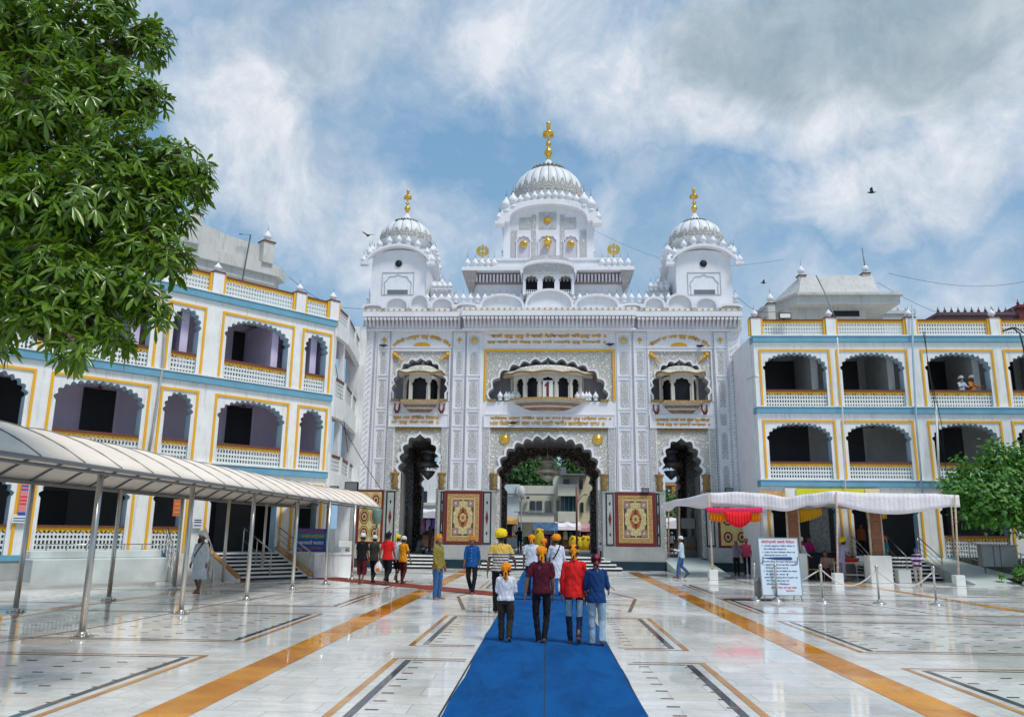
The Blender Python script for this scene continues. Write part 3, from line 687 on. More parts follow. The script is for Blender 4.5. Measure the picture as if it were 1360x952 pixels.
def arabesque(xa, xb):
    m = MB(); hw, hh = (xb-xa)/2, (Zq-Zp)/2-.02; m.box(-hw, hw, -.02, 0, -hh, hh, 0)
    for zc in (-hh/2, hh/2):
        m.box(-hw+.05, hw-.05, -.026, 0, zc-hh/2+.06, zc+hh/2-.06, 1)
        for sx in (-.5, 0, .5): m.prism([(sx*hw*1.1+.07*math.cos(t)*(1 if sx else 1.3), zc+.25*math.sin(t)) for t in [2*PI*i/12 for i in range(12)]], -.032, -.02, 2 if sx else 0)
    m.build('arabesque_panel', [BLACKST, mat('pink_marble', (.44, .34, .33), .3, var=.2), PAPER], gate, ((xa+xb)/2, -.42, (Zp+Zq)/2))
Zm = 686
for a, b in ((584.5, 589), (641, 652.5), (804.5, 815.5), (871.5, 876.5), (512, 524), (937, 949)): strip_panel(gx(a, Zm, GY-.42), gx(b, Zm, GY-.42))
for a, b in ((589.5, 640.5), (817, 871)): carpet_panel(gx(a, Zm, GY-.42), gx(b, Zm, GY-.42))
for a, b in ((474, 509), (953, 996)): gold_panel(gx(a, Zm, GY-.42), gx(b, Zm, GY-.42))
for a, b in ((998, 1014),): arabesque(gx(a, Zm, GY-.42), gx(b, Zm, GY-.42))
# passage behind the arches: carved side walls, soffit, rear wall with arches
PD = 7.6; R0 = .602
PB = [(X['twist'][0], lowA['l'][0]-.25), (lowA['l'][1]+.25, lowA['c'][0]-.25), (lowA['c'][1]+.25, lowA['r'][0]-.25), (lowA['r'][1]+.25, X['twist'][1])]
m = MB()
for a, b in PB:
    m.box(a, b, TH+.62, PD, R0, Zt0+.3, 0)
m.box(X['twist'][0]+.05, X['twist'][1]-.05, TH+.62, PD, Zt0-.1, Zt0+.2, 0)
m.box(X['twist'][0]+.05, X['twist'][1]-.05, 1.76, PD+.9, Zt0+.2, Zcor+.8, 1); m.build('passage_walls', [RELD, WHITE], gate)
for k, (a, b) in bays.items():
    x0, x1, zs, za = lowA[k]; A2 = arch((x0+x1)/2, x1-x0, zs-.35, za-.30, 6 if k == 'c' else 4, .40)
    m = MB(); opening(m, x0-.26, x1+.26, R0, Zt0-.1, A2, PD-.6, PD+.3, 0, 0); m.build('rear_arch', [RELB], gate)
    m = MB(); rim(m, A2, .16, PD-.75, PD-.6, 0); m.build('rear_arch_rim', RELB, gate)
    m = MB()
    for q in range(4): yb = 1.8+q*1.4; m.box(x0-.2, x1+.2, yb, yb+.18, Zt0-.45, Zt0-.1)
    m.build('ceiling_beams', DGREY, gate)
    for sx, q in ((1, x0-.24), (-1, x1+.24)):
        m = MB()
        for dy in (2.2, 4.6):
            m.box(min(q, q+sx*.05), max(q, q+sx*.05), dy, dy+1.6, 1.0, 3.2); m.box(min(q+sx*.05, q+sx*.08), max(q+sx*.05, q+sx*.08), dy+.2, dy+1.4, 1.2, 3.0)
        m.build('carved_door_panel', GREYM, gate)
# steps
for k in ('c', 'l'):
    x0, x1 = lowA[k][:2]
    for i in range(4):
        e = .0 if k == 'l' else .25*(3-i)
        z1 = .15*(i+1)
        m = MB(); yy = -1.6+.36*i
        m.box(x0-.05-e, x1+.05+e, yy, .7, z1-.15+(.001 if i else 0), z1-.05, 1); m.box(x0-.09-e, x1+.09+e, yy-.04, .7, z1-.05, z1, 0); m.build('step', [WHITE2, BLACKST], gate)
m = MB(); x0, x1 = lowA['r'][:2]
m.add([(x0+.1, -4.3, .01), (x1+.2, -4.3, .01), (x1, .7, .6), (x0, .7, .6), (x0+.1, -4.3, 0), (x1+.2, -4.3, 0), (x1, .7, 0), (x0, .7, 0)], [(0, 1, 2, 3), (7, 6, 5, 4), (0, 4, 5, 1), (1, 5, 6, 2), (2, 6, 7, 3), (3, 7, 4, 0)])
m.build('ramp', mat('pale_green_marble', (.55, .63, .60), .35, bs=.05), gate)
# cornice
Wc = (X['c0'][0]-.25, X['c0'][1]+.25)
def cornice(xa, xb, fy, name='cornice'):
    m = MB(); m.box(xa, xb, fy-.62, TH, Zb1+.01, Zf1, 0); m.box(xa+.05, xb-.05, fy-.53, TH, Zf1, Zf1+.05, 0); m.box(xa, xb, fy-.58, TH, Zf1+.05, Zd, 0); m.box(xa+.1, xb-.1, fy-.25, TH, Zcor-.08, Zb1, 0)
    m.box(xa, xb, fy-.30, TH, Zcor-.10, Zcor-.02, 0)
    o = m.build(name, WHITE, gate)
    b = MB(); n = int((xb-xa)/.21)
    for i in range(n):
        x = xa+.15+i*(xb-xa-.3)/(n-1)
        b.prism([(0, 0), (0, 0)], 0, 0) if False else None
        b.add([(x-.05, fy-.26, Zcor), (x+.05, fy-.26, Zcor), (x+.05, fy-.36, Zcor+.12), (x-.05, fy-.36, Zcor+.12), (x-.05, fy-.56, Zb1), (x+.05, fy-.56, Zb1), (x+.05, fy-.24, Zb1), (x-.05, fy-.24, Zb1)],
              [(0, 1, 2, 3), (3, 2, 5, 4), (4, 5, 6, 7), (0, 3, 4, 7), (1, 6, 5, 2), (0, 7, 6, 1)])
        b.box(x-.075, x+.075, fy-.60, fy-.50, Zb1-.17, Zb1-.02)
    b.build('bracket_row', mat('bracket_mauve_white', (.76, .71, .74), dirt=.25), gate)
    d = MB()
    k = int((xb-xa)/.3)
    for i in range(k): d.box(xa+.1+i*.3, xa+.2+i*.3, fy-.60, fy-.54, Zf1+.07, Zd-.03)
    d.build('gilt_bead_row', GOLDP, gate)
cornice(X['twist'][0]-.05, Wc[0], -.0); cornice(Wc[0], Wc[1], -.22); cornice(Wc[1], X['twist'][1]+.05, -.0)
for a_, b_ in ((X['twist'][0]-.05, X['twist_in'][0]+.05), (X['twist_in'][1]-.05, X['twist'][1]+.05)):
    m = MB(); m.box(a_, b_, -.35, .05, Zcor-.02, Zb1+.02); m.build('corner_capital', RELF, gate)
# lobed parapet
def lobe(xa, xb, zt, fy=-.55):
    c = (xa+xb)/2; w_ = (xb-xa)/2; n = 18; z0 = Zd
    pts = [(c+w_*math.cos(PI*i/n), z0+(zt-z0)*math.sin(PI*i/n)**.75) for i in range(n+1)]
    m = MB(); m.prism([(x, z) for x, z in pts], fy+.1, TH-.2, 0)
    o = [(c+(w_-.0)*math.cos(PI*i/n), z0+(zt-z0)*math.sin(PI*i/n)**.75) for i in range(n+1)]; inn = [(c+(w_-.12)*math.cos(PI*i/n), z0+max(0, (zt-z0-.11))*math.sin(PI*i/n)**.75) for i in range(n+1)]
    vs = []
    for (a, b), (p, q) in zip(o, inn): vs += [(a, fy-.12, b), (p, fy-.12, q), (p, fy+.12, q), (a, fy+.12, b)]
    m.add(vs, [(4*i+k, 4*i+(k+1) % 4, 4*i+4+(k+1) % 4, 4*i+4+k) for i in range(n) for k in range(4)]+[(0, 1, 2, 3), (4*n+3, 4*n+2, 4*n+1, 4*n)], 0)
    m.build('parapet_lobe', WHITE, gate)
for xa, xb, yt in ((697.5, 761.5, 388), (638, 697, 394.5), (762, 822, 395), (605, 637.5, 406), (822.5, 852, 407), (545.5, 573.5, 394), (513.5, 546, 398), (573.5, 605, 398.5), (484, 513, 407), (852.5, 882, 398.5), (882, 919, 394.5), (919, 951, 399), (951.5, 983, 408)):
    lobe(gx(xa, 410), gx(xb, 410), gz(yt))
m = MB(); m.box(X['twist'][0], X['twist'][1], 1.1, 1.35, Zd-.2, gz(396)); m.box(X['twist'][0], X['twist'][1], 0, PD+.9, Zcor+.8, Zd-.02); m.build('roof_slab', WHITE, gate)
def bulb_mesh(name='bulb', m=WHITE, m2=GREYM):
    b = MB(); b.lathe([(.10, 0), (.16, .02), (.16, .08), (.10, .12), (.13, .16), (.20, .25), (.21, .33), (.17, .42), (.09, .52), (.05, .58), (.055, .62), (.02, .66)], n=12)
    b.lathe([(.014, .64), (.022, .72), (.012, .78), (.008, .98)], n=6, mi=1); return b.mesh(name, [m, m2])
BULB = bulb_mesh()
def bulbs(xs, y, z, s=1.0, name='parapet_bulb'):
    for x in xs: link_mesh(name, BULB, gate, (x, y, z), scale=(s, s, s))
nb = 50; bulbs([gx(484, 390)+i*(gx(984, 390)-gx(484, 390))/nb for i in range(nb+1)], 1.2, gz(393.5), .82)
# gilded medallions beside the middle arch
for px_ in (670, 794):
    m = MB(); m.lathe([(.01, 0), (.26, 0), (.28, .03), (.22, .06), (.19, .03), (.17, .05), (.01, .09)], n=24); m.v = [(x, -z, y) for x, y, z in m.v]; m.build('gilt_medallion', GOLD, gate, (gx(px_, 583), .04, gz(583)))
for xs in ((524.5, 594), (865, 938)):
    for i, px_ in enumerate(xs):
        s = 1 if i == 0 else -1; m = MB()
        m.tube([(0, 0, 0), (s*.25, -.03, -.2)], [.12, .03], 8); m.tube([(s*.2, -.03, -.1), (s*.42, -.03, -.45)], [.05, .01], 6); m.ball((-s*.02, -.02, .02), .13, 8)
        m.build('gilt_bird', GOLDP, gate, (gx(px_, 472), .0, gz(471.5)))
# jharokha balconies in the upper recesses
def jharokha(px0, px1, pr0, pr1, wide):
    xc = gx((px0+px1)/2, 510); hw = (gx(px1)-gx(px0))/2; dp = 1.15 if wide else .9; zf = Zn
    root = MB(); nf = 7 if wide else 3
    Y0 = .5
    def oct_(w_, d, yb=1.1):
        if wide: an = [PI*i/nf for i in range(nf+1)]; return [(-w_*math.cos(a), yb-.6-d*math.sin(a)) for a in an]
        return [(-w_, yb-.6), (-w_*.52, yb-.6-d), (w_*.52, yb-.6-d), (w_, yb-.6)]
    top = gz(500); base = gz(533 if not wide else 530.5)
    P = oct_(hw, dp)
    fp = MB(); pn = []
    for (xa, ya), (xb, yb) in zip(P, P[1:]):
        ln = math.hypot(xb-xa, yb-ya); m = MB(); A = arch(ln/2, ln-.18, base+(top-base)*.55, top-.12, 2, .3)
        opening(m, 0, ln, base, top, A, 0, .08, 0)
        an = math.atan2(yb-ya, xb-xa); m.v = [(xa+x*math.cos(an)-y*math.sin(an), ya+x*math.sin(an)+y*math.cos(an), z) for x, y, z in m.v]
        m.box(xa-.05, xa+.05, ya-.06, ya+.04, base, top); pn.append(m)
    w_ = MB()
    for m in pn: w_.add(m.v, m.f)
    w_.build('balcony_arcade', IVORY, gate, (xc, 0, 0))
    n = MB(); Pn = oct_(hw*.9, dp*.85); n.slab([(x, y) for x, y in Pn], base+.01, top-.02); n.build('balcony_interior', DARKM, gate, (xc, .35, 0))
    e = MB(); N = 28; ring = []
    def rp(s, wv=0, k=1.0):
        out = []
        for i in range(N+1):
            a = PI*i/N
            if wide: x, y = -math.cos(a), math.sin(a)
            else: x = -math.cos(a)*(1.05 if abs(math.cos(a)) < .85 else 1.0); y = min(1.0, math.sin(a)*1.6)
            out.append((x*hw*s, Y0-y*dp*s))
        return out
    o_, i_ = rp(1.24 if wide else 1.3), rp(1.0); vs = []
    for i in range(N+1):
        wv = .11*abs(math.sin(PI*i/N*(5 if wide else 3)))
        vs += [(o_[i][0], o_[i][1], top-.02+wv), (o_[i][0], o_[i][1], top+.10+wv), (i_[i][0], i_[i][1], top+.30), (i_[i][0], i_[i][1], top-.0)]
    e.add(vs, [(4*i+k, 4*i+(k+1) % 4, 4*i+4+(k+1) % 4, 4*i+4+k) for i in range(N) for k in range(4)]+[(0, 1, 2, 3), (4*N+3, 4*N+2, 4*N+1, 4*N)], 0)
    eo = e.build('balcony_eave', IVORY, gate, (xc, 0, 0))
    e = MB(); e.tube([(o_[i][0]*1.01, o_[i][1]-.01, top+.03+.11*abs(math.sin(PI*i/N*(5 if wide else 3)))) for i in range(N+1)], .055, 6); e.build('gilt_edge', RELG, eo)
    d = MB(); prof = [(1.0, 0), (.98, .10), (.86, .26), (.6, .38), (.25, .45), (.1, .47), (.08, .52), (.12, .58), (.09, .68), (.03, .78), (.01, .92)]
    hh = gz(479)-gz(499)
    d.lathe([((r if r > .13 else r/hw*.9), z*hh/.92) for r, z in prof], n=24, sx=hw*.98, sy=dp*1.0); d.build('balcony_dome', RELI, gate, (xc, Y0, top+.26))
    b = MB()
    def rings(s0, z0, s1, z1, mi):
        a_, c_ = rp(s0), rp(s1); vs = []
        for i in range(N+1): vs += [(a_[i][0], a_[i][1], z0), (c_[i][0], c_[i][1], z1)]
        vs += [(0, 1.4, z0), (0, 1.4, z1)]
        b.add(vs, [(2*i, 2*i+1, 2*i+3, 2*i+2) for i in range(N)], mi)
    zb = base; 
    for s0, s1, dz, mi in ((1.18, 1.18, -.10, 0), (1.18, 1.0, -.03, 1), (1.0, 1.0, -.10, 1), (1.0, .86, -.14, 2), (.86, .80, -.08, 1), (.80, .62, -.14, 2), (.62, .3, -.06, 1)):
        rings(s0, zb, s1, zb+dz, mi); zb += dz
    rings(1.18, base, .1, base+.001, 1)
    o = b.build('balcony_base', [GBORD, IVORY, MATS.get('salmon_frieze') or relief('salmon_frieze', (.62, .46, .34), (.34, .18, .12), 12)], gate, (xc, 0, 0)); 
    if not wide: return
    m = MB(); m.prism([(-.03, 0), (.10, 0), (.10, .8), (.03, .8), (-.13, .62), (-.10, .54), (-.03, .60)], -.02, 0)
    m.build('numeral_one', MAROON, gate, (xc-.04, Y0-dp-.035, base+.02))
    m = MB(); m.box(-.26, .26, 0, .02, 0, .88); m.build('numeral_board', PAPER, gate, (xc, Y0-dp-.03, base))
    bulbs([xc+s*(hw*k) for s in (-1, 1) for k in (.80, .95, 1.05, 1.13, 1.3)], .0, base-.05, .72, 'balcony_bulb')
jharokha(679, 776, 0, 0, True); jharokha(535, 583, 0, 0, False); jharokha(878.5, 930, 0, 0, False)
m = MB()
for k, (a, b) in bays.items():
    x0, x1 = upA[k][0], upA[k][1]
    for q in (x0, x1-.42): m.box(q, q+.42, -.10, 1.5, Zn-.02, Zn+.10, 0)
m.build('niche_sill', RELG, gate)
for a in (528, 587, 871, 935):
    m = MB(); m.tube([(-.12, 0, 0), (-.12, -.06, -.3), (-.02, -.1, -.48), (.02, -.1, -.48), (.12, -.06, -.3), (.12, 0, 0)], [.04, .05, .07, .07, .05, .04], 8); m.build('niche_bracket', MAROON, gate, (gx(a, 540), -.08, gz(537)))
# ------------------------------------------------------------------ roof pavilions and domes
def L(px, py, yl): x, z = at(px, py, GY+yl); return x, z
def vault(mb, w, d, ze, rise, n=20, th=.12, mi=0, cx_=0, cy_=0):
    """bangla roof: arched along all four sides"""
    def H(x, y):
        cx2 = max(0, 1-(x/w)**2)**.5; cy2 = max(0, 1-(y/d)**2)**.5
        return ze+rise*max(cx2 if True else 0, cy2)*1.0 if (abs(x) < w*.999 or abs(y) < d*.999) else ze
    vs = []; fs = []
    for j in range(n+1):
        for i in range(n+1):
            x = -w*math.cos(PI*i/n); y = -d*math.cos(PI*j/n)
            a = max(0, 1-(x/w)**2)**.6; b = max(0, 1-(y/d)**2)**.6
            vs.append((cx_+x, cy_+y, ze+rise*max(a if abs(y) > 0 else 0, b)))
    fs = [(j*(n+1)+i, j*(n+1)+i+1, (j+1)*(n+1)+i+1, (j+1)*(n+1)+i) for j in range(n) for i in range(n)]
    b0 = len(vs)
    vs += [(x, y, z-th) for x, y, z in vs]
    fs += [tuple(b0+k for k in reversed(f)) for f in fs]
    per = [i for i in range(n+1)]+[(j*(n+1)+n) for j in range(1, n+1)]+[n*(n+1)+i for i in range(n-1, -1, -1)]+[j*(n+1) for j in range(n-1, 0, -1)]
    for a, b in zip(per, per[1:]+per[:1]): fs.append((a, b, b0+b, b0+a))
    mb.add(vs, fs, mi)
def tympan(mb, w, z0, z1, y0, y1, mi=0, n=18, xc=0):
    mb.prism([(xc+w*math.cos(PI*i/n), z0+(z1-z0)*max(0, math.sin(PI*i/n))**.62) for i in range(n+1)], y0, y1, mi)
DOMEM = mat('ribbed_dome_white', (.76, .78, .79), .5, var=.08, dirt=.35, dcol=(.35, .35, .34))
PETAL = relief('dome_petal_relief', (.76, .76, .73), (.46, .45, .40), 5, bdist=.05)
def dome(xc, yc, zb, rad, ztop, znk, zfin, nr, big):
    hgt = znk-zb
    o = MB(); prof = []
    for i in range(17):
        t = i/16; a = -.35+t*(PI/2+.35)
        prof.append((rad*max(.12, math.cos(a))*(1.0 if a > 0 else 1.0), (math.sin(a)+math.sin(.35))/(1+math.sin(.35))*hgt))
    o.lathe(prof, (0, 0, 0), nr*6, ribs=lambda a: .965+.05*abs(math.sin(nr*a/2))**.6)
    d = o.build('dome', DOMEM, gate, (xc, yc, zb))
    sm = MB()
    for k in range(nr):                      # dark seam between ribs
        a = 2*PI*k/nr; sm.tube([(r*.972*math.cos(a), r*.972*math.sin(a), z) for r, z in prof[2:]], .018 if not big else .022, 4)
    s_ = sm.build('rib_seam', mat('seam_dirt', (.25, .25, .24)) if 'seam_dirt' not in MATS else MATS['seam_dirt'], d)
    p = MB(); 
    for k in range(nr*2):
        a = 2*PI*k/(nr*2); r = rad*1.01; c, s2 = math.cos(a), math.sin(a)
        hh = hgt*(.34 if k % 2 else .24); ww = PI*rad/(nr*2)*1.0
        pts = [(-ww, 0), (-ww, hh*.5), (-ww*.5, hh*.85), (0, hh), (ww*.5, hh*.85), (ww, hh*.5), (ww, 0)]
        vs = [(c*(r+.03)-s2*u, s2*(r+.03)+c*u, v) for u, v in pts]+[(c*(r-.12)-s2*u, s2*(r-.12)+c*u, v) for u, v in pts]
        n = len(pts); p.add(vs, [tuple(range(n)), tuple(range(2*n-1, n-1, -1))]+[(i, n+i, n+(i+1) % n, (i+1) % n) for i in range(n)])
    p.build('petal_band', PETAL, gate, (xc, yc, zb+hgt*.05))
    q = MB(); s = (ztop-znk)
    q.lathe([(rad*.42, -.12), (rad*.46, -.02), (rad*.40, .04), (rad*.22, s*.25), (rad*.12, s*.7), (rad*.08, s)], n=20, mi=0)
    for k in range(24):
        a = 2*PI*k/24; q.ball((rad*.46*math.cos(a), rad*.46*math.sin(a), -.06), rad*.05, 6, 1, 4)
    q.build('lotus_cap', [DOMEM, MATS['seam_dirt']], gate, (xc, yc, znk))
    f = MB(); H_ = zfin-ztop; r = H_*.055 if big else H_*.062
    f.lathe([(r*.5, 0), (r*1.2, H_*.03), (r*.5, H_*.06), (r*.9, H_*.10), (r*1.7, H_*.17), (r*1.9, H_*.20), (r*1.5, H_*.27), (r*.6, H_*.33), (r*.35, H_*.36), (r*1.1, H_*.40), (r*1.35, H_*.43), (r*.9, H_*.47), (r*.3, H_*.50),
             (r*.3, H_*.57), (r*.7, H_*.60), (r*2.4, H_*.66), (r*2.5, H_*.70), (r*2.3, H_*.72), (r*.8, H_*.715), (r*.4, H_*.76), (r*.9, H_*.80), (r*.9, H_*.93), (r*1.1, H_*.96), (r*.3, H_)], n=16)
    fo = f.build('golden_finial', GOLD, gate, (xc, yc, ztop))
    tp = MB()
    for k in range(18):
        a = 2*PI*k/18; tp.ball((r*2.3*math.cos(a), r*2.3*math.sin(a), H_*.635), r*.28, 6, 0, 4)
    tp.build('pendant', GOLD, fo)
# the side towers
def tower(fx0, fx1, dcx, ytop, yb, mirror):
    yf = .9; x0, z0 = L(fx0, 395, yf); x1, _ = L(fx1, 395, yf); xc = (x0+x1)/2; w = (x1-x0)/2; dep = 3.7; yc = yf+dep/2
    ze = L(fx0, 351, yf)[1]; za = L(fx0, 331, yf)[1]; zr = L(fx0, 397, yf)[1]
    m = MB(); m.box(xc-w, xc+w, yf, yf+dep, Zd-.1, ze); m.build('tower_chamber', WHITE, gate)
    m = MB(); tympan(m, w-.01, ze-.01, za-.05, yf+.003, yf+dep-.01, xc=xc); m.build('tower_gable', WHITE, gate)
    m = MB(); vault(m, w+.34, dep/2+.4, ze-.10, za-ze+.28, 22, .14, cx_=xc, cy_=yc); m.build('arched_eave', WHITE, gate)
    m = MB(); m.box(xc-w*.95, xc+w*.95, yc-dep/2*.9, yc+dep/2*.9, ze, ze+.95); m.build('drum', WHITE, gate)
    for sx in (-1, 1):
        m = MB(); m.box(xc+sx*(w+.36)-.22, xc+sx*(w+.36)+.22, yf-.5, yf-.1, ze-.16, ze-.02); m.box(xc+sx*(w+.36)-.22, xc+sx*(w+.36)+.22, yf+dep+.1, yf+dep+.5, ze-.16, ze-.02); m.build('eave_corner', WHITE, gate)
    m = MB(); zz_ = (ze+za)/2-.03; m.lathe([(.19, 0), (.19, .08)], n=16); m.v = [(x, -z, y) for x, y, z in m.v]; m.build('round_window', DARKM, gate, (xc, yf+.02, L(fx0, 350.5, yf)[1]))
    z1, z2 = L(fx0, 362, yf)[1], L(fx0, 392, yf)[1]; m = MB(); frame(m, xc-w*.60, xc+w*.60, z2, z1, .03, yf-.03, yf+.01)
    A = arch(xc, w*1.0, z2+(z1-z2)*.35, z1-.18, 2, .25); rim(m, A, .03, yf-.03, yf+.01, 0, z2)
    m.build('blind_arch', mat('groove_grey', (.42, .43, .47)) if 'groove_grey' not in MATS else MATS['groove_grey'], gate)
    m = MB(); m.box(xc-w*.38, xc+w*.38, yf-.012, yf+.01, z2+.02, z2+.30); m.build('vent_slot', GREYM, gate)
    zb = L(dcx, 325, yc)[1]; R_ = w*.98
    dxc = at(dcx, 300, GY+yc)[0]
    dome(xc, yc, zb, R_*1.0, at(dcx, 284, GY+yc)[1], at(dcx, 295, GY+yc)[1], at(dcx, ytop, GY+yc)[1], 16, False)
    bx = [xc+(w+.28)*k for k in (-1.08, -.9, -.6, -.3, 0, .3, .6, .9, 1.08)]
    for k, x in zip((-1.08, -.9, -.6, -.3, 0, .3, .6, .9, 1.08), bx):
        zz_ = ze-.1+(za-ze+.28)*max(0, 1-min(1, k*k))**.6
        for yy in (yf-.25, yf+dep+.25): link_mesh('parapet_bulb', BULB, gate, (x, yy, zz_), scale=(.85,)*3)
    sxx = (w+.28)*(1 if not mirror else -1)
    for j in range(1, 7):
        t = j/7; yy = yf-.25+(dep+.5)*t; kk = 2*t-1
        for sx in (-1, 1): link_mesh('parapet_bulb', BULB, gate, (xc+sx*(w+.28), yy, ze-.1+(za-ze+.28)*max(0, 1-kk*kk)**.6), scale=(.85,)*3)
    # golden lance heads on the eave corner and small stepped kiosk beside the tower
    m = MB(); s = 1 if not mirror else -1; bx0 = xc+s*(w+.15)
    m.box(min(bx0, bx0+s*1.35), max(bx0, bx0+s*1.35), yf+1.2, yf+4.2, Zd-.1, L(fx0, 378, yf)[1]); m.box(min(bx0, bx0+s*.75), max(bx0, bx0+s*.75), yf+1.6, yf+4.0, Zd, L(fx0, 362, yf)[1])
    m.build('side_kiosk', WHITE, gate)
    for k in range(4): link_mesh('parapet_bulb', BULB, gate, (bx0+s*(.2+.3*k), yf+1.1, L(fx0, 378-0*k, yf)[1]-(.0)), scale=(.8,)*3)
tower(492, 563.5, 539, 252, 325, False); tower(899, 973, 923, 250, 325, True)
# terrace block behind the middle of the parapet
y1 = 1.9
def c2(px, py, yl=y1): return L(px, py, yl)
xa, xb = c2(622, 380)[0], c2(835, 380)[0]
m = MB(); m.box(xa+.15, xb-.15, y1, y1+5, Zd-.1, c2(728, 380)[1]); m.box(xa-.0, xb+.0, y1-.02, y1+5, c2(728, 380)[1], c2(728, 378)[1]); m.build('terrace_wall', WHITE, gate)
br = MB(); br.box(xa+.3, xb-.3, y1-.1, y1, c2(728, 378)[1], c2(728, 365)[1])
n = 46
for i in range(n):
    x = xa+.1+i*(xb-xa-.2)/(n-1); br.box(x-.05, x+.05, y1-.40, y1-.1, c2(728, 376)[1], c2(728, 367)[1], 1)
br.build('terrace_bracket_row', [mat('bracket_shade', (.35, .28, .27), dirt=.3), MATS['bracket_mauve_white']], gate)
zE = c2(728, 362)[1]; m = MB()
ea, eb = c2(615, 363)[0], c2(841, 363)[0]
m.slab([(ea, y1-.75), (eb, y1-.75), (eb, y1+5.5), (ea, y1+5.5)], zE-.10, zE+.10); m.build('terrace_eave', WHITE, gate)
for s, e in ((1, ea), (-1, eb)):
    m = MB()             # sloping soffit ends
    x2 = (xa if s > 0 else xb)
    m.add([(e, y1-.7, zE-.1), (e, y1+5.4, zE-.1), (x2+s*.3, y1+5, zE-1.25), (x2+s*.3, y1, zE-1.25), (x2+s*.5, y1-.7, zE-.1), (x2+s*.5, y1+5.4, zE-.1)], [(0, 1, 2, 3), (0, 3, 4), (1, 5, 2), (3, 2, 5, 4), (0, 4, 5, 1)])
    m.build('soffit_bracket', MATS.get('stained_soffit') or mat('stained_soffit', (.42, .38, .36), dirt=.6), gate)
m = MB(); m.box(c2(636, 350)[0], c2(820, 350)[0], y1-.25, y1+4.8, zE+.10, c2(728, 345)[1]); m.box(c2(634, 350)[0], c2(822, 350)[0], y1-.32, y1-.25, c2(728, 348)[1], c2(728, 345)[1]); m.build('terrace_parapet', WHITE, gate)
for px_ in (622, 632, 641, 649, 657, 799, 807, 815, 823, 833): link_mesh('parapet_bulb', BULB, gate, (c2(px_, 357)[0], y1-.5, zE+.1), scale=(.9,)*3)
# two-sword emblems in gilt
def khanda():
    m = MB(); y0, y1_ = -.03, .03
    def ringseg(r, a0, a1, t, xo=0, taper=False):
        n = 26; vs = []
        for i in range(n+1):
            q = i/n; a = a0+(a1-a0)*q; tt = t*(math.sin(PI*min(1, q*1.02))*.75+.25) if taper else t
            for rr in (r-tt, r+tt):
                for y in (y0, y1_): vs.append((xo+rr*math.cos(a), y, rr*math.sin(a)))
        m.add(vs, [f for i in range(n) for b in (4*i,) for f in ((b, b+2, b+6, b+4), (b+1, b+5, b+7, b+3), (b, b+4, b+5, b+1), (b+2, b+3, b+7, b+6))]+[(0, 1, 3, 2), (4*n, 4*n+2, 4*n+3, 4*n+1)])
    ringseg(.20, 0, 2*PI, .045)
    ringseg(.34, R(-250), R(-95), .075, .02, True); ringseg(.34, R(70), R(-85), .075, -.02, True)
    m.prism([(0, .45), (.06, .34), (.045, -.1), (.12, -.13), (.12, -.17), (.03, -.19), (.03, -.40), (-.03, -.40), (-.03, -.19), (-.12, -.17), (-.12, -.13), (-.045, -.1), (-.06, .34)], y0-.01, y1_+.01)
    return m.mesh('sword_emblem', GOLD)
KH = khanda()
for px_, py_ in ((641, 333.5), (815, 331.5)):
    x, z = L(px_, py_, y1-.2); o = link_mesh('sword_emblem', KH, gate, (x, y1-.2, z), scale=(.9,)*3)
    m = MB(); m.lathe([(.12, 0), (.05, .05), (.04, .3)], n=8); m.build('emblem_foot', GOLD, gate, (x, y1-.2, z-.55))
# projecting balcony with curved roof
yb_ = .75
m = MB(); xl, xr = L(694.5, 375, yb_)[0], L(762.5, 375, yb_)[0]; z0, z1 = L(728, 391, yb_)[1], L(728, 358, yb_)[1]
cw = (xr-xl)/3
for i in range(3):
    a = xl+i*cw; A = arch(a+cw/2, cw-.2, L(728, 374, yb_)[1], L(728, 365.5, yb_)[1], 2, .35); opening(m, a, a+cw, z0, z1, A, yb_, yb_+.2)
tympan(m, (xr-xl)/2, z1-.01, L(728, 347, yb_)[1], yb_, yb_+.2, xc=(xl+xr)/2)
m.box(xl, xl+.15, yb_+.2, y1, z0, z1); m.box(xr-.15, xr, yb_+.2, y1, z0, z1); m.build('balcony_front', WHITE, gate)
m = MB(); m.box(xl+.05, xr-.05, yb_+.1, yb_+.14, z0, L(728, 384, yb_)[1]); m.build('balcony_screen', JALI, gate)
m = MB(); m.box(xl+.16, xr-.16, yb_+.9, y1-.01, z0, z1); m.build('balcony_inside', DARKM, gate)
m = MB(); n = 20; c = (xl+xr)/2; w = (xr-xl)/2+.14; ze = L(728, 362, yb_-.3)[1]; zt = L(728, 345, yb_-.3)[1]; zt2 = L(728, 337, yb_-.3)[1]
def crest(zz, ww): return [(c-ww*math.cos(PI*i/n), ze+(zz-ze)*math.sin(PI*i/n)**.6) for i in range(n+1)]
a, b = crest(zt, w), crest(zt-.16, w-.14); vs = []
for (p, q), (r_, s_) in zip(a, b): vs += [(p, yb_-.4, q), (r_, yb_-.4, s_), (r_, y1, s_), (p, y1, q)]
m.add(vs, [(4*i+k, 4*i+(k+1) % 4, 4*i+4+(k+1) % 4, 4*i+4+k) for i in range(n) for k in range(4)]+[(0, 1, 2, 3), (4*n+3, 4*n+2, 4*n+1, 4*n)])
m.build('balcony_arch_eave', WHITE, gate)
m = MB(); a = crest(zt2, w*.93); vs = []
m.prism([(p, q) for p, q in a], yb_-.15, y1, 0); m.build('balcony_vault', RELF, gate)
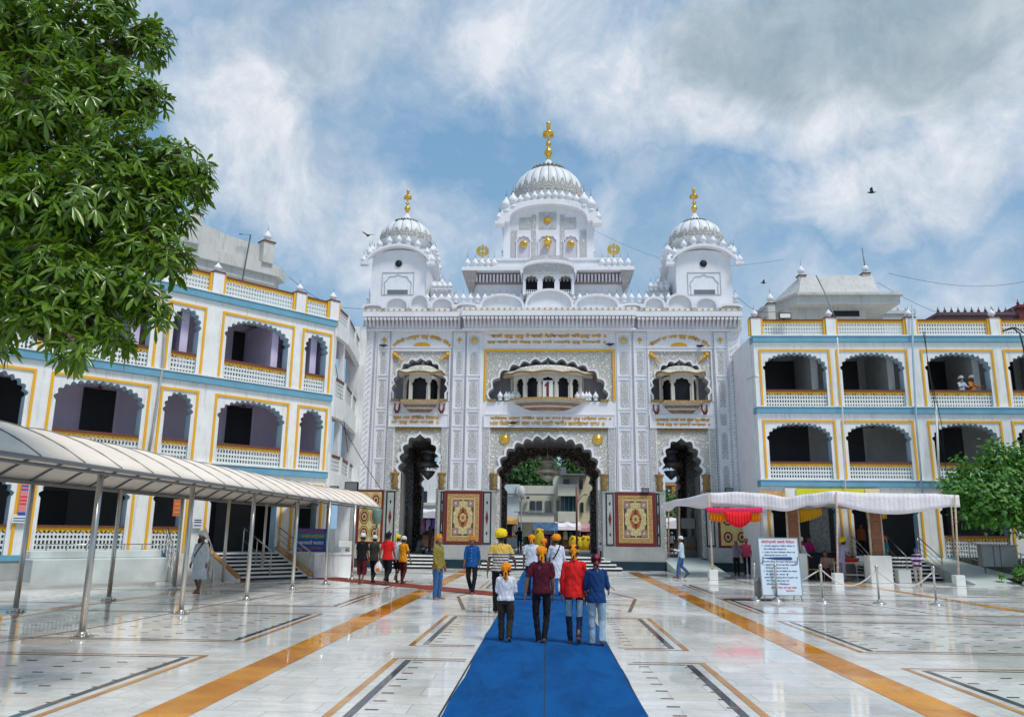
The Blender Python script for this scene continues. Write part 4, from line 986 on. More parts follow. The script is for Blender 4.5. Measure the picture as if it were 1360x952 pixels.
# upper chamber
y2 = 3.2
def c3(px, py, yl=y2): return L(px, py, yl)
xa, xb = c3(668.5, 320)[0], c3(788.5, 320)[0]; xc = (xa+xb)/2; w = (xb-xa)/2; zf = c3(728, 347)[1]; ze = c3(728, 297)[1]; za = c3(728, 273)[1]
yc = y2+w
m = MB(); m.box(xa+.3, xb-.3, y2+.04, yc+w, zE, ze); tympan(m, w*.93, ze-.01, za, y2+.04, y2+.5, xc=xc); m.build('upper_chamber', WHITE, gate)
for a_ in (xa, xb-.42): m = MB(); m.box(a_, a_+.42, y2, yc+w, zE, ze); m.build('corner_pier', WHITE, gate)
m = MB(); m.box(xa+.44, xa+.80, y2+.0, y2+.04, zf, c3(728, 306)[1]); m.box(xb-.80, xb-.44, y2+.0, y2+.04, zf, c3(728, 306)[1])
for a_, b_ in ((706, 712), (744, 750)): m.box(c3(a_, 300)[0], c3(b_, 300)[0], y2, y2+.04, zf, c3(728, 285)[1])
for q in (711, 746.5): pass
m.build('stone_tracery', RELF, gate)
for a_, b_, t in ((686, 704.5, 314), (715.5, 739, 313.5), (749, 767.5, 314)):
    p, q = c3(a_, 330)[0], c3(b_, 330)[0]; A = arch((p+q)/2, q-p, c3(728, 323)[1], c3(728, t)[1], 2, .3)
    m = MB(); m.prism([(p, zf)]+A+[(q, zf)], y2-.0, y2+.05, 1); rim(m, A, .06, y2-.06, y2+.05, 0, zf); m.build('niche', [WHITE, MATS['recess_plaster']], gate)
for px_, r_ in ((695.5, .21), (758, .21)):
    x, z = c3(px_, 325); m = MB(); m.lathe([(.01, 0), (r_, 0), (r_*1.05, .04), (r_*.8, .07), (.01, .07)], n=20); m.v = [(u, -q, v) for u, v, q in m.v]; mo = m.build('gilt_disc', GOLD, gate, (x, y2-.06, z))
    link_mesh('disc_emblem', KH, mo, (0, -.1, 0), scale=(.42,)*3)
x, z = c3(727.5, 324); m = MB(); m.lathe([(.02, -.38), (.16, -.30), (.07, -.18), (.22, -.05), (.26, .05), (.17, .16), (.07, .28), (.10, .32), (.03, .42), (.01, .56)], n=14); m.build('gilt_urn', GOLD, gate, (x, y2-.25, z))
for a_, b_, t, bb in ((716, 739, 282, 303), (690, 705, 289, 303), (749, 765, 289, 303)):
    p, q = c3(a_, 295)[0], c3(b_, 295)[0]; m = MB(); m.box(p, q, y2-.01, y2+.04, c3(728, bb)[1], c3(728, t)[1]); m.build('tracery_panel', RELF, gate)
x, z = c3(727, 293); m = MB(); m.lathe([(.01, 0), (.2, 0), (.2, .03), (.01, .04)], n=16); m.v = [(u, -q, v) for u, v, q in m.v]; m.build('gilt_boss', GOLDP, gate, (x, y2-.03, z))
m = MB(); vault(m, w+.28, w+.28, ze-.02, c3(728, 268)[1]-ze, 24, .16, cx_=xc, cy_=yc); m.build('arched_eave', WHITE, gate)
m = MB(); n = 24
def mf(ww, zz, k=9): return [(xc-ww*math.cos(PI*i/n), ze+(zz-ze)*math.sin(PI*i/n)**.75-.0*abs(math.sin(k*PI*i/n))) for i in range(n+1)]
a, b = mf(w+.30, c3(728, 268)[1]), mf(w*.86, c3(728, 274.5)[1]); vs = []
for (p, q), (r_, s_) in zip(a, b): vs += [(p, y2-.42, q), (r_, y2-.42, s_-.1*0), (r_, y2+.1, s_), (p, y2+.1, q)]
m.add(vs, [(4*i+k, 4*i+(k+1) % 4, 4*i+4+(k+1) % 4, 4*i+4+k) for i in range(n) for k in range(4)]+[(0, 1, 2, 3), (4*n+3, 4*n+2, 4*n+1, 4*n)])
for s in (-1, 1): m.box(xc+s*(w+.2)-.28, xc+s*(w+.2)+.28, y2-.45, y2+.2, ze-.16, ze+.02)
m.build('front_arch_band', WHITE, gate)
m = MB(); m.lathe([(w*.90, 0), (w*.92, .5), (w*.86, .62)], n=32); m.build('drum', WHITE, gate, (xc, yc, ze+.2))
yd = GY+yc
dome(xc, yc, at(728, 272, yd)[1], (at(773, 262, yd)[0]-at(682, 262, yd)[0])/2, at(728, 213.5, yd)[1], at(728, 226, yd)[1], at(727, 162, yd)[1], 24, True)
for k in (-1, -.86, -.72, -.57, -.43, -.28, -.14, 0, .14, .28, .43, .57, .72, .86, 1):
    zz_ = ze-.02+(c3(728, 268)[1]-ze)*max(0, 1-k*k)**.6; sc_ = 1.5 if abs(k) in (.72, .86) else 1.0
    for yy in (y2-.25, yc+w+.25): link_mesh('parapet_bulb', BULB, gate, (xc+(w+.25)*k, yy, zz_), scale=(sc_,)*3)
for s in (-1, 1):
    for dy in (.25, .75, 1.25): link_mesh('parapet_bulb', BULB, gate, (xc+s*(w+.25), y2+dy, ze+.4*dy), scale=(1.0,)*3)
# chandeliers hanging in the archways
CHG = mat('chandelier_brass', (.72, .58, .38), .35, metal=.3, var=.2); CHC = mat('chandelier_glass', (.75, .70, .55), .15, var=.2, spec=.8)
def chandelier(x, y, ztop, zb, s, label, dark=False):
    t = thing('chandelier', label, 'chandelier', (x, y, zb), 0, 'chandeliers hanging in the archways'); H_ = ztop-zb
    m1, m2 = (CHG, CHC) if not dark else (WOOD, GREYM)
    m = MB(); m.tube([(0, 0, H_*.55), (0, 0, H_+.9)], .02, 6); m.lathe([(.02, H_), (.2*s, H_*.95), (.05*s, H_*.88)], n=10); m.build('chain', m1, t)
    for i, (r0, z0, r1, z1) in enumerate(((.05, .0, .52, .24), (.80, .36, .74, .50), (.45, .5, .38, .72), (.62, .78, .25, .90))):
        m = MB(); m.lathe([(r0*s, z0*H_), ((r0*.4+r1*.6)*s*1.08, (z0*.5+z1*.5)*H_), (r1*s, z1*H_), (r1*s*.8, z1*H_+.02)], n=20, ribs=lambda a: 1+.04*math.cos(16*a)); m.build('glass_tier', m2, t)
    m = MB()
    for k in range(16):
        a = 2*PI*k/16; m.tube([(.3*s*math.cos(a), .3*s*math.sin(a), H_*.40), (.62*s*math.cos(a), .62*s*math.sin(a), H_*.30), (.84*s*math.cos(a), .84*s*math.sin(a), H_*.40)], .018*s, 4); m.ball((.84*s*math.cos(a), .84*s*math.sin(a), H_*.46), (.045*s, .045*s, .10*s), 6, 0, 4)
    m.build('arm_ring', m1, t)
Yc = GY+3.9
x, zt_ = at(727, 606, Yc); _, zb_ = at(727, 640, Yc); chandelier(x, Yc, zt_, zb_, .85, 'large brass and glass chandelier hanging in the middle archway')
for px_, lab in ((570, 'dark ornate chandelier hanging inside the left archway'), (890, 'dark ornate chandelier hanging inside the right archway')):
    x, zt_ = at(px_, 590, GY+3); _, zb_ = at(px_, 637, GY+3); chandelier(x, GY+3, zt_, zb_, .75, lab, True)
# ------------------------------------------------------------------ arcaded side buildings (local x along the front, +y inwards)
BZ = [(7.37, 8.32, 9.22, 10.03, 10.21, 10.71), (4.06, 5.02, 5.96, 6.75, 6.90, 7.37)]   # band, rail top, spring, apex, frame top, next band
def smooth_arch(mb, *a): pass
def arcade(root, u0, u1, bayl, posts, depth=5.5, ground=None, flip=1, jal=True, inner=None):
    """bayl: (ua, ub) openings' yellow frames; ground: list of (ua, ub, kind)"""
    bl = sorted(bayl)
    for lv_, (zb, zr, zs, za, zt, zn) in enumerate(BZ):
        w = MB(); e = u0
        for a, b in bl:
            w.box(e, a+.03, 0, .45, zb+.15, zn-.16, 0); e = b-.03
            A = arch((a+b)/2, b-a-.30, zs, za, 7 if b-a > 2 else 4, .45); opening(w, a+.03, b-.03, zb+.15, zn-.16, A, 0.0, .45, 0, 1)
        w.box(e, u1, 0, .45, zb+.15, zn-.16, 0)
        w.build('storey_wall', [WHITE2, LBLUE], root)
        for a, b in bl:
            m = MB(); frame(m, a, b, zb+.17, zt, .085, -.05, .01, 0, False); m.build('yellow_frame', YEL, root)
            q = MB(); q.box(a+.16, b-.16, .10, .16, zb+.17, zr-.15); jo = q.build('lattice_rail', JALI, root)
            q = MB(); n = max(4, int((b-a-.3)/.155)); st = (b-a-.32)/n
            for i in range(n):
                x = a+.16+i*st; q.prism([(x, zr-.08), (x, zr-.14), (x+st*.5, zr-.24), (x+st, zr-.14), (x+st, zr-.08)], .07, .17, 0)
            q.box(a+.12, b-.12, .02, .22, zr-.09, zr, 1); q.build('rail_cap', [YEL, BROWN if (lv_ == 0 or root.get('warm')) else BROWN], jo)
            for e_ in (a+.09, b-.15): q = MB(); q.box(e_, e_+.06, .005, .45, zb+.16, zs); q.build('jamb', BLUEP if lv_ == 0 and root.get('warm') else LBLUE, root)
        f = MB(); f.box(u0, u1, -.02, depth, zb-.16, zb-.02, 0) if False else f.box(u0, u1, .45, depth, zb-.05, zb+.15, 0)
        f.build('floor_slab', CREAMW, root)
    for z in (10.71, 7.37, 4.06):
        m = MB(); m.box(u0-.04, u1+.04, -.12, .5, z-.155, z+.115, 0); m.box(u0-.06, u1+.06, -.16, .5, z+.117, z+.165, 1); m.build('blue_band', [BLUEP, WHITE2], root)
    m = MB(); m.box(u0, u1, .46, depth, 10.60, 10.80); m.build('roof_slab', CREAMW, root)
    # back wall of the verandahs with doorways
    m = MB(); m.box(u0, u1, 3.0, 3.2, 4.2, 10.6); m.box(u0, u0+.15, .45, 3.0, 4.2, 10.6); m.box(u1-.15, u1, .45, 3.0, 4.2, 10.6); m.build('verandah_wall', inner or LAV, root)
    k = 0
    for a, b in bl:
        for zb in (7.52, 4.21):
            q = MB(); c = (a+b)/2+(.45 if k % 2 else -.55); ww = min(.5 if k % 3 else 1.0, (b-a)*.28)
            xo = 1.75 if root.get('warm') else .75
            if b-a > 2: q.box(a+.2+xo, a+.2+xo+(b-a)*(.62 if k % 4 < 2 else .35), 2.9, 2.998, zb, zb+2.75)
            else: q.box(c-.4+xo, c+.1+xo, 2.9, 2.998, zb, zb+2.0)
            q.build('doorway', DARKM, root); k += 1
            if b-a > 2:
                q = MB(); xe = a+.2+xo+(b-a)*(.62 if (k-1) % 4 < 2 else .35); q.box(xe, xe+.16, 2.86, 2.995, zb, zb+2.8); q.build('door_jamb', inner or LAV, root)
                q = MB(); q.tube([(c, 1.7, zb+2.95), (c, 1.7, zb+2.62)], .02, 6)
                for w_ in range(3): q.add([(c+.08*math.cos(w_*2.09+.5), 1.7+.08*math.sin(w_*2.09+.5), zb+2.6), (c+.55*math.cos(w_*2.09+.4), 1.7+.55*math.sin(w_*2.09+.4), zb+2.6), (c+.55*math.cos(w_*2.09+.6), 1.7+.55*math.sin(w_*2.09+.6), zb+2.62), (c+.08*math.cos(w_*2.09+.9), 1.7+.08*math.sin(w_*2.09+.9), zb+2.62)], [(0, 1, 2, 3)])
                q.lathe([(.08, -.05), (.09, 0), (.05, .06)], (c, 1.7, zb+2.6), 10); q.build('ceiling_fan', BROWN, root)
                q = MB(); q.box(a+.3, b-.3, 1.3, 1.42, zb+2.75, zb+2.95); q.build('ceiling_beam', inner or LAV, root)
            if k % 2:
                q = MB(); q.box(b-.75, b-.45, .46, 2.99, zb, zb+2.8); q.build('cross_wall', inner or LAV, root)
    # parapet
    P = sorted(posts); pr = MB()
    for p in P:
        m = MB(); m.box(p-.22, p+.22, -.10, .3, 10.875, 11.70, 0); m.box(p-.25, p+.25, -.13, .33, 11.70, 11.76, 1); po = m.build('parapet_post', [WHITE2, BROWN], root)
        for s in (-1, 1):
            q = MB(); q.box(p+s*.28-.045, p+s*.28+.045, -.04, .1, 10.88, 11.66); q.build('yellow_strip', YEL, po)
        link_mesh('post_bulb', BULB, po, (p, .1, 11.74), scale=(.78, .78, .66))
    for a, b in zip(P, P[1:]):
        m = MB(); m.box(a+.32, b-.32, .06, .12, 10.88, 11.53); jo = m.build('parapet_lattice', JALI, root)
        q = MB(); n = int((b-a-.64)/.155); st = (b-a-.64)/n
        for i in range(n):
            x = a+.32+i*st; q.prism([(x, 11.60), (x, 11.53), (x+st*.5, 11.43), (x+st, 11.53), (x+st, 11.60)], .04, .13, 0)
        q.box(a+.30, b-.30, 0, .17, 11.60, 11.66, 1); q.build('parapet_cap', [YEL, BROWN], jo)
def groundfloor(root, u0, u1, bl, depth=5.5, zfl=.88, inner=None):
    zs, za, zt = 2.7, 3.42, 3.62
    w = MB(); e = u0
    for a, b, k in sorted(bl):
        w.box(e, a+.03, 0, .45, zfl, 3.90); e = b-.03
        A = arch((a+b)/2, b-a-.30, zs, za, 7 if b-a > 2 else 4, .45); opening(w, a+.03, b-.03, zfl, 3.90, A, 0.0, .45, 0, 1)
        m = MB(); frame(m, a, b, zfl, zt, .085, -.05, .01, 0, False); m.build('yellow_frame', YEL, root)
        for e_ in (a+.09, b-.15): m = MB(); m.box(e_, e_+.06, .005, .45, zfl+.16, zs); m.build('jamb', LBLUE, root)
        if k:
            q = MB(); q.box(a+.16, b-.16, .10, .16, zfl+.02, zfl+.75); jo = q.build('lattice_rail', JALI, root)
            q = MB(); n = max(4, int((b-a-.3)/.155)); st = (b-a-.32)/n; zr = zfl+.95
            for i in range(n):
                x = a+.16+i*st; q.prism([(x, zr-.07), (x, zr-.15), (x+st*.5, zr-.24), (x+st, zr-.15), (x+st, zr-.07)], .07, .17, 0)
            q.box(a+.12, b-.12, .02, .22, zr-.07, zr, 1); q.build('rail_cap', [YEL, BROWN], jo)
    w.box(e, u1, 0, .45, zfl, 3.90); w.build('ground_wall', [WHITE2, LBLUE], root)
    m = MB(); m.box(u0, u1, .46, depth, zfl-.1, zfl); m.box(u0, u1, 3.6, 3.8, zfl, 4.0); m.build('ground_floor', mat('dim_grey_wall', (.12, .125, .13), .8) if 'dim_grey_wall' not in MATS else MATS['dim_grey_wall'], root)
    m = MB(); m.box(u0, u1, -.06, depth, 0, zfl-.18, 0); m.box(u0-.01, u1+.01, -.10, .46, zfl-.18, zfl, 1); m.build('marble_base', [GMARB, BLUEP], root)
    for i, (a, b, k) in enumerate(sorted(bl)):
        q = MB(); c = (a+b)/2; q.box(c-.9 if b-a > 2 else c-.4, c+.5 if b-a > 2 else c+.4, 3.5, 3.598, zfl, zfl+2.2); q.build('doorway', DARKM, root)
# right wing (parallel to the gate, closer)
RX0 = 9.66; RY = 36.4
rb = thing('arcaded_building', 'white, blue and yellow arcaded building right of the gateway', 'building', (RX0, RY, 0))
frR = [(9.88, 13.13), (13.41, 16.64), (17.25, 20.52), (20.97, 24.2), (24.5, 27.8)]
frR = [(a-RX0, b-RX0) for a, b in frR]
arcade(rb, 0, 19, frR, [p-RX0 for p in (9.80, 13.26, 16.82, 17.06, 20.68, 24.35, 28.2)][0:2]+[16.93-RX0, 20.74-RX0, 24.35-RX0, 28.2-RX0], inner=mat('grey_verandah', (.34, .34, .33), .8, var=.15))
groundfloor(rb, 0, 19, [(a, b, i >= 2) for i, (a, b) in enumerate(frR)])
m = MB(); m.box(-.04, -.005, .46, 3.9, 0, 10.9); m.build('end_wall', WHITE, rb)
# roof house on the right wing
def roofhouse(root, pts, z0, z1, z2, z3, name='roof_house'):
    pass
def ploc(root, px, py, Y): x, z = at(px, py, Y); return x-root.location.x, z
Yr = 40.0; dy = Yr-RY
def rr(px, py): return ploc(rb, px, py, Yr)
m = MB(); a = rr(1035, 415)[0]; b = rr(1150, 415)[0]; m.box(a+.3, b, dy, dy+4, 10.8, rr(1100, 408)[1]); m.build('roof_room', CREAMW, rb)
m = MB(); a2, b2 = rr(1052, 400)[0], rr(1186, 400)[0]; za_, zb_ = rr(1100, 409)[1], rr(1100, 396)[1]
m.slab([(a2-1.0, dy-.2+2), (a2, dy-.8), (b2, dy-.8), (b2, dy+4), (a2-1.0, dy+4)], za_, za_+.42); m.slab([(a2-1.15, dy-.3+2), (a2-.05, dy-1.0), (b2+.15, dy-1.0), (b2+.15, dy+4), (a2-1.15, dy+4)], za_+.42, zb_+.02)
m.build('roof_eave', CREAMW, rb)
m = MB(); zt_ = rr(1100, 366)[1]; a3, b3 = rr(1060, 380)[0], rr(1160, 380)[0]
m.add([(a3-1.2, dy+1.5, zb_), (a3-.2, dy-.6, zb_), (b3, dy-.6, zb_), (b3, dy+3.5, zb_), (a3-1.2, dy+3.5, zb_), (a3+.2, dy+1.5, zt_), (a3+.2, dy, zt_), (b3, dy, zt_), (b3, dy+3.5, zt_), (a3+.2, dy+3.5, zt_)],
      [(0, 1, 6, 5), (1, 2, 7, 6), (2, 3, 8, 7), (3, 4, 9, 8), (4, 0, 5, 9), (5, 6, 7, 8, 9), (4, 3, 2, 1, 0)]); m.build('roof_tank_house', CREAMW, rb)
for px_, py_, s in ((1065, 366, 1.0), (1150, 363, 1.0), (1024, 403, .8)):
    x, z = rr(px_, py_); m = MB(); m.box(x-.18, x+.18, dy-.05, dy+.3, z-1.2 if s < 1 else zb_, z-.02, 0); m.box(x-.22, x+.22, dy-.1, dy+.35, z-.03, z+.03, 1); po = m.build('roof_post', [CREAMW, BROWN], rb)
    link_mesh('post_bulb', BULB, po, (x, dy+.1, z), scale=(.9,)*3)
m = MB(); x, z = rr(1127, 419); m.box(x-.9, x+.55, dy-.02, dy+.02, z-.05, z+.25); m.build('roof_vent', DARKM, rb)
# left wing, at an angle
LX, LY, LANG = -9.4, 33.6, 42.0
lb = thing('arcaded_building', 'white, blue and yellow arcaded building standing at an angle left of the gateway', 'building', (LX, LY, 0), 0)
lb['warm'] = 1
du = Vector((-math.sin(R(LANG)), -math.cos(R(LANG)), 0))     # along the front towards the camera
# local x = -du (so that +y local is inwards, away from the court)
ang = math.atan2(-du.y, -du.x); lb.rotation_euler = (0, 0, ang)
Lb = [(.10, 1.56), (1.95, 5.15), (5.80, 7.25), (7.60, 10.90), (11.35, 14.6), (15.0, 16.4), (16.8, 20.0)]
neg = lambda l: [(-b, -a) for a, b in l]
arcade(lb, -21, 0, neg(Lb), [-.10, -1.78, -5.48, -7.43, -11.12, -14.8, -16.6, -20.3])
groundfloor(lb, -21, 0, [(-b, -a, i not in (1,)) for i, (a, b) in enumerate([(.10, 1.56), (1.95, 5.15), (5.80, 7.25), (7.75, 10.95), (11.35, 14.6), (15.0, 16.4), (16.8, 20.0)])])
del lb['warm']
# roof house on the left wing
m = MB(); m.box(-7.4, -1.85, 3.9, 8.5, 10.8, 13.0); m.build('roof_room', CREAMW, lb)
m = MB(); m.slab([(-6.4, 3.45), (-1.3, 3.3), (-.75, 3.9), (-.75, 9), (-7.6, 9), (-7.6, 4.4)], 12.9, 13.3); m.slab([(-6.35, 3.25), (-1.2, 3.1), (-.55, 3.7), (-.55, 9.1), (-7.8, 9.1), (-7.8, 4.3)], 13.3, 13.8); m.build('roof_eave', CREAMW, lb)
m = MB(); m.add([(-6.1, 3.6, 12.9), (-1.4, 3.5, 12.9), (-1.9, 3.89, 12.1), (-5.9, 3.89, 12.1)], [(0, 1, 2, 3)]); m.build('soffit', CREAMW, lb)
m = MB(); m.prism([(-6.6, 13.8), (-1.6, 13.8), (-1.6, 14.62), (-2.6, 14.66), (-3.8, 14.72), (-4.9, 14.92), (-6.6, 15.05)], 3.35, 7.5); m.build('roof_tank_house', CREAMW, lb)
for x, z in ((-5.35, 15.15), (-1.85, 14.8)):
    m = MB(); m.box(x-.27, x+.27, 3.0, 3.5, 13.8, z, 0); m.box(x-.31, x+.31, 2.95, 3.55, z, z+.06, 1); po = m.build('roof_post', [CREAMW, BROWN], lb); link_mesh('post_bulb', BULB, po, (x, 3.25, z+.05), scale=(.9,)*3)
m = MB(); m.box(-4.0, -2.9, 3.85, 3.91, 11.9, 12.2); m.build('roof_vent', DARKM, lb)
# far roofs with rows of spikes
for px0, px1, pyt, mt, lab in ((1172, 1214, 413, CREAMW, 'pale far roof edged with small spikes behind the right parapet'), (1246, 1345, 415, MATS.get('far_roof_paint') or mat('far_roof_paint', (.13, .08, .085)), 'dark maroon far roof edged with small spikes behind the right parapet'), (1352, 1400, 405, MAROON, 'dark maroon spiked roof corner at the far right edge')):
    Y = 62; (x0, z0), (x1, _) = at(px0, pyt, Y), at(px1, pyt, Y); t = thing('far_building', lab, 'building', ((x0+x1)/2, Y, 0)); w_ = (x1-x0)/2
    m = MB(); m.box(-w_, w_, 0, 6, 0, z0-.25); m.box(-w_-.1, w_+.1, -.15, 6, z0-.25, z0); m.build('wall', mt, t)
    m = MB(); n = int(w_*2/.5)
    for i in range(n+1): m.lathe([(.10, -.02), (.13, .12), (.05, .28), (.01, .5)], (-w_+i*2*w_/n, 0, z0), 6)
    m.build('spike_row', mt, t)
# the recessed balconies linking left wing and gateway
ln = thing('corner_balcony_block', 'narrow lavender and white balcony block wedged between the left arcade and the gateway', 'building', (-9.4, 33.6, 0))
Pts = [(-.02, .25), (.05, 2.0), (-.25, 4.6), (-.55, 6.8)]
for lv_, (zb, zr) in enumerate(((7.37, 8.4), (4.06, 5.0), (10.71, 11.6))):
    for i, ((xa, ya), (xb, yb)) in enumerate(zip(Pts, Pts[1:])):
        m = MB(); lnn = math.hypot(xb-xa, yb-ya); an = math.atan2(yb-ya, xb-xa)
        m.box(0, lnn, -.12, .12, zb-(.75 if lv_ < 2 else .5), zb+.16, 0); m.box(0, .25, -.08, .10, zb+.16, zr, 0); m.box(lnn-.15, lnn, -.08, .10, zb+.16, zr, 0)
        m.v = [(xa+x*math.cos(an)-y*math.sin(an), ya+x*math.sin(an)+y*math.cos(an), z) for x, y, z in m.v]; o = m.build('balcony_front', WHITE2, ln)
        m = MB(); m.box(.25, lnn-.15, -.03, .03, zb+.16, zr-.10, 0); j = link_mesh('lattice_rail', m.mesh('lattice_rail', JALI), o, (xa, ya, 0), an)
        m = MB(); m.box(.25, lnn-.15, -.06, .08, zr-.10, zr, 0); link_mesh('rail_cap', m.mesh('rail_cap', BROWN), j)
    m = MB(); m.slab([(-.02, .25), (.05, 2.0), (-.25, 4.6), (-.55, 6.8), (-4, 6.8), (-4, 3.5)], zb-.1, zb+.14); m.build('balcony_floor', CREAMW, ln)
m = MB(); m.slab([(-2.2, 1.6), (-1.5, 3.2), (-1.6, 4.6), (-1.9, 6.8), (-4.5, 6.8), (-4.5, 4.0)], .6, 10.7); m.build('inner_wall', LAV, ln)
m = MB(); m.box(-.35, .02, .1, .45, 0, 11.6); m.box(-1.1, -.10, 6.5, 6.9, 0, 12.3); m.box(-.25, -.02, 1.85, 2.1, 4.0, 11.5); m.build('corner_pier', WHITE2, ln)
m = MB(); m.prism([(0, 0), (.22, 0), (.22, .85), (.11, 1.0), (0, .85)], -.03, .0); m.build('gilt_spear', GOLDP, ln, (-.95, 6.48, 11.3))
m = MB(); m.box(-2.2, -.12, .45, 6.3, 0, 1.25); m.build('base_wall', WHITE2, ln)
m = MB(); m.box(-2.0, -.5, 1.2, 3.0, 1.25, 3.4); m.build('doorway', DARKM, ln)
# ------------------------------------------------------------------ covered walkway on the left
wk = thing('covered_walkway', 'long cream fabric walkway canopy on steel posts along the left side', 'canopy', (-9.3, 20, 0))
YS = [5.6+1.12*i for i in range(27)]
def prof_w(Y):
    k = max(0, (Y-30)/5.0)
    f, c_, b = -7.32+.1*k, -9.25+.75*k, -11.15+1.5*k
    return f, c_, b
def arcpt(Y, t, dz=0.0):
    f, c_, b = prof_w(Y); x = f+(b-f)*t; z = 2.74+.70*math.sin(PI*t)**.9+dz*math.sin(PI*t)
    return x, z
m = MB(); n = 14; vs = []; SUB = []
for a, b in zip(YS, YS[1:]): SUB += [a, a+(b-a)*.25, a+(b-a)*.5, a+(b-a)*.75]
SUB.append(YS[-1])
for Y in SUB:
    q = ((Y-YS[0]) % 1.12)/1.12; sag = -.045*math.sin(PI*q)
    for i in range(n+1):
        x, z = arcpt(Y, i/n, sag); vs.append((x+9.3, Y-20, z))
fs = [(j*(n+1)+i, j*(n+1)+i+1, (j+1)*(n+1)+i+1, (j+1)*(n+1)+i) for j in range(len(SUB)-1) for i in range(n)]
m.add(vs, fs, 0, True); rf = m.build('roof_fabric', CANOPY, wk, recalc=False)
so_ = rf.modifiers.new('t', 'SOLIDIFY'); so_.thickness = .012
for Y in YS:
    m = MB(); m.tube([(arcpt(Y, i/10)[0]+9.3, Y-20, arcpt(Y, i/10)[1]-.03) for i in range(11)], .024, 6); m.build('roof_rib', GREYM, wk)
    m = MB(); m.tube([(arcpt(Y, i/10)[0]+9.3, Y-20, arcpt(Y, i/10)[1]+.014) for i in range(11)], .020, 4); m.build('fabric_seam', MATS.get('seam_grey') or mat('seam_grey', (.30, .27, .24)), rf)
for k in (0, 2):
    m = MB(); m.tube([(prof_w(Y)[k]+9.3, Y-20, 2.72) for Y in YS], .035, 8); m.build('eave_rail', GREYM, wk)
    m = MB(); m.tube([(prof_w(Y)[k]+9.3+(.25 if k == 0 else -.25)*-1, Y-20, 2.66) for Y in YS], .028, 8); m.build('inner_rail', GREYM, wk)
for px_, py_ in ((108, 846), (240, 815), (327, 797), (388, 783), (432, 776), (467, 769.5), (20, 813), (144, 797), (231, 783), (295, 777), (347, 768), (-30, 905), (-140, 835)):
    x, y = gnd(px_, py_)
    if x < -20: continue
    if px_ == -30: x, y = -7.6, 9.9
    if px_ == -140: x, y = -11.2, 13.4
    m = MB(); m.tube([(0, 0, 0), (0, 0, 2.70)], .052, 12); p = m.build('post', STEEL, wk, (x+9.3, y-20, 0))
    m = MB(); m.box(-.14, .14, -.14, .14, .004, .02); 
    for sx in (-.1, .1):
        for sy in (-.1, .1): m.lathe([(.02, .02), (.02, .05)], (sx, sy, 0), 6)
    m.lathe([(.085, .02), (.085, .06), (.055, .10)], n=12); m.build('base_flange', STEEL, p)
# ------------------------------------------------------------------ white tent on bamboo poles
tn = thing('tent_canopy', 'white cloth tent on bamboo poles with red and orange frill', 'tent', (10.5, 32.5, 0))
def tl(x, y, z): return (x-10.5, y-32.5, z)
FX = [6.0, 6.7, 8.6, 9.0, 10.9, 13.0, 15.2]
TP = [(lambda a: (a[0], Yq, a[1]))(at(pxq, pyq, Yq)) for pxq, pyq, Yq in ((880, 668, 35.6), (903, 663, 34.4), (944, 655, 32.8), (978, 653.5, 32.7), (1012, 655.5, 32.5), (1045, 660.5, 32.2), (1076, 656, 31.8), (1105, 652.5, 31.4), (1150, 655, 31.3), (1195, 656, 31.2), (1235, 656, 31.1), (1273, 658, 31.0))]
def front(u):                                    # u in 0..1 along the front edge
    pts = TP
    k = u*(len(pts)-1); i = min(int(k), len(pts)-2); f = k-i
    a, b = pts[i], pts[i+1]; s = f*f*(3-2*f)
    return tuple(a[j]+(b[j]-a[j])*(f if j < 2 else s) for j in range(3))
N = 84; m = MB(); vs = []; NJ = 10
for i in range(N+1):
    x, y, z = front(i/N)
    for j in range(NJ+1):
        t = j/NJ; X_ = x+(.2 if x > 7 else 0)*t; Y_ = y+(36.0-y)*t; Z_ = z+(3.0-z)*t-.28*math.sin(PI*t)*(.6+.4*math.sin(i*.5))-.05*abs(math.sin(i*.33))
        vs.append(tl(X_, Y_, Z_))
m.add(vs, [(i*(NJ+1)+j, (i+1)*(NJ+1)+j, (i+1)*(NJ+1)+j+1, i*(NJ+1)+j+1) for i in range(N) for j in range(NJ)], 0, True); m.build('roof_cloth', TARP, tn, recalc=False).modifiers.new('t', 'SOLIDIFY').thickness = .008
m = MB(); vs = []; NV = 420
for i in range(NV+1):
    u = i/NV; x, y, z = front(u); wob = .008*math.sin(i*1.15)+.02*math.sin(i*.21); drop = (.40+.30*math.sin(PI*min(1, max(0, (x-10.9)/4.3)))+.16*math.sin(PI*min(1, max(0, (x-6.6)/3.6))))*min(1, .45+max(0, x-5)/3)*1.12
    for j in range(5):
        t = j/4; vs.append(tl(x, y-.03+wob*(1 if t < .5 else .55), z+.02-drop*t))
m.add(vs, [(i*5+j, (i+1)*5+j, (i+1)*5+j+1, i*5+j+1) for i in range(NV) for j in range(4)], 0, True); m.build('valance', TARP, tn, recalc=False).modifiers.new('t', 'SOLIDIFY').thickness = .006
m = MB(); vs = []; RF = cloth('red_frill', (.85, .02, .03), .7); OF = cloth('orange_frill', (.80, .22, .01), .7); PF = cloth('pink_band', (.85, .03, .14), .7)
def frill(x0, x1, y, z0, dropf, nme, mt, amp=.045, fr=2.2):
    q = MB(); vs = []; NN = int((x1-x0)*70)
    for i in range(NN+1):
        u = i/NN; x = x0+(x1-x0)*u; d = dropf(u)
        for j in range(4): t = j/3; vs.append(tl(x, y+amp*math.sin(i*fr*.35)*t, z0-.04*math.sin(PI*u)-d*t))
    q.add(vs, [(i*4+j, (i+1)*4+j, (i+1)*4+j+1, i*4+j+1) for i in range(NN) for j in range(3)], 0, True); q.build(nme, mt, tn, recalc=False).modifiers.new('t', 'SOLIDIFY').thickness = .006
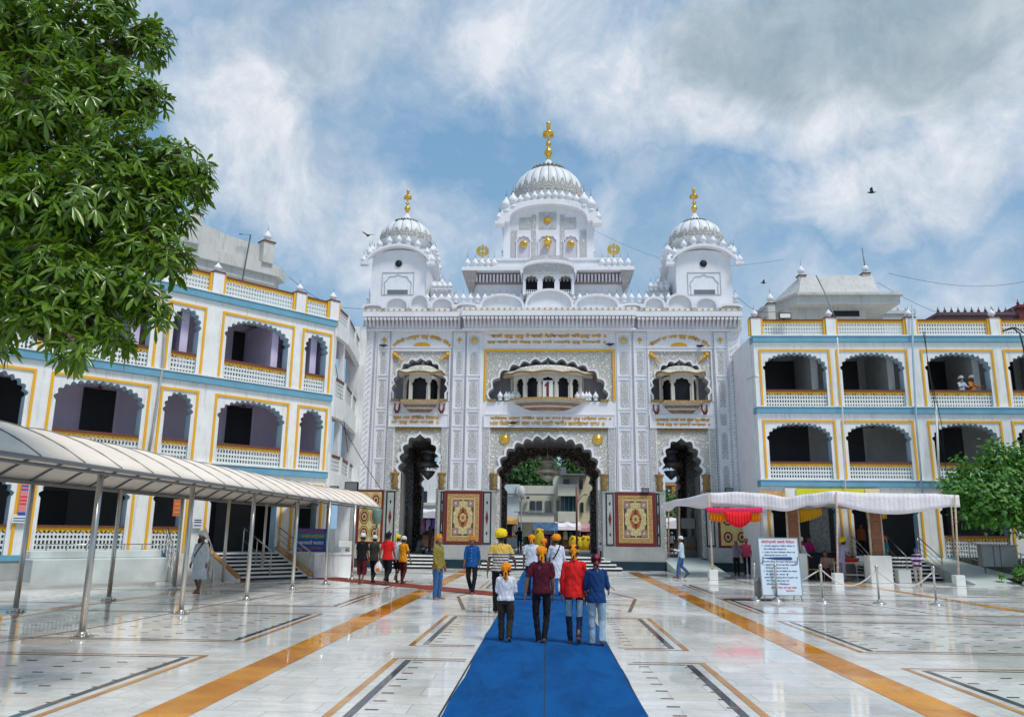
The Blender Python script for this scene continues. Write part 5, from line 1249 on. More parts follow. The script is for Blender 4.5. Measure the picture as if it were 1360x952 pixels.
xf0, zf0 = at(938, 673, 32.45); xf1, zf1 = at(1012, 673, 32.45)
frill(xf0, xf1, 32.42, zf0, lambda u: .20, 'pink_frill', PF, .02)
frill(xf0+.1, xf1-.05, 32.50, zf0-.1, lambda u: .38+.08*abs(math.sin(u*9)), 'orange_frill', OF)
frill(xf0+.72, xf0+1.75, 32.38, zf0-.14, lambda u: .25+.36*math.sin(PI*u)**.6, 'red_frill', RF)
frill(10.15, 11.3, 33.6, at(1040, 674, 33.6)[1], lambda u: .30+.35*(1-u), 'yellow_swag', cloth('yellow_swag', (.66, .36, .02), .7))
frill(13.1, 13.9, 33.6, at(1120, 676, 33.6)[1], lambda u: .35, 'yellow_swag', MATS['yellow_swag'])
POLES = [(947, 770, 655), (1113, 775, 653), (1274, 778, 657), (888, 757, 668), (903, 772, 664)]
for i, (px_, py_, pt) in enumerate(POLES):
    x, y = gnd(px_, py_ if i < 4 else 764); xt = at(px_+(-2 if i < 3 else 0)-4*(i in (0, 2)), pt, y); s = .17 if i < 3 else .12
    if i == 4: xt = at(902, 664, y)
    m = MB(); m.tube([(x-10.5, y-32.5, .05), ((x*.6+xt[0]*.4)-10.5, y-32.5, 1.4), (xt[0]-10.5, y-32.5, xt[1])], [.042, .038, .034], 8); po = m.build('bamboo_pole', BAMBOO, tn)
    for zz_ in (.6, 1.15, 1.7, 2.3, 2.85):
        if zz_ < xt[1]: m = MB(); tt = zz_/xt[1]; m.lathe([(.046, -.02), (.05, 0), (.046, .02)], (x+(xt[0]-x)*tt-10.5, y-32.5, zz_), 8); m.build('bamboo_node', BAMBOO, po)
    if i != 4:
        m = MB(); m.box(-s, s, -s, s, 0, s*2.3); bevel(m.build('pole_base', PAPER, tn, (x-10.5, y-32.5, 0)), .015)
x, y = 13.9, 35.4
for px_, pyb, pyt in ((1222, 765, 655), (1262, 768, 655)):
    x, y = gnd(px_+8, pyb); xt = at(px_, pyt, y)
    m = MB(); m.tube([(x-10.5, y-32.5, 0), (xt[0]-10.5, y-32.5, xt[1]-.1)], [.045, .035], 8); m.build('bamboo_pole', BAMBOO, tn)
# patterned pillars in white boxes
PATP = relief('brown_fabric_pattern', (.42, .20, .10), (.16, .06, .03), 14, bdist=.005)
for i, (pxc, pyt, pyb) in enumerate(((1051, 672, 735), (1160, 678, 738))):
    Y = 33.5 if i == 0 else 32.2; xc, zt = at(pxc, pyt, Y); _, zb = at(pxc+4, pyb, Y)
    t = thing('decorated_pillar', ('brown patterned cloth pillar between bamboo poles behind the white notice board', 'brown patterned cloth pillar rising from a big white box by the stairs')[i], 'pillar', (xc, Y, 0), 0, 'decorated pillars under the tent')
    m = MB(); m.box(-.19, .19, -.12, .12, zb, zt); m.build('cloth_panel', PATP, t)
    for s in (-1, 1): m = MB(); m.tube([(s*.24, -.05, zb-.1), (s*.22, -.05, zt+.1)], .05, 8); m.build('bamboo_pole', BAMBOO, t)
    m = MB(); m.box(-.42, .42, -.3, .3, 0, zb+.02); bevel(m.build('white_box', PAPER, t), .02)
# ------------------------------------------------------------------ rope barrier posts
def stanchion(px_, py_, label):
    x, y = gnd(px_, py_); t = thing('rope_post', label, 'rope post', (x, y, 0), 0, 'steel posts of the rope barrier')
    m = MB(); m.lathe([(.17, .004), (.165, .02), (.10, .045), (.05, .07), (.03, .12)], n=16); m.build('base', STEEL, t)
    m = MB(); m.lathe([(.028, .1), (.028, .86), (.045, .87), (.045, .90), (.03, .91)], n=12); m.build('pole', STEEL, t)
    m = MB(); m.ball((0, 0, .95), .052, 10); m.build('knob', STEEL, t); return x, y
SP = [stanchion(*a) for a in ((1004, 797, 'steel rope post left of the white notice board'), (1032, 798, 'steel rope post directly in front of the white notice board'), (1093, 799, 'first steel rope post right of the white notice board'), (1168, 801, 'second steel rope post right of the notice board, before the big white box'), (1244, 803, 'rightmost steel rope post in front of the stairs and ramp'))]
ROPE = mat('white_rope', (.66, .62, .55), .8)
for i, (a, b) in enumerate(((2, 3), (3, 4))):
    (xa, ya), (xb, yb) = SP[a], SP[b]; m = MB()
    m.tube([(xa+(xb-xa)*q/12, ya+(yb-ya)*q/12, .86-.42*math.sin(PI*q/12)) for q in range(13)], .018, 6); tag(m.build('barrier_rope', ROPE), ('sagging white rope between the two posts before the serving table', 'sagging white rope between the two rightmost posts')[i], 'rope')
(xa, ya) = SP[2]; m = MB(); m.tube([(xa, ya, .86), (xa-.5, ya+.3, .5), (xa-1.0, ya+.6, .1), (xa-1.15, ya+.7, .02)], .018, 6); tag(m.build('barrier_rope', ROPE), 'loose white rope falling from the post right of the notice board', 'rope')
# ------------------------------------------------------------------ the notice board
xa, ya = gnd(1015, 798); xb, yb = gnd(1062, 797); w_ = xb-xa; hz = at(1010, 714, ya)[1]
nb_ = thing('notice_board', 'tall white notice board with red heading and blue lines of writing', 'sign', ((xa+xb)/2, ya+.1, 0), .04)
z0 = .16
def slant(o): o.rotation_euler = (R(-6), 0, 0); return o
m = MB(); m.box(-w_/2, w_/2, 0, .03, z0, hz); slant(m.build('board', SIGNW, nb_))
m = MB(); frame(m, -w_/2-.02, w_/2+.02, z0-.02, hz+.02, .025, -.008, .04); slant(m.build('board_frame', STEEL, nb_))
for s in (-1, 1):
    m = MB(); m.tube([(s*w_*.44, .02, hz*.7), (s*w_*.44, .55, 0)], .016, 6); m.build('leg', GREYM, nb_)
    m = MB(); m.tube([(s*w_*.46, .12, z0+.1), (s*w_*.47, -.05, 0.0)], .016, 6); m.build('leg', GREYM, nb_)
def nline(s, zf, wf, h, mt, xo=0.0):
    me = text_mesh(s, w_*wf, h, .004, .003, mt); slant(link_mesh('lettering', me, nb_, (xo, -.004+(-math.tan(R(-6))*0), 0))); o = nb_.children[-1]
    lo = z0+(hz-z0)*zf; o.location = (xo, -.006+math.sin(R(6))*lo, lo*math.cos(R(6)))
nline("फोटोग्राफी संबंधी निवेदन", .935, .86, .105, INKR)
LN = ["१. सचखंड गुरुद्वारा साहिब परिसर में", "फोटो व वीडियो शूटिंग फोटोग्राफी मना", "२. दर्शन के समय मोबाइल, कैमरा बंद", "फोटोग्राफी करना मना है", None, "सेवा टीम परिसर, जिन दर्शन फोटोग्राफी करें", "३. गुरुद्वारा साहिब के अंदर बिना अनुमति", "फोटोग्राफी करना मना है", "४. किसी भी प्रकार के वीडियो रील परिसर", "में बनाना मना है", "कृपया सभी श्रद्धालु सेवा में सहयोग करें", "सेवा में त्रुटि हेतु क्षमा करें", "सेवा का निवेदन"]
for i, s in enumerate(LN):
    if s: nline(s, .865-.056*i, .84 if i in (0, 2, 5, 6, 8, 10) else .58, .047, INKB, 0 if i in (0, 2, 5, 6, 8, 10) else -.1)
nline("गुरुद्वारा बोर्ड, श्री हजूर साहिब", .13, .66, .055, INKR, .05); nline("प्रबंधक", .075, .22, .05, INKR, .22)
m = MB(); lo = z0+(hz-z0)*(.865-.056*4); m.prism([(-w_*.44, lo+.01), (-w_*.1, lo+.035), (w_*.3, lo+.04), (w_*.34, lo), (w_*.3, lo-.04), (-w_*.1, lo-.035)], -.008, .002); slant(m.build('painted_out_bar', MATS['blue_lettering'], nb_))
x, y = gnd(975, 797); m = MB(); m.box(-.55, .75, -.12, .12, .004, .03); tag(m.build('black_cable_cover', BLACK, None, (x+.3, y+.1, 0)), 'flat black cable cover lying on the marble left of the notice board', 'cable cover')
m = MB(); m.add([(0, -.05, 0), (.5, .25, .35), (.5, .25, 1.0), (.0, -.05, .5), (.02, -.08, 0), (.52, .22, .35), (.52, .22, 1.0), (.02, -.08, .5)], [(0, 1, 2, 3), (7, 6, 5, 4), (0, 4, 5, 1), (1, 5, 6, 2), (2, 6, 7, 3), (3, 7, 4, 0)]); tag(m.build('leaning_sheet', mat('dull_sheet', (.35, .33, .28)), None, (SP[0][0]+.08, SP[0][1]+.25, 0)), 'dull grey board leaning between the notice board and its left rope post', 'board')
# ------------------------------------------------------------------ stairs, ramps and handrails
def stairs(root, x0, x1, y_top, n, h, run, zt, mats=(WHITE2, BLACKST)):
    """steps going down towards -y from y_top, in root's frame"""
    for i in range(n):
        z1 = h*(n-i)/n; z0 = z1-h/n; yy = y_top-run*(i+1)
        m = MB(); m.box(x0, x1, yy+.03, y_top, z0+.0 if i < n-1 else 0, z1-.045, 1); m.box(x0-.02, x1+.02, yy, y_top+.0, z1-.045, z1, 0); m.build('step', list(mats), root)
def rail(root, pts, name='handrail', h=.9, bars=3):
    m = MB(); m.tube([(x, y, z+h) for x, y, z in pts], .025, 8)
    r = m.build(name, STEEL, root)
    for b in range(1, bars+1):
        m = MB(); m.tube([(x, y, z+h*b/(bars+1)) for x, y, z in pts], .012, 6); m.build('rail_bar', STEEL, r)
    m = MB(); a, b = Vector(pts[0]), Vector(pts[-1]); k = max(2, int((b-a).length/1.1)+1)
    for i in range(k):
        p = a.lerp(b, i/(k-1)); q = MB(); q.tube([(p.x, p.y, p.z), (p.x, p.y, p.z+h+.02)], .022, 8); q.build('rail_post', STEEL, r)
rs = thing('entrance_stairs', 'white and black marble stairs with a side ramp up to the right arcade', 'stairs', (14.2, RY, 0))
stairs(rs, -.75, 2.0, -.12, 6, .88, .34, .88)
def wedge(root, x0, x1, y0, y1, x2, x3, z1, m_, nm='ramp'):
    m = MB(); m.add([(x0, y0, .02), (x1, y0, .02), (x3, y1, z1), (x2, y1, z1), (x0, y0, 0), (x1, y0, 0), (x3, y1, 0), (x2, y1, 0)], [(0, 1, 2, 3), (7, 6, 5, 4), (0, 4, 5, 1), (1, 5, 6, 2), (2, 6, 7, 3), (3, 7, 4, 0)]); return m.build(nm, m_, root)
wedge(rs, 2.05, 4.9, -4.6, -.12, 2.05, 3.2, .88, MATS['pale_green_marble'])
rail(rs, [(2.03, -.2, .88), (2.03, -2.2, 0)]); rail(rs, [(-.8, -.2, .88), (-.8, -2.2, 0)]); rail(rs, [(3.2, -.2, .88), (4.95, -4.5, .02)]); rail(rs, [(.7, -.2, .88), (.7, -2.0, .05)], bars=1)
x, y = gnd(1200, 774); m = MB(); m.box(-.24, .24, -.2, .2, 0, .5); bevel(tag(m.build('white_bin', PAPER, None, (x, y, 0)), 'plain white box standing at the foot of the right stairs', 'box'), .02)
# left stairs, in the frame of the left wing
ls = thing('entrance_stairs', 'black and white marble stairs with steel handrails and a ramp, under the left arcade', 'stairs', (LX, LY, 0), ang)
stairs(ls, -4.9, -2.2, -.12, 7, .88, .36, .88)
m = MB(); 
for s, xx in ((1, -5.05), (1, -2.18)):
    q = MB(); q.add([(xx, -2.75, 0), (xx+.14, -2.75, 0), (xx+.14, -.12, .92), (xx, -.12, .92), (xx, -2.75, .08), (xx+.14, -2.75, .08), (xx+.14, -.12, 1.02), (xx, -.12, 1.02), (xx, -.12, 0), (xx+.14, -.12, 0)],
                    [(4, 5, 6, 7), (0, 4, 7, 8), (1, 9, 6, 5), (0, 1, 5, 4), (8, 7, 6, 9), (0, 8, 9, 1)]); so3 = q.build('stringer', WHITE2, ls); q = MB(); q.add([(xx-.02, -2.77, .085), (xx+.16, -2.77, .085), (xx+.16, -.12, 1.025), (xx-.02, -.12, 1.025), (xx-.02, -2.77, .15), (xx+.16, -2.77, .15), (xx+.16, -.12, 1.10), (xx-.02, -.12, 1.10)], [(4, 5, 6, 7), (3, 2, 1, 0), (0, 1, 5, 4), (1, 2, 6, 5), (2, 3, 7, 6), (3, 0, 4, 7)]); q.build('orange_coping', JAISD, so3)
wedge(ls, -7.6, -6.3, -3.6, -.12, -6.5, -5.2, .88, GMARB); 
q = MB(); q.box(-5.05, -6.3+.0, 0, 0, 0, 0) if False else None
rail(ls, [(-5.15, -.2, .9), (-6.3, -3.5, .05)]); rail(ls, [(-6.55, -.2, .9), (-7.6, -3.5, .05)]); rail(ls, [(-2.1, -.2, .95), (-2.1, -2.6, .05)]); rail(ls, [(-3.6, -.2, .9), (-3.6, -2.4, .1)], bars=1)
m = MB(); m.box(-1.9, -.2, -2.6, -.12, 0, .85); m.box(-1.95, -.15, -2.65, -.1, .85, .92); m.build('landing_block', [WHITE2], ls)
# marble trough block beside the walkway
mb_ = thing('marble_bench', 'long veined white marble washing bench with taps in front of the left arcade', 'bench', tuple(Vector((LX, LY, 0))+du*11.1+Vector((.743, -.669, 0))*1.5), ang)
d = Vector((4.3, 0))
VM = mat('veined_marble', (.60, .64, .62), .3, var=.22, vs=.9, bs=.03)
m = MB(); m.box(0, d.length, 0, 1.38, 0, .78); bevel(m.build('trough', VM, mb_), .02)
m = MB(); m.box(.1, d.length-.1, .75, 1.38, .781, 1.02); bevel(m.build('back_ledge', VM, mb_), .02)
m = MB(); m.tube([(.3, 1.0, 1.22), (d.length-.3, 1.0, 1.22)], .018, 6)
for i in range(7): m.tube([(.6+i*.6, 1.0, 1.02), (.6+i*.6, 1.0, 1.22), (.6+i*.6, .8, 1.22), (.6+i*.6, .78, 1.14)], .018, 6)
m.build('tap_pipe', STEEL, mb_)
# low platform in front of the left arcade
m = MB(); m.box(-21, -8, -3.2, -.1, 0, .10); o = tag(m.build('low_step', MATS['grey_marble_slab'], None, (LX, LY, 0), ang), kind='structure'); o.name = 'pavement_step'
# blue sign by the stairs
bx, bz0 = at(393, 736, 31.9); bx1, bz1 = at(434, 702, 31.9)
bs_ = thing('counter_sign', 'blue sign board with Punjabi and Hindi writing behind the left stairs', 'sign', ((bx+bx1)/2, 31.9, bz0))
W_, H_ = bx1-bx, bz1-bz0
m = MB(); m.box(-W_/2, W_/2, 0, .05, 0, H_); m.build('board', SIGNB, bs_)
def sline(s, zf, wf, hf, mt): link_mesh('lettering', text_mesh(s, W_*wf, H_*hf, .006, .02, mt), bs_, (0, -.006, H_*zf))
m = MB(); m.box(-W_/2, W_/2, -.004, 0, H_*.62, H_*.82); m.build('teal_band', TEALC, bs_)
sline("SEWA COUNTER", .90, .86, .10, INKR); sline("ਬਾਕੀ ਕਾਊਂਟਰ", .70, .82, .16, YEL); sline("जानकारी काउंटर", .47, .84, .16, INKW); sline("SEWA COUNTER", .25, .80, .09, mat('orange_lettering', (.65, .16, .05), bs=0))
for s in (-1, 1): m = MB(); m.box(s*(W_/2-.05)-.03, s*(W_/2-.05)+.03, .05, .09, -bz0, H_); m.build('sign_post', GREYM, bs_)
def A2(px, py, Y): return at(px, py, Y)
p0, p1_ = A2(391, 743, 31.9), A2(436, 743, 31.9); m = MB(); m.box(p0[0], p1_[0], 31.9, 32.5, 0, p0[1]); m.box(p0[0]-.03, p1_[0]+.03, 31.86, 32.5, p0[1], p0[1]+.05); bevel(tag(m.build('counter_wall', WHITE2), 'low whitewashed wall directly under the blue counter sign', 'wall'), .01)
p0, p1_, p2 = A2(437, 702, 31.7), A2(446, 702, 31.7), A2(454, 727, 31.7); m = MB(); m.box(p0[0], p1_[0], 31.7, 32.3, 0, p0[1]); m.box(p1_[0], p2[0], 31.7, 32.3, 0, p2[1]); bevel(tag(m.build('white_wall_pier', WHITE2), 'white stepped wall pier just right of the blue counter sign', 'wall'), .01)
t = thing('paper_notice', 'white printed notice fixed low beside the left gold tile panel', 'notice', (at(455, 735, 34.5)[0], 34.5, at(455, 735, 34.5)[1]))
m = MB(); m.box(-.30, .30, 0, .02, -.5, .28); m.build('sheet', PAPER, t)
for i in range(7): m = MB(); m.box(-.24, .24-.05*(i % 3), -.004, 0, -.4+.09*i, -.365+.09*i); m.build('printed_line', INKB, t)
# posters on the left arcade
def poster(px0, px1, py0, py1, off, mt, label, lines=(), cat='poster'):
    n = Vector((math.cos(R(LANG)), -math.sin(R(LANG)), 0)); P = Vector((LX, LY, 0))+n*off
    def hit(px, py): r = ray(px, py); t = (P-EYEV).dot(n)/r.dot(n); return EYEV+r*t
    a, b = hit(px0, py1), hit(px1, py0); w = math.hypot(b.x-a.x, b.y-a.y); h = b.z-a.z
    t = thing('poster', label, cat, ((a.x+b.x)/2, (a.y+b.y)/2, a.z), ang)
    m = MB(); m.box(-w/2, w/2, -.01, .02, 0, h); m.build('sheet', mt, t)
    for (z0, z1, mm, wf) in lines: m = MB(); m.box(-w/2*wf, w/2*wf, -.016, -.01, h*z0, h*z1); m.build('printed_band', mm, t)
poster(23, 40, 637, 684, .12, PINKP, 'tall pink poster with purple lines on the leftmost visible pillar', ((.0, .09, SIGNB, 1), (.30, .34, INKR, .9), (.40, .44, INKR, .9), (.50, .54, INKR, .9), (.70, .74, SIGNB, .9), (.80, .84, SIGNB, .9), (.90, .95, INKR, .9)))
poster(15, 36, 683, 694, .12, PAPER, 'white paper notice just under the pink poster', ((.2, .3, INKB, .8), (.5, .6, INKB, .8)))
poster(229, 241, 663, 685, 1.6, mat('orange_red_board', (.60, .15, .06), bs=0), 'small orange red board hanging between the walkway posts', ((.2, .26, YEL, .7), (.45, .5, YEL, .7), (.7, .76, YEL, .7)), 'board')
poster(256, 269, 687, 701, .12, PAPER, 'small white notice on the pillar beside the left stairs', ((.2, .3, INKB, .8), (.5, .6, INKB, .8), (.7, .8, INKB, .8)))
# banners above the tent
def banner(px0, px1, py0, py1, Y, mt, label, words=None):
    x0, z0 = at(px0, py1, Y); x1, z1 = at(px1, py0, Y); t = thing('banner', label, 'banner', ((x0+x1)/2, Y, z0)); m = MB(); m.box(-(x1-x0)/2, (x1-x0)/2, 0, .03, 0, z1-z0); m.build('sheet', mt, t)
    if words: link_mesh('lettering', text_mesh(words, (x1-x0)*.8, (z1-z0)*.6, .006, .02, INKR), t, (0, -.01, (z1-z0)/2))
banner(1058, 1150, 649, 662, 36.2, mat('lime_banner', (.62, .62, .03), .6, bs=0), 'lime yellow banner over the white tent')
banner(1150, 1168, 649, 661, 36.15, mat('pale_banner', (.75, .68, .40), .6, bs=0), 'pale cream banner at the right end of the lime one')
banner(1009, 1043, 652, 664, 36.1, mat('orange_blue_banner', (.60, .35, .12), .6, var=.5, vs=3), 'small orange and blue banner at the left end above the tent')
banner(1043, 1058, 648, 662, 36.25, PAPER, 'cream banner piece between the orange and the lime banners')
# tables and counter under the tent
pt = thing('serving_table', 'cream plastic table with a red tray under the white tent', 'table', (at(1129, 765, 34.0)[0], 34.0, 0))
m = MB(); m.box(-.8, .8, -.4, .4, .66, .72); bevel(m.build('tabletop', PLAST, pt), .02)
for sx in (-1, 1):
    for sy in (-1, 1): m = MB(); m.tube([(sx*.72, sy*.33, .66), (sx*.76, sy*.36, 0)], [.04, .028], 8); m.build('leg', PLAST, pt)
m = MB(); m.box(-.72, .72, -.345, -.325, .2, .26); m.build('stretcher', PLAST, pt)
m = MB(); m.lathe([(.30, 0), (.40, .02), (.44, .14), (.46, .16), (.43, .15), (.38, .04)], n=20, sx=1.25, sy=.8); tag(m.build('red_tray', REDP, None, (pt.location.x-.15, 33.95, .721)), 'red plastic tray on the cream serving table', 'tray')
m = MB(); m.box(-.8, .8, -.3, .3, 0, 1.02, 0); m.box(-.85, .85, -.35, .35, 1.02, 1.07, 0); bevel(tag(m.build('dark_counter', mat('dark_counter_cloth', (.015, .02, .03), .6), None, (at(1092, 765, 34.6)[0], 34.6, 0)), 'black cloth covered counter left of the serving table', 'counter'), .02)
def chair(px_, Y, rz, label, mt=PLAST):
    t = thing('plastic_chair', label, 'chair', (at(px_, 765, Y)[0], Y, 0), rz)
    m = MB(); m.box(-.22, .22, -.22, .22, .42, .45); bevel(m.build('seat', mt, t), .01)
    m = MB(); m.box(-.22, .22, .19, .22, .46, .86); bevel(m.build('backrest', mt, t), .01)
    for sx in (-1, 1):
        for sy in (-1, 1): m = MB(); m.tube([(sx*.2, sy*.2, .42), (sx*.23, sy*.24, 0)], .02, 6); m.build('leg', mt, t)
chair(1079, 33.4, R(90), 'yellowish plastic chair in front of the black counter', mat('ochre_plastic', (.30, .22, .08))); chair(1100, 33.9, R(-90), 'cream plastic chair at the left end of the serving table')
m = MB(); m.box(-.5, .5, -.25, .25, .55, .95); m.box(-.45, -.40, -.2, .2, 0, .55); m.box(.40, .45, -.2, .2, 0, .55); tag(m.build('steel_water_tank', STEEL, None, (at(1150, 765, 34.8)[0], 34.8, 0)), 'steel water tank on legs right of the serving table', 'tank')
bn = thing('standing_banner', 'grey printed standing banner in the dark bay behind the tent', 'banner', (at(1093, 765, 35.7)[0], 35.7, 0))
m = MB(); m.box(-.42, .42, 0, .03, 1.0, 3.0); m.build('sheet', mat('grey_print', (.22, .25, .26), .4, var=.5, vs=7), bn)
for s in (-1, 1): m = MB(); m.tube([(s*.38, .05, 0), (s*.38, .05, 3.0)], .02, 6); m.build('stand', GREYM, bn)
# lamp post at the end of the walkway
x, y = gnd(497, 765); t = thing('short_lamp_post', 'short post with a green glass lamp at the far end of the walkway', 'lamp', (x, y, 0))
m = MB(); m.lathe([(.14, 0), (.14, .05), (.05, .09)], n=12); m.build('base', STEEL, t); m = MB(); m.tube([(0, 0, .05), (0, 0, 2.0)], .03, 8); m.build('pole', GREYM, t)
m = MB(); m.lathe([(.08, 2.0), (.16, 2.08), (.20, 2.55), (.16, 2.62), (.03, 2.66)], n=8); m.build('lamp_glass', mat('green_glass', (.16, .26, .20), .2), t)
# floodlights and loudspeakers
def flood(px_, py_, Y, label, s=.2):
    x, z = at(px_, py_, Y); t = thing('floodlight', label, 'floodlight', (x, Y, z)); m = MB(); m.box(-s, s, -.08, .08, -s*.7, s*.7); bevel(m.build('housing', BLACK, t), .02)
    m = MB(); m.box(-s*.85, s*.85, -.09, -.081, -s*.55, s*.55); m.build('lens', GREYM, t); m = MB(); m.tube([(0, .1, -s), (0, .3, -s)], .02, 6); m.box(-s, s, .0, .04, -s*.95, -s*.8); m.build('bracket', BLACK, t)
for a in ((444, 649, 33.7, 'small black floodlight on the low roof left of the gold tile panel'), (467, 646, 35.2, 'big black floodlight above the left gold tile panel'), (968, 651, GY-.45, 'black floodlight above the right dado near the tent'), (1000, 652, GY-.6, 'black floodlight at the right end of the gateway dado'), (857, 651, GY-.5, 'black floodlight above the middle right carpet panel')): flood(*a, s=.30 if a[0] == 467 else .18)
x, z = at(1042, 420, 36.2); t = thing('floodlight', 'white faced floodlight on the roof lattice of the right wing', 'floodlight', (x, 36.15, z)); m = MB(); m.box(-.28, .28, -.05, .05, -.14, .14); m.build('housing', BLACK, t); m = MB(); m.box(-.24, .24, -.06, -.051, -.10, .10); m.build('lens', PAPER, t); m = MB(); m.box(-.02, .02, .05, .3, -.14, -.08); m.build('bracket', BLACK, t)
# pipes and cables
def cable(pts, r, label, mt=BLACK, cat='cable', name='cable'):
    m = MB(); m.tube(pts, r, 5); tag(m.build(name, mt), label, cat)
def A3(px, py, Y): x, z = at(px, py, Y); return (x, Y, z)
def sagc(a, b, s, n=14): return [tuple(Vector(a).lerp(Vector(b), i/n)-Vector((0, 0, s*math.sin(PI*i/n)))) for i in range(n+1)]
cable([A3(1212, 405, 36.15), A3(1212, 460, 36.15), A3(1217, 560, 36.15), A3(1225, 655, 36.15)], .045, 'grey drain pipe down the wide pillar of the right wing', GREYM if False else LBLUE, 'pipe', 'drain_pipe')
cable([A3(1243, 538, 36.0), A3(1248, 640, 36.0)], .05, 'thick white pipe below the second storey of the right wing', PAPER, 'pipe', 'drain_pipe')
cable([A3(1112, 448, 36.1), A3(1114, 480, 36.1), A3(1119, 545, 36.1), A3(1123, 650, 36.1)], .03, 'thin white pipe left of the second column of arches, right wing', PAPER, 'pipe', 'drain_pipe')
cable([A3(1228, 440, 36.0), A3(1232, 480, 36.0), A3(1240, 530, 36.0), A3(1252, 600, 36.0)], .02, 'loose dark cable bunch hanging down the right wing', BLACK)
cable([A3(1226, 440, 36.05), A3(1236, 500, 35.9), A3(1250, 560, 35.9), A3(1258, 640, 36.0)], .015, 'second thin cable hanging over the third arch, right wing', BLACK)
cable(sagc(A3(1180, 363, 42), A3(1420, 360, 42), .8), .010, 'overhead cable high in the sky right of the roof house')
cable(sagc(A3(1165, 375, 42), A3(1420, 395, 42), 1.8), .010, 'lower overhead cable sagging behind the right parapet')
cable(sagc(A3(975, 390, 41), A3(1030, 414, 39), .4), .011, 'short cable from the right tower to the wing roof')
cable(sagc(A3(384, 368, 38), A3(480, 410, 41), .5), .011, 'cable from the left roof house to the gateway')
cable(sagc(A3(787, 305, 46), A3(1040, 345, 42), 1.2), .007, 'thin wire from the upper chamber towards the right roof')
cable(sagc(A3(440, 452, 34), A3(462, 600, 36), -.2), .015, 'thin wire hanging beside the corner balconies')
cable(sagc(A3(452, 560, 34.2), A3(510, 655, 39), .1), .015, 'slack wire crossing the lower left of the gateway')
nL = Vector((math.cos(R(LANG)), -math.sin(R(LANG)), 0))
def AL(px, py, off=.12):
    P = Vector((LX, LY, 0))+nL*off; r = ray(px, py); t = (P-EYEV).dot(nL)/r.dot(nL); return tuple(EYEV+r*t)
cable([AL(222, 395), AL(217, 480), AL(205, 560), AL(196, 610)], .05, 'grey drain pipe between the small and the wide arches, left wing', GMARB, 'pipe', 'drain_pipe')
x, y = 0, 0
mast = thing('roof_mast', 'tall thin dark mast on the right roof house', 'mast', A3(1151, 366, 40.0)); m = MB(); m.tube([(0, 0, -.3), (-.1, 0, 1.5)], .035, 6); m.build('pole', GREYM, mast)
cable([A3(1084, 366, 39), A3(1095, 388, 38.2), A3(1104, 410, 37.4), A3(1108, 420, 37)], .03, 'dark pole leaning on the right roof house', GREYM, 'pole', 'leaning_pole')
cable([AL(322, 372, -2.6), AL(333, 312, -3.0), AL(318, 311, -3.0)], .035, 'bent dark pole on the left roof house', GREYM, 'pole', 'bent_pole')
# curved lamp brackets at the right edge
t = thing('curved_lamp_bracket', 'pair of black curved brackets with white lamp tubes on the right wing', 'lamp', A3(1331, 440, 36.1))
for k, (dx, dz) in enumerate(((.35, 0), (.62, .1))):
    m = MB(); m.tube([(0, -.05, 0), (dx*.5, -.5, .05), (dx*.85, -.8, -.3), (dx, -.85, -1.0), (dx, -.85, -1.6)], .035, 6); m.build('arm', BLACK, t)
    m = MB(); m.tube([(dx, -.85, -1.6), (dx+.18, -.85, -2.9)], .05, 8); m.build('lamp_tube', PAPER, t)
x, z = at(1005, 500, 36.0); t = thing('dome_camera', 'small white round camera on an arm at the left edge of the right wing', 'camera', (x, 36.1, z)); m = MB(); m.ball((0, -.15, 0), .09, 10); m.build('lens_dome', PAPER, t); m = MB(); m.tube([(0, -.1, .05), (-.4, .1, -.1)], .015, 5); m.build('arm', GREYM, t)
# electric cabinets by the garden
t = thing('electric_cabinet', 'grey metal electric cabinets raised above the garden bed at the right edge', 'cabinet', A3(1327, 738, 33.5))
for i, (x0, x1) in enumerate(((-.75, -.32), (-.30, -.05), (-.03, .62))):
    m = MB(); m.box(x0, x1, -.2, .2, -.42, .40); bevel(m.build('door_box', GREYM if False else mat('cabinet_grey_%s' % 'abc'[i], (.26, .27, .26), .5, dirt=.3), t), .02)
m = MB(); m.box(-.8, .66, -.25, .25, .40, .44); m.build('lid', MATS['cabinet_grey_a'], t)
for s in (-.6, .5): m = MB(); m.tube([(s, 0, -.42), (s, 0, -t.location.z)], .04, 6); m.build('leg', GREYM, t)
# garden bed
m = MB(); vs = []; random.seed(3)
gb = MB()
gb.slab([(18.0, 31.4), (30, 29.5), (30, 36.2), (17.6, 36.2)], 0, .22); tag(gb.build('garden_soil', EARTH), kind='structure')
rk = thing('rock_edging', 'row of rough stones edging the garden bed at the right', 'rocks', (18, 31.2, 0))
for i in range(16):
    q = MB(); r = random.uniform(.16, .30); q.ball((0, 0, r*.5), (r*1.3, r, r*.7), 7, 0, 5); q.v = [(x*random.uniform(.85, 1.15), y*random.uniform(.85, 1.15), max(0, z)) for x, y, z in q.v]
    q.sm = [False]*len(q.sm); q.build('stone', GMARB, rk, (i*.55-.1, -i*.09, 0), random.random()*3)
m = MB(); m.box(17.9, 29, 36.0, 36.3, 0, .9); tag(m.build('garden_wall', mat('mossy_wall', (.10, .10, .08), .9, var=.5, dirt=.6)), 'dark mossy low wall behind the garden bed', 'wall')
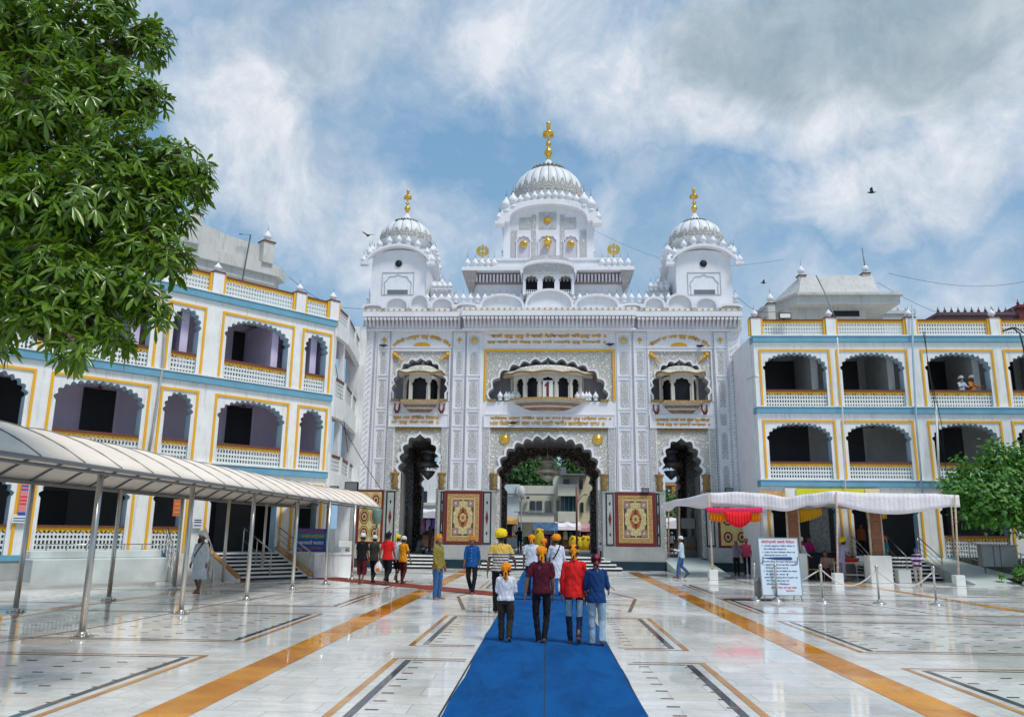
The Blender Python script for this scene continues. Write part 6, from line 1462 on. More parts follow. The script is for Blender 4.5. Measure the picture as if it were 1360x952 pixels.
# birds
def bird(px_, py_, Y, label, rz=0, fly=True, s=1.0):
    x, z = at(px_, py_, Y); t = thing('pigeon', label, 'bird', (x, Y, z), rz); m = MB()
    m.tube([(0, -.20, 0), (0, -.14, .0), (0, -.05, .0), (0, .07, .01), (0, .13, .035), (0, .17, .04), (0, .20, .03)], [(.012, .006), (.035, .015), (.05, .045), (.052, .05), (.03, .03), (.028, .028), (.006, .006)], 8)
    for sg in (-1, 1):
        if fly: m.add([(sg*.03, .07, .02), (sg*.20, .09, .12), (sg*.38, -.02, .14), (sg*.2, -.04, .10), (sg*.03, -.07, .02), (sg*.03, .07, .005), (sg*.20, .09, .105), (sg*.2, -.04, .085), (sg*.03, -.07, .005)], [(0, 1, 2, 3, 4), (5, 8, 7, 2, 6)])
        else: m.tube([(sg*.045, .06, .01), (sg*.05, -.05, .015), (sg*.02, -.18, .0)], [(.012, .03), (.014, .04), (.005, .01)], 6)
    b = m.build('body', mat('pigeon_grey', (.03, .033, .045), .6) if 'pigeon_grey' not in MATS else MATS['pigeon_grey'], t); b.scale = (s, s, s)
    if not fly:
        for sg in (-1, 1): q = MB(); q.tube([(sg*.02, 0, -.03), (sg*.02, 0, -.08)], .006, 4); q.build('leg', REDP, t)
bird(1158, 256, 38, 'dark bird flying high in the sky right of the towers', 1.2, s=1.1); bird(1014, 376, 36, 'dark bird flying low between right tower and roof house', 1.5, s=.7); bird(489, 313, 40, 'dark bird flying left of the left tower', .6, s=1.1)
bird(509.5, 459, GY-.15, 'dark pigeon perched at the left end of the left arched inscription', 1.3, False, 1.3); bird(810, 457.5, GY-.2, 'dark pigeon perched at the right end of the top middle inscription', -1.3, False, 1.3)
bird(930.5, 459.5, GY-.15, 'dark pigeon perched under the right arched inscription', 1.0, False, 1.2); bird(680.5, 561.5, GY-.2, 'dark pigeon perched on the lower middle inscription', -1.2, False, 1.3)
for i, (a, b) in enumerate(((527, 293), (534, 292), (547, 295))): bird(a, b, GY+2.75-.9, ('leftmost', 'middle', 'rightmost')[i]+' of the three pigeons perched on the left dome cap', i, False, .9)
bird(681, 257, GY+3.2, 'pigeon perched on the left shoulder of the middle dome', .4, False, 1.2)
# ------------------------------------------------------------------ trees
def leaf_mesh(name, centers, normals, size, per, mt, seed, spread=.9, aspect=.28, heart=False):
    """leaf rosettes: per leaves round each twig end"""
    rg = np.random.default_rng(seed); n = len(centers); C0 = np.repeat(np.array(centers), per, 0); N0 = np.repeat(np.array(normals), per, 0)
    M_ = n*per; ang = np.tile(np.arange(per)*2*PI/per, n)+rg.uniform(-.4, .4, M_)+np.repeat(rg.uniform(0, 6.28, n), per)
    up = N0/np.linalg.norm(N0, axis=1, keepdims=True)
    ref = np.where(np.abs(up[:, 2:3]) < .9, np.array([[0, 0, 1.]]), np.array([[1., 0, 0]]))
    a = np.cross(up, ref); a /= np.linalg.norm(a, axis=1, keepdims=True); b = np.cross(up, a)
    d = a*np.cos(ang)[:, None]+b*np.sin(ang)[:, None]
    el = rg.uniform(-.45, .75, M_)[:, None]*spread
    d = d*np.cos(el)+up*np.sin(el)
    if heart: C0 = C0+rg.normal(0, size*.9, (M_, 3))
    s = np.cross(d, up); s /= np.linalg.norm(s, axis=1, keepdims=True); nn = np.cross(s, d)
    l = size*rg.uniform(.65, 1.15, M_)[:, None]; w = l*aspect*rg.uniform(.8, 1.2, M_)[:, None]; droop = np.array([0, 0, -1.])*l*rg.uniform(.1, .6, M_)[:, None]
    prof = ((.05, .12), (.42, .75), (.74, 1.0)) if not heart else ((.0, .55), (.25, 1.0), (.6, .7))
    P = [C0+d*l*.02]
    for t, ww in prof: P.append(C0+d*l*t+s*w*ww*.5*1.0-nn*w*.12+droop*t*t)
    tip = C0+d*l+droop; P.append(tip)
    for t, ww in reversed(prof): P.append(C0+d*l*t-s*w*ww*.5-nn*w*.12+droop*t*t)
    mid = C0+d*l*.5+nn*w*.10+droop*.25; P.append(mid)
    V = np.stack(P, 1).reshape(-1, 3); k = len(P)
    base = (np.arange(M_)*k)[:, None]
    F = np.concatenate([base+np.array([[0, 1, 2, 8]]), base+np.array([[8, 2, 3, 4]]), base+np.array([[8, 4, 5, 6]]), base+np.array([[0, 8, 6, 7]])], 0)
    me = bpy.data.meshes.new(name); me.vertices.add(len(V)); me.vertices.foreach_set('co', V.astype(np.float32).ravel())
    me.loops.add(F.size); me.loops.foreach_set('vertex_index', F.astype(np.int32).ravel()); me.polygons.add(len(F)); me.polygons.foreach_set('loop_start', np.arange(0, F.size, 4, dtype=np.int32))
    me.materials.append(mt); me.update(calc_edges=True); me.validate(); return me
def blobs_points(bl, dens, seed, shell=.45, keep=None):
    rg = np.random.default_rng(seed); C_, N_ = [], []
    for x, y, z, r in bl:
        n = int(dens*r*r)
        v = rg.normal(0, 1, (n, 3)); v /= np.linalg.norm(v, axis=1, keepdims=True); rad = r*(shell+(1-shell)*rg.uniform(0, 1, n)**.6)[:, None]*rg.uniform(.85, 1.18, n)[:, None]
        p = v*rad*np.array([[1, 1, .85]])+np.array([[x, y, z]]); nr = v*.8+np.array([[0, 0, .55]])+rg.normal(0, .25, (n, 3)); C_.append(p); N_.append(nr)
    return np.concatenate(C_), np.concatenate(N_)
def tree(label, base, bl, dens, size, per, mt, seed, trunk_r=.2, aspect=.28, heart=False, limbs=True, cat='tree', shell=.45, fork=.45, group=None, twigs=0, name='tree'):
    t = thing(name, label, cat, base, 0, group); B = Vector(base); rg = random.Random(seed)
    loc = [(x-B.x, y-B.y, z-B.z, r) for x, y, z, r in bl]
    P, Nn = blobs_points(loc, dens, seed, shell)
    link_mesh('crown', leaf_mesh('crown', P, Nn, size, per, mt, seed, aspect=aspect, heart=heart), t)
    m = MB(); cz = sum(b[2]*b[3] for b in loc)/sum(b[3] for b in loc); cx_ = sum(b[0]*b[3] for b in loc)/sum(b[3] for b in loc); cy_ = sum(b[1]*b[3] for b in loc)/sum(b[3] for b in loc)
    f = Vector((cx_*.15, cy_*.15, cz*fork)); m.tube([(0, 0, -.05), (0, 0, .25), tuple(f*.5+Vector((trunk_r*.3, 0, 0))), tuple(f)], [trunk_r*1.4, trunk_r*1.05, trunk_r*.9, trunk_r*.75], 10)
    m.build('trunk', BARK, t)
    lm = MB()
    for x, y, z, r in loc:
        e = Vector((x, y, z)); d = e-f; mid = f+d*.5+Vector((rg.uniform(-.1, .1), rg.uniform(-.1, .1), .12))*d.length
        lm.tube([tuple(f), tuple(f+(mid-f)*.5), tuple(mid), tuple(e)], [trunk_r*.5, trunk_r*.36, trunk_r*.25, trunk_r*.10], 7)
        for k in range(7 if r > .5 else 4):
            v = Vector((rg.gauss(0, 1), rg.gauss(0, 1), rg.gauss(.3, .8))).normalized()*r*.9; s = mid.lerp(e, rg.uniform(.4, 1))
            lm.tube([tuple(s), tuple(s.lerp(e+v, .5)+Vector((0, 0, .05))), tuple(e+v)], [trunk_r*.13, trunk_r*.08, trunk_r*.03], 5)
    lm.build('limbs', BARK, t); return t
def B3(px, py, Y, r): x, z = at(px, py, Y); return (x, Y, z, r)
bl = [B3(-120, 60, 9.4, 1.7), B3(20, 20, 9.2, 1.05), B3(100, 60, 9.2, .75), B3(155, 120, 9.0, .55), B3(150, 10, 9.4, .36), B3(60, 150, 8.6, .9), B3(-60, 230, 8.8, 1.3), B3(170, 205, 8.7, .58), B3(235, 222, 8.7, .42), B3(215, 275, 8.5, .45),
      B3(120, 270, 8.3, .75), B3(30, 300, 8.2, .85), B3(-80, 390, 8.2, .95), B3(190, 330, 8.3, .40), B3(90, 380, 7.9, .60), B3(180, 385, 8.0, .33), B3(10, 400, 7.8, .45), B3(60, 425, 7.6, .32), B3(130, 425, 7.9, .26), B3(112, 462, 7.4, .13), B3(195, 60, 9.4, .34), B3(205, 130, 9.2, .26), B3(228, 345, 8.2, .26), B3(205, 415, 8.0, .20), B3(150, 445, 7.8, .2), B3(88, 462, 7.5, .16), B3(262, 240, 8.7, .24), B3(205, 40, 9.4, .22), B3(-250, 200, 9.6, 1.9), B3(-200, -120, 10, 2.2), B3(40, -120, 9.8, 1.4)]
tree('big leafy tree with long glossy leaves filling the upper left corner', (-9.4, 9.6, 0), bl, 400, .170, 8, LEAF1, 11, .26, aspect=.29, fork=.62, shell=.2)
bl = [B3(1335, 640, 33, 1.0), B3(1300, 655, 32.6, .85), B3(1366, 675, 33, 1.1), B3(1325, 675, 32.4, .8), B3(1295, 682, 32.6, .5), B3(1270, 652, 32.8, .42), B3(1315, 610, 33, .42), B3(1345, 605, 33, .45), B3(1285, 625, 33, .4), B3(1400, 640, 33.5, 1.5), B3(1318, 590, 33, .22), B3(1258, 638, 33, .2)]
tree('bright green bushy tree with round leaves at the right edge', (20.0, 33.4, .2), bl, 190, .20, 6, LEAF2, 5, .10, aspect=.8, heart=True, fork=.4, shell=.45)
for i, (px_, py_, Y, s) in enumerate(((1352, 764, 31.9, .22), (1330, 768, 32.2, .12), (1358, 750, 32.5, .28))):
    x, z = at(px_, py_, Y); t = thing('garden_plant', ('leafy plant low in the garden bed at the right edge', 'small leafy plant among the edging stones below the cabinets', 'tall leafy plant in the garden bed behind the others')[i], 'plant', (x, Y, .2), 0, 'plants in the garden bed')
    P, Nn = blobs_points([(0, 0, s*1.1, s)], 500, 60+i); link_mesh('foliage', leaf_mesh('foliage', P, Nn, .14, 5, LEAF2, 70+i, aspect=.6), t); m = MB(); m.tube([(0, 0, -.05), (.03, 0, s)], [.02, .01], 5); m.build('stem', BARK, t)
# ------------------------------------------------------------------ beyond the gateway
SZ = .6
def pb(mb, px0, px1, py0, py1, Y, dep=1.0, mi=0):
    x0, z0 = at(px0, py1, Y); x1, z1 = at(px1, py0, Y); mb.box(x0, x1, Y, Y+dep, z0, z1, mi); return x0, x1, z0, z1
YB = 72
hb = thing('apartment_house', 'cream two storey house with balconies and dark windows seen through the middle archway', 'house', (0, YB, SZ))
def hbx(nm, px0, px1, py0, py1, Y, dep, mt, par=hb):
    m = MB(); x0, z0 = at(px0, py1, Y); x1, z1 = at(px1, py0, Y); z0 = max(z0, SZ+.0); m.box(x0, x1, Y-YB, Y-YB+dep, z0-SZ, z1-SZ); return m.build(nm, mt, par)
hbx('wall', 640, 690, 643, 712, 71.9, 8, mat('pale_blue_house', (.55, .63, .66), .8, dirt=.2)); hbx('wall', 688, 737, 650, 712, 73, 8, BWALL); hbx('wall', 735, 769, 632, 712, 72.5, 8, BWALL); hbx('wall', 769, 830, 632, 712, 73.2, 9, BWALL2)
hbx('parapet', 686, 736, 645, 656, 71.6, .3, BWALL); hbx('balcony_slab', 689, 736, 681, 693, 71.2, 1.8, BWALL); hbx('balcony_slab', 741, 768, 643, 658, 71.4, 1.6, BWALL); hbx('balcony_slab', 741, 768, 679, 693, 71.4, 1.6, BWALL)
hbx('slab_edge', 672, 737, 655.5, 657, 71.5, .3, GREYM); hbx('slab_edge', 688, 737, 680.5, 682, 71.1, .3, GREYM)
for a in ((704, 711, 665, 677), (712.5, 720, 665, 677), (739, 742, 664, 678)): w = hbx('window', *a, 72.9 if a[0] < 730 else 72.3, .12, GLASS); 
hbx('door', 724, 732, 665, 681, 72.9, .12, GREYM); w = hbx('window', 745, 766, 659.5, 679, 72.2, .3, GLASS)
for q in (750, 755.5, 761): hbx('mullion', q-.35, q+.35, 659.5, 679, 72.1, .1, MATS['teal_sheet'], w)
for a in ((748, 756, 636, 643), (770, 774, 637, 649), (771, 775, 667, 680), (782, 786, 658, 670), (783, 788, 690, 697)): hbx('window', *a, 72.9 if a[0] > 768 else 72.3, .3, GLASS)
hbx('air_conditioner', 692, 696, 658, 662, 72.2, .6, GREYM); hbx('air_conditioner', 699, 703, 659, 662, 72.2, .6, GREYM)
m = MB(); x0, z0 = at(743, 629, 71.5); x1, _ = at(779, 629, 71.5); m.slab([(x0, -1.2), (x1, -1.2), (x1+.2, 4), (x0, 4)], z0-SZ-.15, z0-SZ+.0); m.build('roof_slab', GREYM, hb)
hbx('roof_rail', 690, 735, 644.5, 646, 71.7, .1, GREYM); hbx('roof_water_tank', 744, 752, 620, 632, 75, 2, GREYM)
def far_tree(label, px_, py_, Y, R_, blobs, seed):
    x, z = at(px_, py_, Y); tree(label, (x, Y, SZ), [(x+a*R_, Y+b*R_, z+c*R_, r*R_) for a, b, c, r in blobs], 60/(R_/3)**.6, .45, 6, LEAF3, seed, .3, aspect=.6, heart=True, group='trees behind the gateway', shell=.4)
BL = [(0, 0, 0, .7), (-.6, .1, -.2, .5), (.6, 0, -.15, .5), (0, .2, .5, .5), (-.35, -.2, .3, .45), (.4, .1, .35, .45), (.9, 0, -.45, .35), (-.95, 0, -.4, .35)]
far_tree('large green tree behind the left part of the cream house', 700, 626, 84, 3.4, BL, 21); far_tree('green tree behind the house roof, just under the chandelier', 722, 640, 82, 2.0, BL, 22); far_tree('small green tree behind the right end of the cream house', 765, 622, 88, 1.7, BL, 23); far_tree('green tree seen low through the right archway', 890, 688, 62, 1.8, BL, 24)
far_tree('dark green tree far behind between the market stalls', 735, 700, 95, 3, BL, 25)
# houses behind the side arches
h2 = thing('white_house', 'plain white house with a narrow window seen through the left archway', 'house', (-13, 66, SZ)); m = MB(); x0, _ = at(520, 650, 66); x1, _ = at(604, 650, 66); _, zt = at(570, 612, 66); m.box(x0+13, x1+13, 0, 8, 0, zt-SZ); m.build('wall', WHITE2, h2)
m = MB(); a0, z1 = at(562, 652, 66); a1, z0 = at(567, 668, 66); m.box(a0+13, a1+13, -.05, .05, z0-SZ, z1-SZ); m.build('window', GLASS, h2); m = MB(); _, zz1 = at(570, 669, 66); m.box(x0+13, x1+13, -.5, -.01, zz1-SZ-.12, zz1-SZ+.1); m.build('ledge', CREAMW, h2)
h3 = thing('market_house', 'orange and teal shop house seen through the right archway', 'house', (12, 64, SZ)); m = MB(); x0, _ = at(864, 650, 64); x1, _ = at(930, 650, 64); _, zt = at(890, 640, 64); m.box(x0-12, x1-12, 0, 7, 0, zt-SZ); m.build('wall', SALMON, h3)
for a0, a1, b0, b1, mt in ((876, 886, 648, 668, TEALC), (887, 890, 650, 676, PAPER), (892, 898, 646, 672, mat('ochre_sheet', (.50, .30, .08))), (864, 905, 640, 645, SALMON)):
    m = MB(); p0, q1 = at(a0, b0, 63.8); p1, q0 = at(a1, b1, 63.8); m.box(p0-12, p1-12, -.3, -.05, q0-SZ, q1-SZ); m.build('cloth_sheet', mt, h3)
# stalls
def stall(label, px0, px1, pyt, Y, roofm, dep=3.0, drop=.35, tilt=.3, goods=None, group='market stalls beyond the gateway'):
    x0, zt = at(px0, pyt, Y); x1, _ = at(px1, pyt, Y); xc = (x0+x1)/2; w = (x1-x0)/2; t = thing('market_stall', label, 'stall', (xc, Y, SZ), 0, group)
    m = MB(); n = 12; vs = []
    for i in range(n+1):
        x = -w+2*w*i/n; s = -.12*math.sin(PI*(i/n*2 % 1))
        vs += [(x, -.05, zt-SZ-drop), (x, 0, zt-SZ+s), (x, dep, zt-SZ+tilt+s)]
    m.add(vs, [(3*i+k, 3*i+3+k, 3*i+4+k, 3*i+1+k) for i in range(n) for k in (0, 1)]); m.build('awning', roofm, t, recalc=False).modifiers.new('t', 'SOLIDIFY').thickness = .03
    for sx in (-1, 1):
        for yy in (.1, dep-.1): m = MB(); m.tube([(sx*(w-.1), yy, 0), (sx*(w-.1), yy, zt-SZ)], .04, 6); m.build('pole', GREYM, t)
    m = MB(); m.box(-w+.2, w-.2, .5, 1.4, .1, .9); m.build('table', WOOD, t); m = MB(); m.box(-w, w, dep-.1, dep, 0, zt-SZ-.1); m.build('back_cloth', DARKM, t)
    rg = random.Random(int(px0))
    for i in range(int(2*w/.42)):
        x = -w+.3+i*.42; q = MB(); hgt = rg.uniform(.6, 1.1); ztop = zt-SZ-drop-.05; q.tube([(x, .3, ztop), (x, .3, ztop-.12), (x, .3, ztop-hgt*.6), (x, .3, ztop-hgt)], [(.03, .02), (.17, .05), (.16, .06), (.19, .07)], 8)
        q.build('hanging_garment', goods[i % len(goods)], t)
    return t
GL = [cloth('garment_lilac', (.45, .33, .58)), cloth('garment_magenta', (.5, .08, .25)), cloth('garment_navy', (.04, .05, .16)), cloth('garment_black', (.03, .03, .035)), cloth('garment_sand', (.5, .4, .28)), cloth('garment_violet', (.18, .10, .3))]
stall('stall with a white tarpaulin and lilac garments beyond the left archway', 548, 602, 678, 58, TARP, goods=[GL[0], GL[1], GL[0], GL[5], GL[3]], drop=.5)
stall('stall with an orange awning and dark garments at the left of the middle archway', 655, 687, 689, 60, cloth('orange_awning', (.62, .32, .10)), goods=[GL[2], GL[5], GL[3], GL[4]])
stall('stall with a white sagging awning in the middle archway', 738, 772, 697, 60, TARP, goods=[GL[3], GL[4], GL[2]]); stall('stall with a pinkish awning at the right of the middle archway', 768, 800, 699, 61, cloth('pink_awning', (.60, .30, .32)), goods=[GL[3], GL[1]])
stall('stall with a white awning behind the railing of the right archway', 872, 925, 690, 58, TARP, goods=[GL[3], GL[4], GL[3]], drop=.6)
stall('shaded garment stall under the blue printed banner', 706, 736, 707, 61, GL[3], goods=[GL[0], GL[2], GL[1], GL[4]], drop=.1)
banner(708, 741, 694, 704, 59.5, mat('blue_print_banner', (.14, .28, .52), .5, var=.6, vs=2.5, bs=0), 'blue printed shop banner under the cream house')
banner(667, 673.5, 672, 687, 57, REDP, 'small red hanging sign at the left edge of the middle archway')
for i, (px_, py_) in enumerate(((762, 718), (769, 720), (777, 718), (783, 720), (716, 708))):
    x, z = at(px_, py_, 57 if i < 4 else 56); t = thing('marigold_heap', ('leftmost yellow marigold heap on the flower stall', 'second yellow marigold heap on the flower stall', 'third yellow marigold heap on the flower stall', 'rightmost yellow marigold heap on the flower stall', 'yellow garlands hanging below the blue printed banner')[i], 'flowers', (x, 57 if i < 4 else 56, SZ), 0, 'marigold heaps')
    m = MB(); hh = z-SZ+.35; m.lathe([(.25, 0), (.34, .3), (.36, hh*.6), (.25, hh*.9), (.05, hh)], n=14, ribs=lambda a: 1+.12*math.sin(7*a)); m.build('blossoms', mat('marigold', (.85, .60, .02), .8, var=.3, vs=14, bs=1, bscale=20, bdist=.08) if 'marigold' not in MATS else MATS['marigold'], t)
    for k in range(3): q = MB(); q.ball((.2*math.cos(k*2.1), .2*math.sin(k*2.1)-.1, hh*.9), .12, 8); q.build('bloom_ball', MATS['marigold'], t)
# street lamp and iron pole
x, z = at(692, 662, 56); t = thing('street_lamp', 'street lamp with a round white head beyond the gateway', 'street lamp', (at(692, 700, 56)[0], 56, SZ)); m = MB(); m.lathe([(.09, 0), (.09, .3), (.04, .4), (.04, z-SZ)], n=8); m.build('pole', GREYM, t); m = MB(); m.lathe([(.08, 0), (.22, .15), (.26, .5), (.18, .8), (.05, .9)], (0, 0, z-SZ), 10); m.build('lamp_head', PAPER, t)
m = MB(); m.tube([(-.5, 0, z-SZ-.9), (.5, 0, z-SZ-.9)], .03, 6); m.build('cross_bar', GREYM, t)
x, z = at(766, 646, 55); t = thing('street_lamp', 'tall dark lattice pole with a bent lamp arm beyond the gateway', 'street lamp', (at(766, 700, 55)[0], 55, SZ)); m = MB(); m.tube([(0, 0, 0), (0, 0, z-SZ)], .07, 8); m.build('pole', BROWN, t); m = MB(); m.tube([(0, 0, z-SZ-1.1), (.4, 0, z-SZ-.6), (.6, 0, z-SZ-.55)], .025, 6); m.box(.5, .75, -.06, .06, z-SZ-.58, z-SZ-.5); m.build('lamp_arm', GREYM, t)
# barriers
def barrier(px0, px1, Y, hgt, mt, label, nb=7, name='barrier', z=SZ):
    x0, x1 = at(px0, 720, Y)[0], at(px1, 720, Y)[0]; w = (x1-x0)/2; t = thing(name, label, 'barrier', ((x0+x1)/2, Y, z))
    m = MB(); m.box(-w, w, -.03, .03, hgt-.06, hgt); m.box(-w, w, -.03, .03, .12, .18); m.build('frame', mt, t)
    for i in range(nb): xx = -w+2*w*i/(nb-1); m = MB(); m.box(xx-.02, xx+.02, -.02, .02, 0, hgt-.06); m.build('bar', mt, t)
    return t
b = barrier(656, 684, 52, .95, REDP, 'red and white metal barrier at the left of the middle archway'); m = MB(); m.box(-1.0, 1.0, -.05, -.035, .25, .8); m.build('white_panel', PAPER, b)
barrier(878, 912, 49.2, 1.1, GREYM, 'grey metal railing gate across the right archway', 7); barrier(575, 590, 47, .8, GREYM, 'low metal railing inside the left archway', 4)
m = MB(); m.box(-.5, .5, -.3, .3, 0, 1.2); m.box(-.52, .52, -.32, .32, .55, .75, 1); tag(m.build('reception_desk', [GMARB, JAISD], None, (at(922, 735, 44.5)[0], 44.5, .42)), 'grey desk with an orange band inside the right archway', 'desk')
m = MB(); x, z = at(923, 695, 44.4); m.box(-.75, .75, -.02, .02, -.28, .28); tag(m.build('printed_sign', PAPER, None, (x-.0, 44.4, z)), 'plain pale sign above the desk inside the right archway', 'sign')
m = MB(); m.lathe([(.16, 0), (.10, .1), (.10, .9), (.17, 1.0), (.17, 1.1), (.1, 1.2), (.12, 1.35), (.05, 1.5)], n=8); tag(m.build('painted_bollard', [mat('pink_stone', (.55, .33, .22))], None, (at(571, 720, 47.5)[0], 47.5, SZ)), 'pinkish carved stone bollard in the left archway', 'bollard')
m = MB(); m.box(-.3, .3, -.3, .3, 0, .8); bevel(tag(m.build('red_crate', REDP, None, (at(674, 720, 55)[0], 55, SZ)), 'red box by the stall with the orange awning', 'box'), .03)
# ------------------------------------------------------------------ people
SKIN = mat('brown_skin', (.20, .095, .055), .5, var=.08, vs=8, bs=.1); SKIN2 = mat('light_brown_skin', (.30, .155, .095), .5, var=.08, vs=8, bs=.1)
HAIR = mat('black_hair', (.012, .010, .010), .5); EYEM = mat('eye_white', (.5, .48, .45), .3, bs=0); LIPM = mat('lip_brown', (.17, .06, .05), .5, bs=0)
CL = {}
def cm(name, col, **k):
    if name not in CL: CL[name] = cloth(name, col, **k)
    return CL[name]
def remesh(mb, name, vox, mats, smooth=2, rule=None, wr=0.0, seed=0):
    me = mb.mesh(name, mats); o = bpy.data.objects.new('tmp', me); COL.objects.link(o)
    r = o.modifiers.new('r', 'REMESH'); r.mode = 'VOXEL'; r.voxel_size = vox; r.use_smooth_shade = True
    if smooth: s = o.modifiers.new('s', 'SMOOTH'); s.iterations = smooth; s.factor = .5
    dg = bpy.context.evaluated_depsgraph_get(); dg.update(); out = bpy.data.meshes.new_from_object(o.evaluated_get(dg)); bpy.data.objects.remove(o); bpy.data.meshes.remove(me)
    out.name = name; out.materials.clear()
    for m in mats: out.materials.append(m)
    n = len(out.vertices); co = np.zeros(n*3, np.float32); out.vertices.foreach_get('co', co); co = co.reshape(-1, 3)
    if wr:                                  # soft folds in cloth
        nn = np.zeros(n*3, np.float32); out.vertices.foreach_get('normal', nn); nn = nn.reshape(-1, 3)
        x, y, z = co.T; f = np.sin(z*38+7*np.sin(x*13+seed)+5*np.sin(y*17+seed*2))*.5+np.sin(z*21-x*30+seed)*.35+np.sin((x+y)*44+z*12+seed)*.3
        co += nn*(f*wr)[:, None].astype(np.float32); out.vertices.foreach_set('co', co.ravel())
    np_ = len(out.polygons); mi = np.zeros(np_, np.int32)
    if rule:
        c = np.zeros(np_*3, np.float32); out.polygons.foreach_get('center', c); mi = rule(c.reshape(-1, 3)).astype(np.int32)
    out.polygons.foreach_set('material_index', mi); out.polygons.foreach_set('use_smooth', np.ones(np_, bool)); out.update(); return out
PEOPLE = []
def person(label, px, py, ptop, hd, d, z=0.0, Y=None):
    """px, py feet; ptop head top; hd heading in degrees (0 walks away, 90 to the left, 180 towards the camera)"""
    if Y is None: x, y = gnd(px, py, z)
    else: y = Y; x = at(px, py, Y)[0]
    g_ = d.get
    ztop = at(px, ptop, y)[1]; h = ztop-z
    hat = g_('hat', 'cloth'); H = h-(.05 if hat == 'turban' else .02)
    if g_('sit'): H = g_('H', 1.62)
    s = H/1.70; far = g_('far', y > 38); near = y < 25
    t = thing('person', label, 'person', (x, y, z), R(hd))
    V = lambda *a: Vector(a)*s
    step = g_('step', .0); W = g_('w', 1.0); sit = g_('sit', 0)
    hipz = .90 if not sit else (.46 if sit == 1 else .16); dz = hipz-.90; lean = g_('lean', 0.0)
    def up(x_, y_, z_): return Vector((x_, y_+lean*(z_-.9)+g_('py', 0), z_+dz))*s
    Lg0 = g_('leg', 1.0)
    # legs
    legs = []
    for sg, st in ((-1, step), (1, -step)):
        hip = Vector((sg*.095*W, 0, hipz))*s
        if sit == 1: knee = V(sg*.13, .42, .47); ank = V(sg*.13, .44, .08); toe = V(sg*.14, .60, .03)
        elif sit == 2: knee = V(sg*.34, .28, .22); ank = V(-sg*.12, .30, .08); toe = V(-sg*.22, .34, .05)
        else:
            fx = sg*g_('stance', .09)
            if st > .02: ank = V(fx, st*.55, .085); knee = V(sg*.10, st*.42, .485); toe = V(fx*1.15, st*.55+.17, .045)
            elif st < -.02: ank = V(fx, st*.75, .085+min(.16, -st*.45)); knee = V(sg*.10, st*.18+.06, .475); toe = V(fx*1.15, st*.75+.15, .035)
            else: ank = V(fx, 0, .085); knee = V(sg*.095, .02, .485); toe = V(fx*1.5, .16, .03)
        legs.append((hip, knee, ank, toe))
    sh = g_('sh', .158)*(.5+.5*W); arms = []
    for i, sg in enumerate((-1, 1)):
        sw = g_('arm', (0, 0))[i]; ob = g_('out', (.12, .12))[i]; el = g_('elbow', (.15, .15))[i]
        S = up(sg*sh, 0, 1.372); a = Vector((sg*math.sin(ob), math.sin(sw)*math.cos(ob), -math.cos(sw)*math.cos(ob))); E_ = S+a*.285*s
        f = Vector((sg*math.sin(ob)*.4-(g_('inn', (0, 0))[i])*sg, math.sin(sw+el), -math.cos(sw+el))).normalized(); Wr = E_+f*.245*s; arms.append((S, E_, Wr, f, sg))
    neck = up(0, -.01, 1.43); hc = up(0, .02+lean*.05, 1.575); ht = g_('head', 0.0); hs = g_('hs', 1.12); nod = g_('nod', 0.0)
    HM = Matrix.Translation(hc) @ Matrix.Rotation(R(ht), 4, 'Z') @ Matrix.Rotation(-R(nod), 4, 'X') @ Matrix.Scale(hs, 4)
    def hp(x_, y_, z_): return HM@(Vector((x_, y_, z_))*s)
    # body: one skin
    b = MB()
    def bt(pts, rad, n=10): b.tube([tuple(p) for p in pts], [((r[0]*s, r[1]*s) if isinstance(r, tuple) else r*s) for r in rad], n)
    bt([up(0, 0, .84), up(0, 0, .95), up(0, 0, 1.05), up(0, .0, 1.2), up(0, -.005, 1.33), up(0, -.01, 1.41), up(0, -.01, 1.45)], [(.13*W, .09), (.15*W, .10), (.13*W, .09), (.155*W, .105), (.165*W, .10), (.10, .07), (.05, .05)], 14)
    bt([neck-V(0, 0, .06), neck+V(0, .005, .03), hc-V(0, 0, .04)], [.062, .054, .055], 10)
    def ell(c, rx, ry, rz, M_=HM, n=12):
        q = MB(); q.ball((0, 0, 0), (rx*s, ry*s, rz*s), n, 0, 8); b.add([tuple(M_@(Vector(c)*s+Vector(v))) for v in q.v], q.f)
    ell((0, -.005, .015), .076, .094, .108); ell((0, .025, -.05), .058, .062, .065); ell((0, .045, -.095), .032, .03, .025)
    ell((0, .098, -.012), .013, .018, .026); ell((0, .108, -.028), .016, .014, .011); ell((0, .088, -.058), .022, .010, .008)
    for sg in (-1, 1): ell((sg*.079, -.005, -.01), .010, .020, .032); ell((sg*.032, .084, .018), .020, .012, .010)
    for hip, knee, ank, toe in legs:
        bt([hip+V(0, 0, .02), hip.lerp(knee, .4), knee, knee.lerp(ank, .3), ank+V(0, 0, .04), ank], [.062, .058, .040, .046 if Lg0 < .95 else .036, .032, .036], 10)
        dr = (toe-ank); dr.z = 0; dr = dr.normalized() if dr.length > 1e-6 else Vector((0, 1, 0)); heel = ank-dr*.045*s-V(0, 0, .045); 
        if sit: heel = ank-V(0, 0, .05)+V(0, -.03, 0)
        heel.z = max(heel.z, .03*s)
        bt([heel, ank-V(0, 0, .035)+dr*.03*s, ank.lerp(toe, .55)-V(0, 0, .012), toe], [(.034, .032), (.036, .036), (.043, .026), (.036, .016)], 10)
        sd_ = dr.cross(Vector((0, 0, 1)))
        if not far:
            for k in range(5):
                o_ = (k-2)*.0155; b.tube([tuple(toe-dr*.02*s+sd_*o_*s), tuple(toe+dr*(.028-.003*abs(k-1))*s+sd_*o_*s)], [.0105*s, .009*s], 6)
    vox = .0065 if near else (.010 if not far else .014)
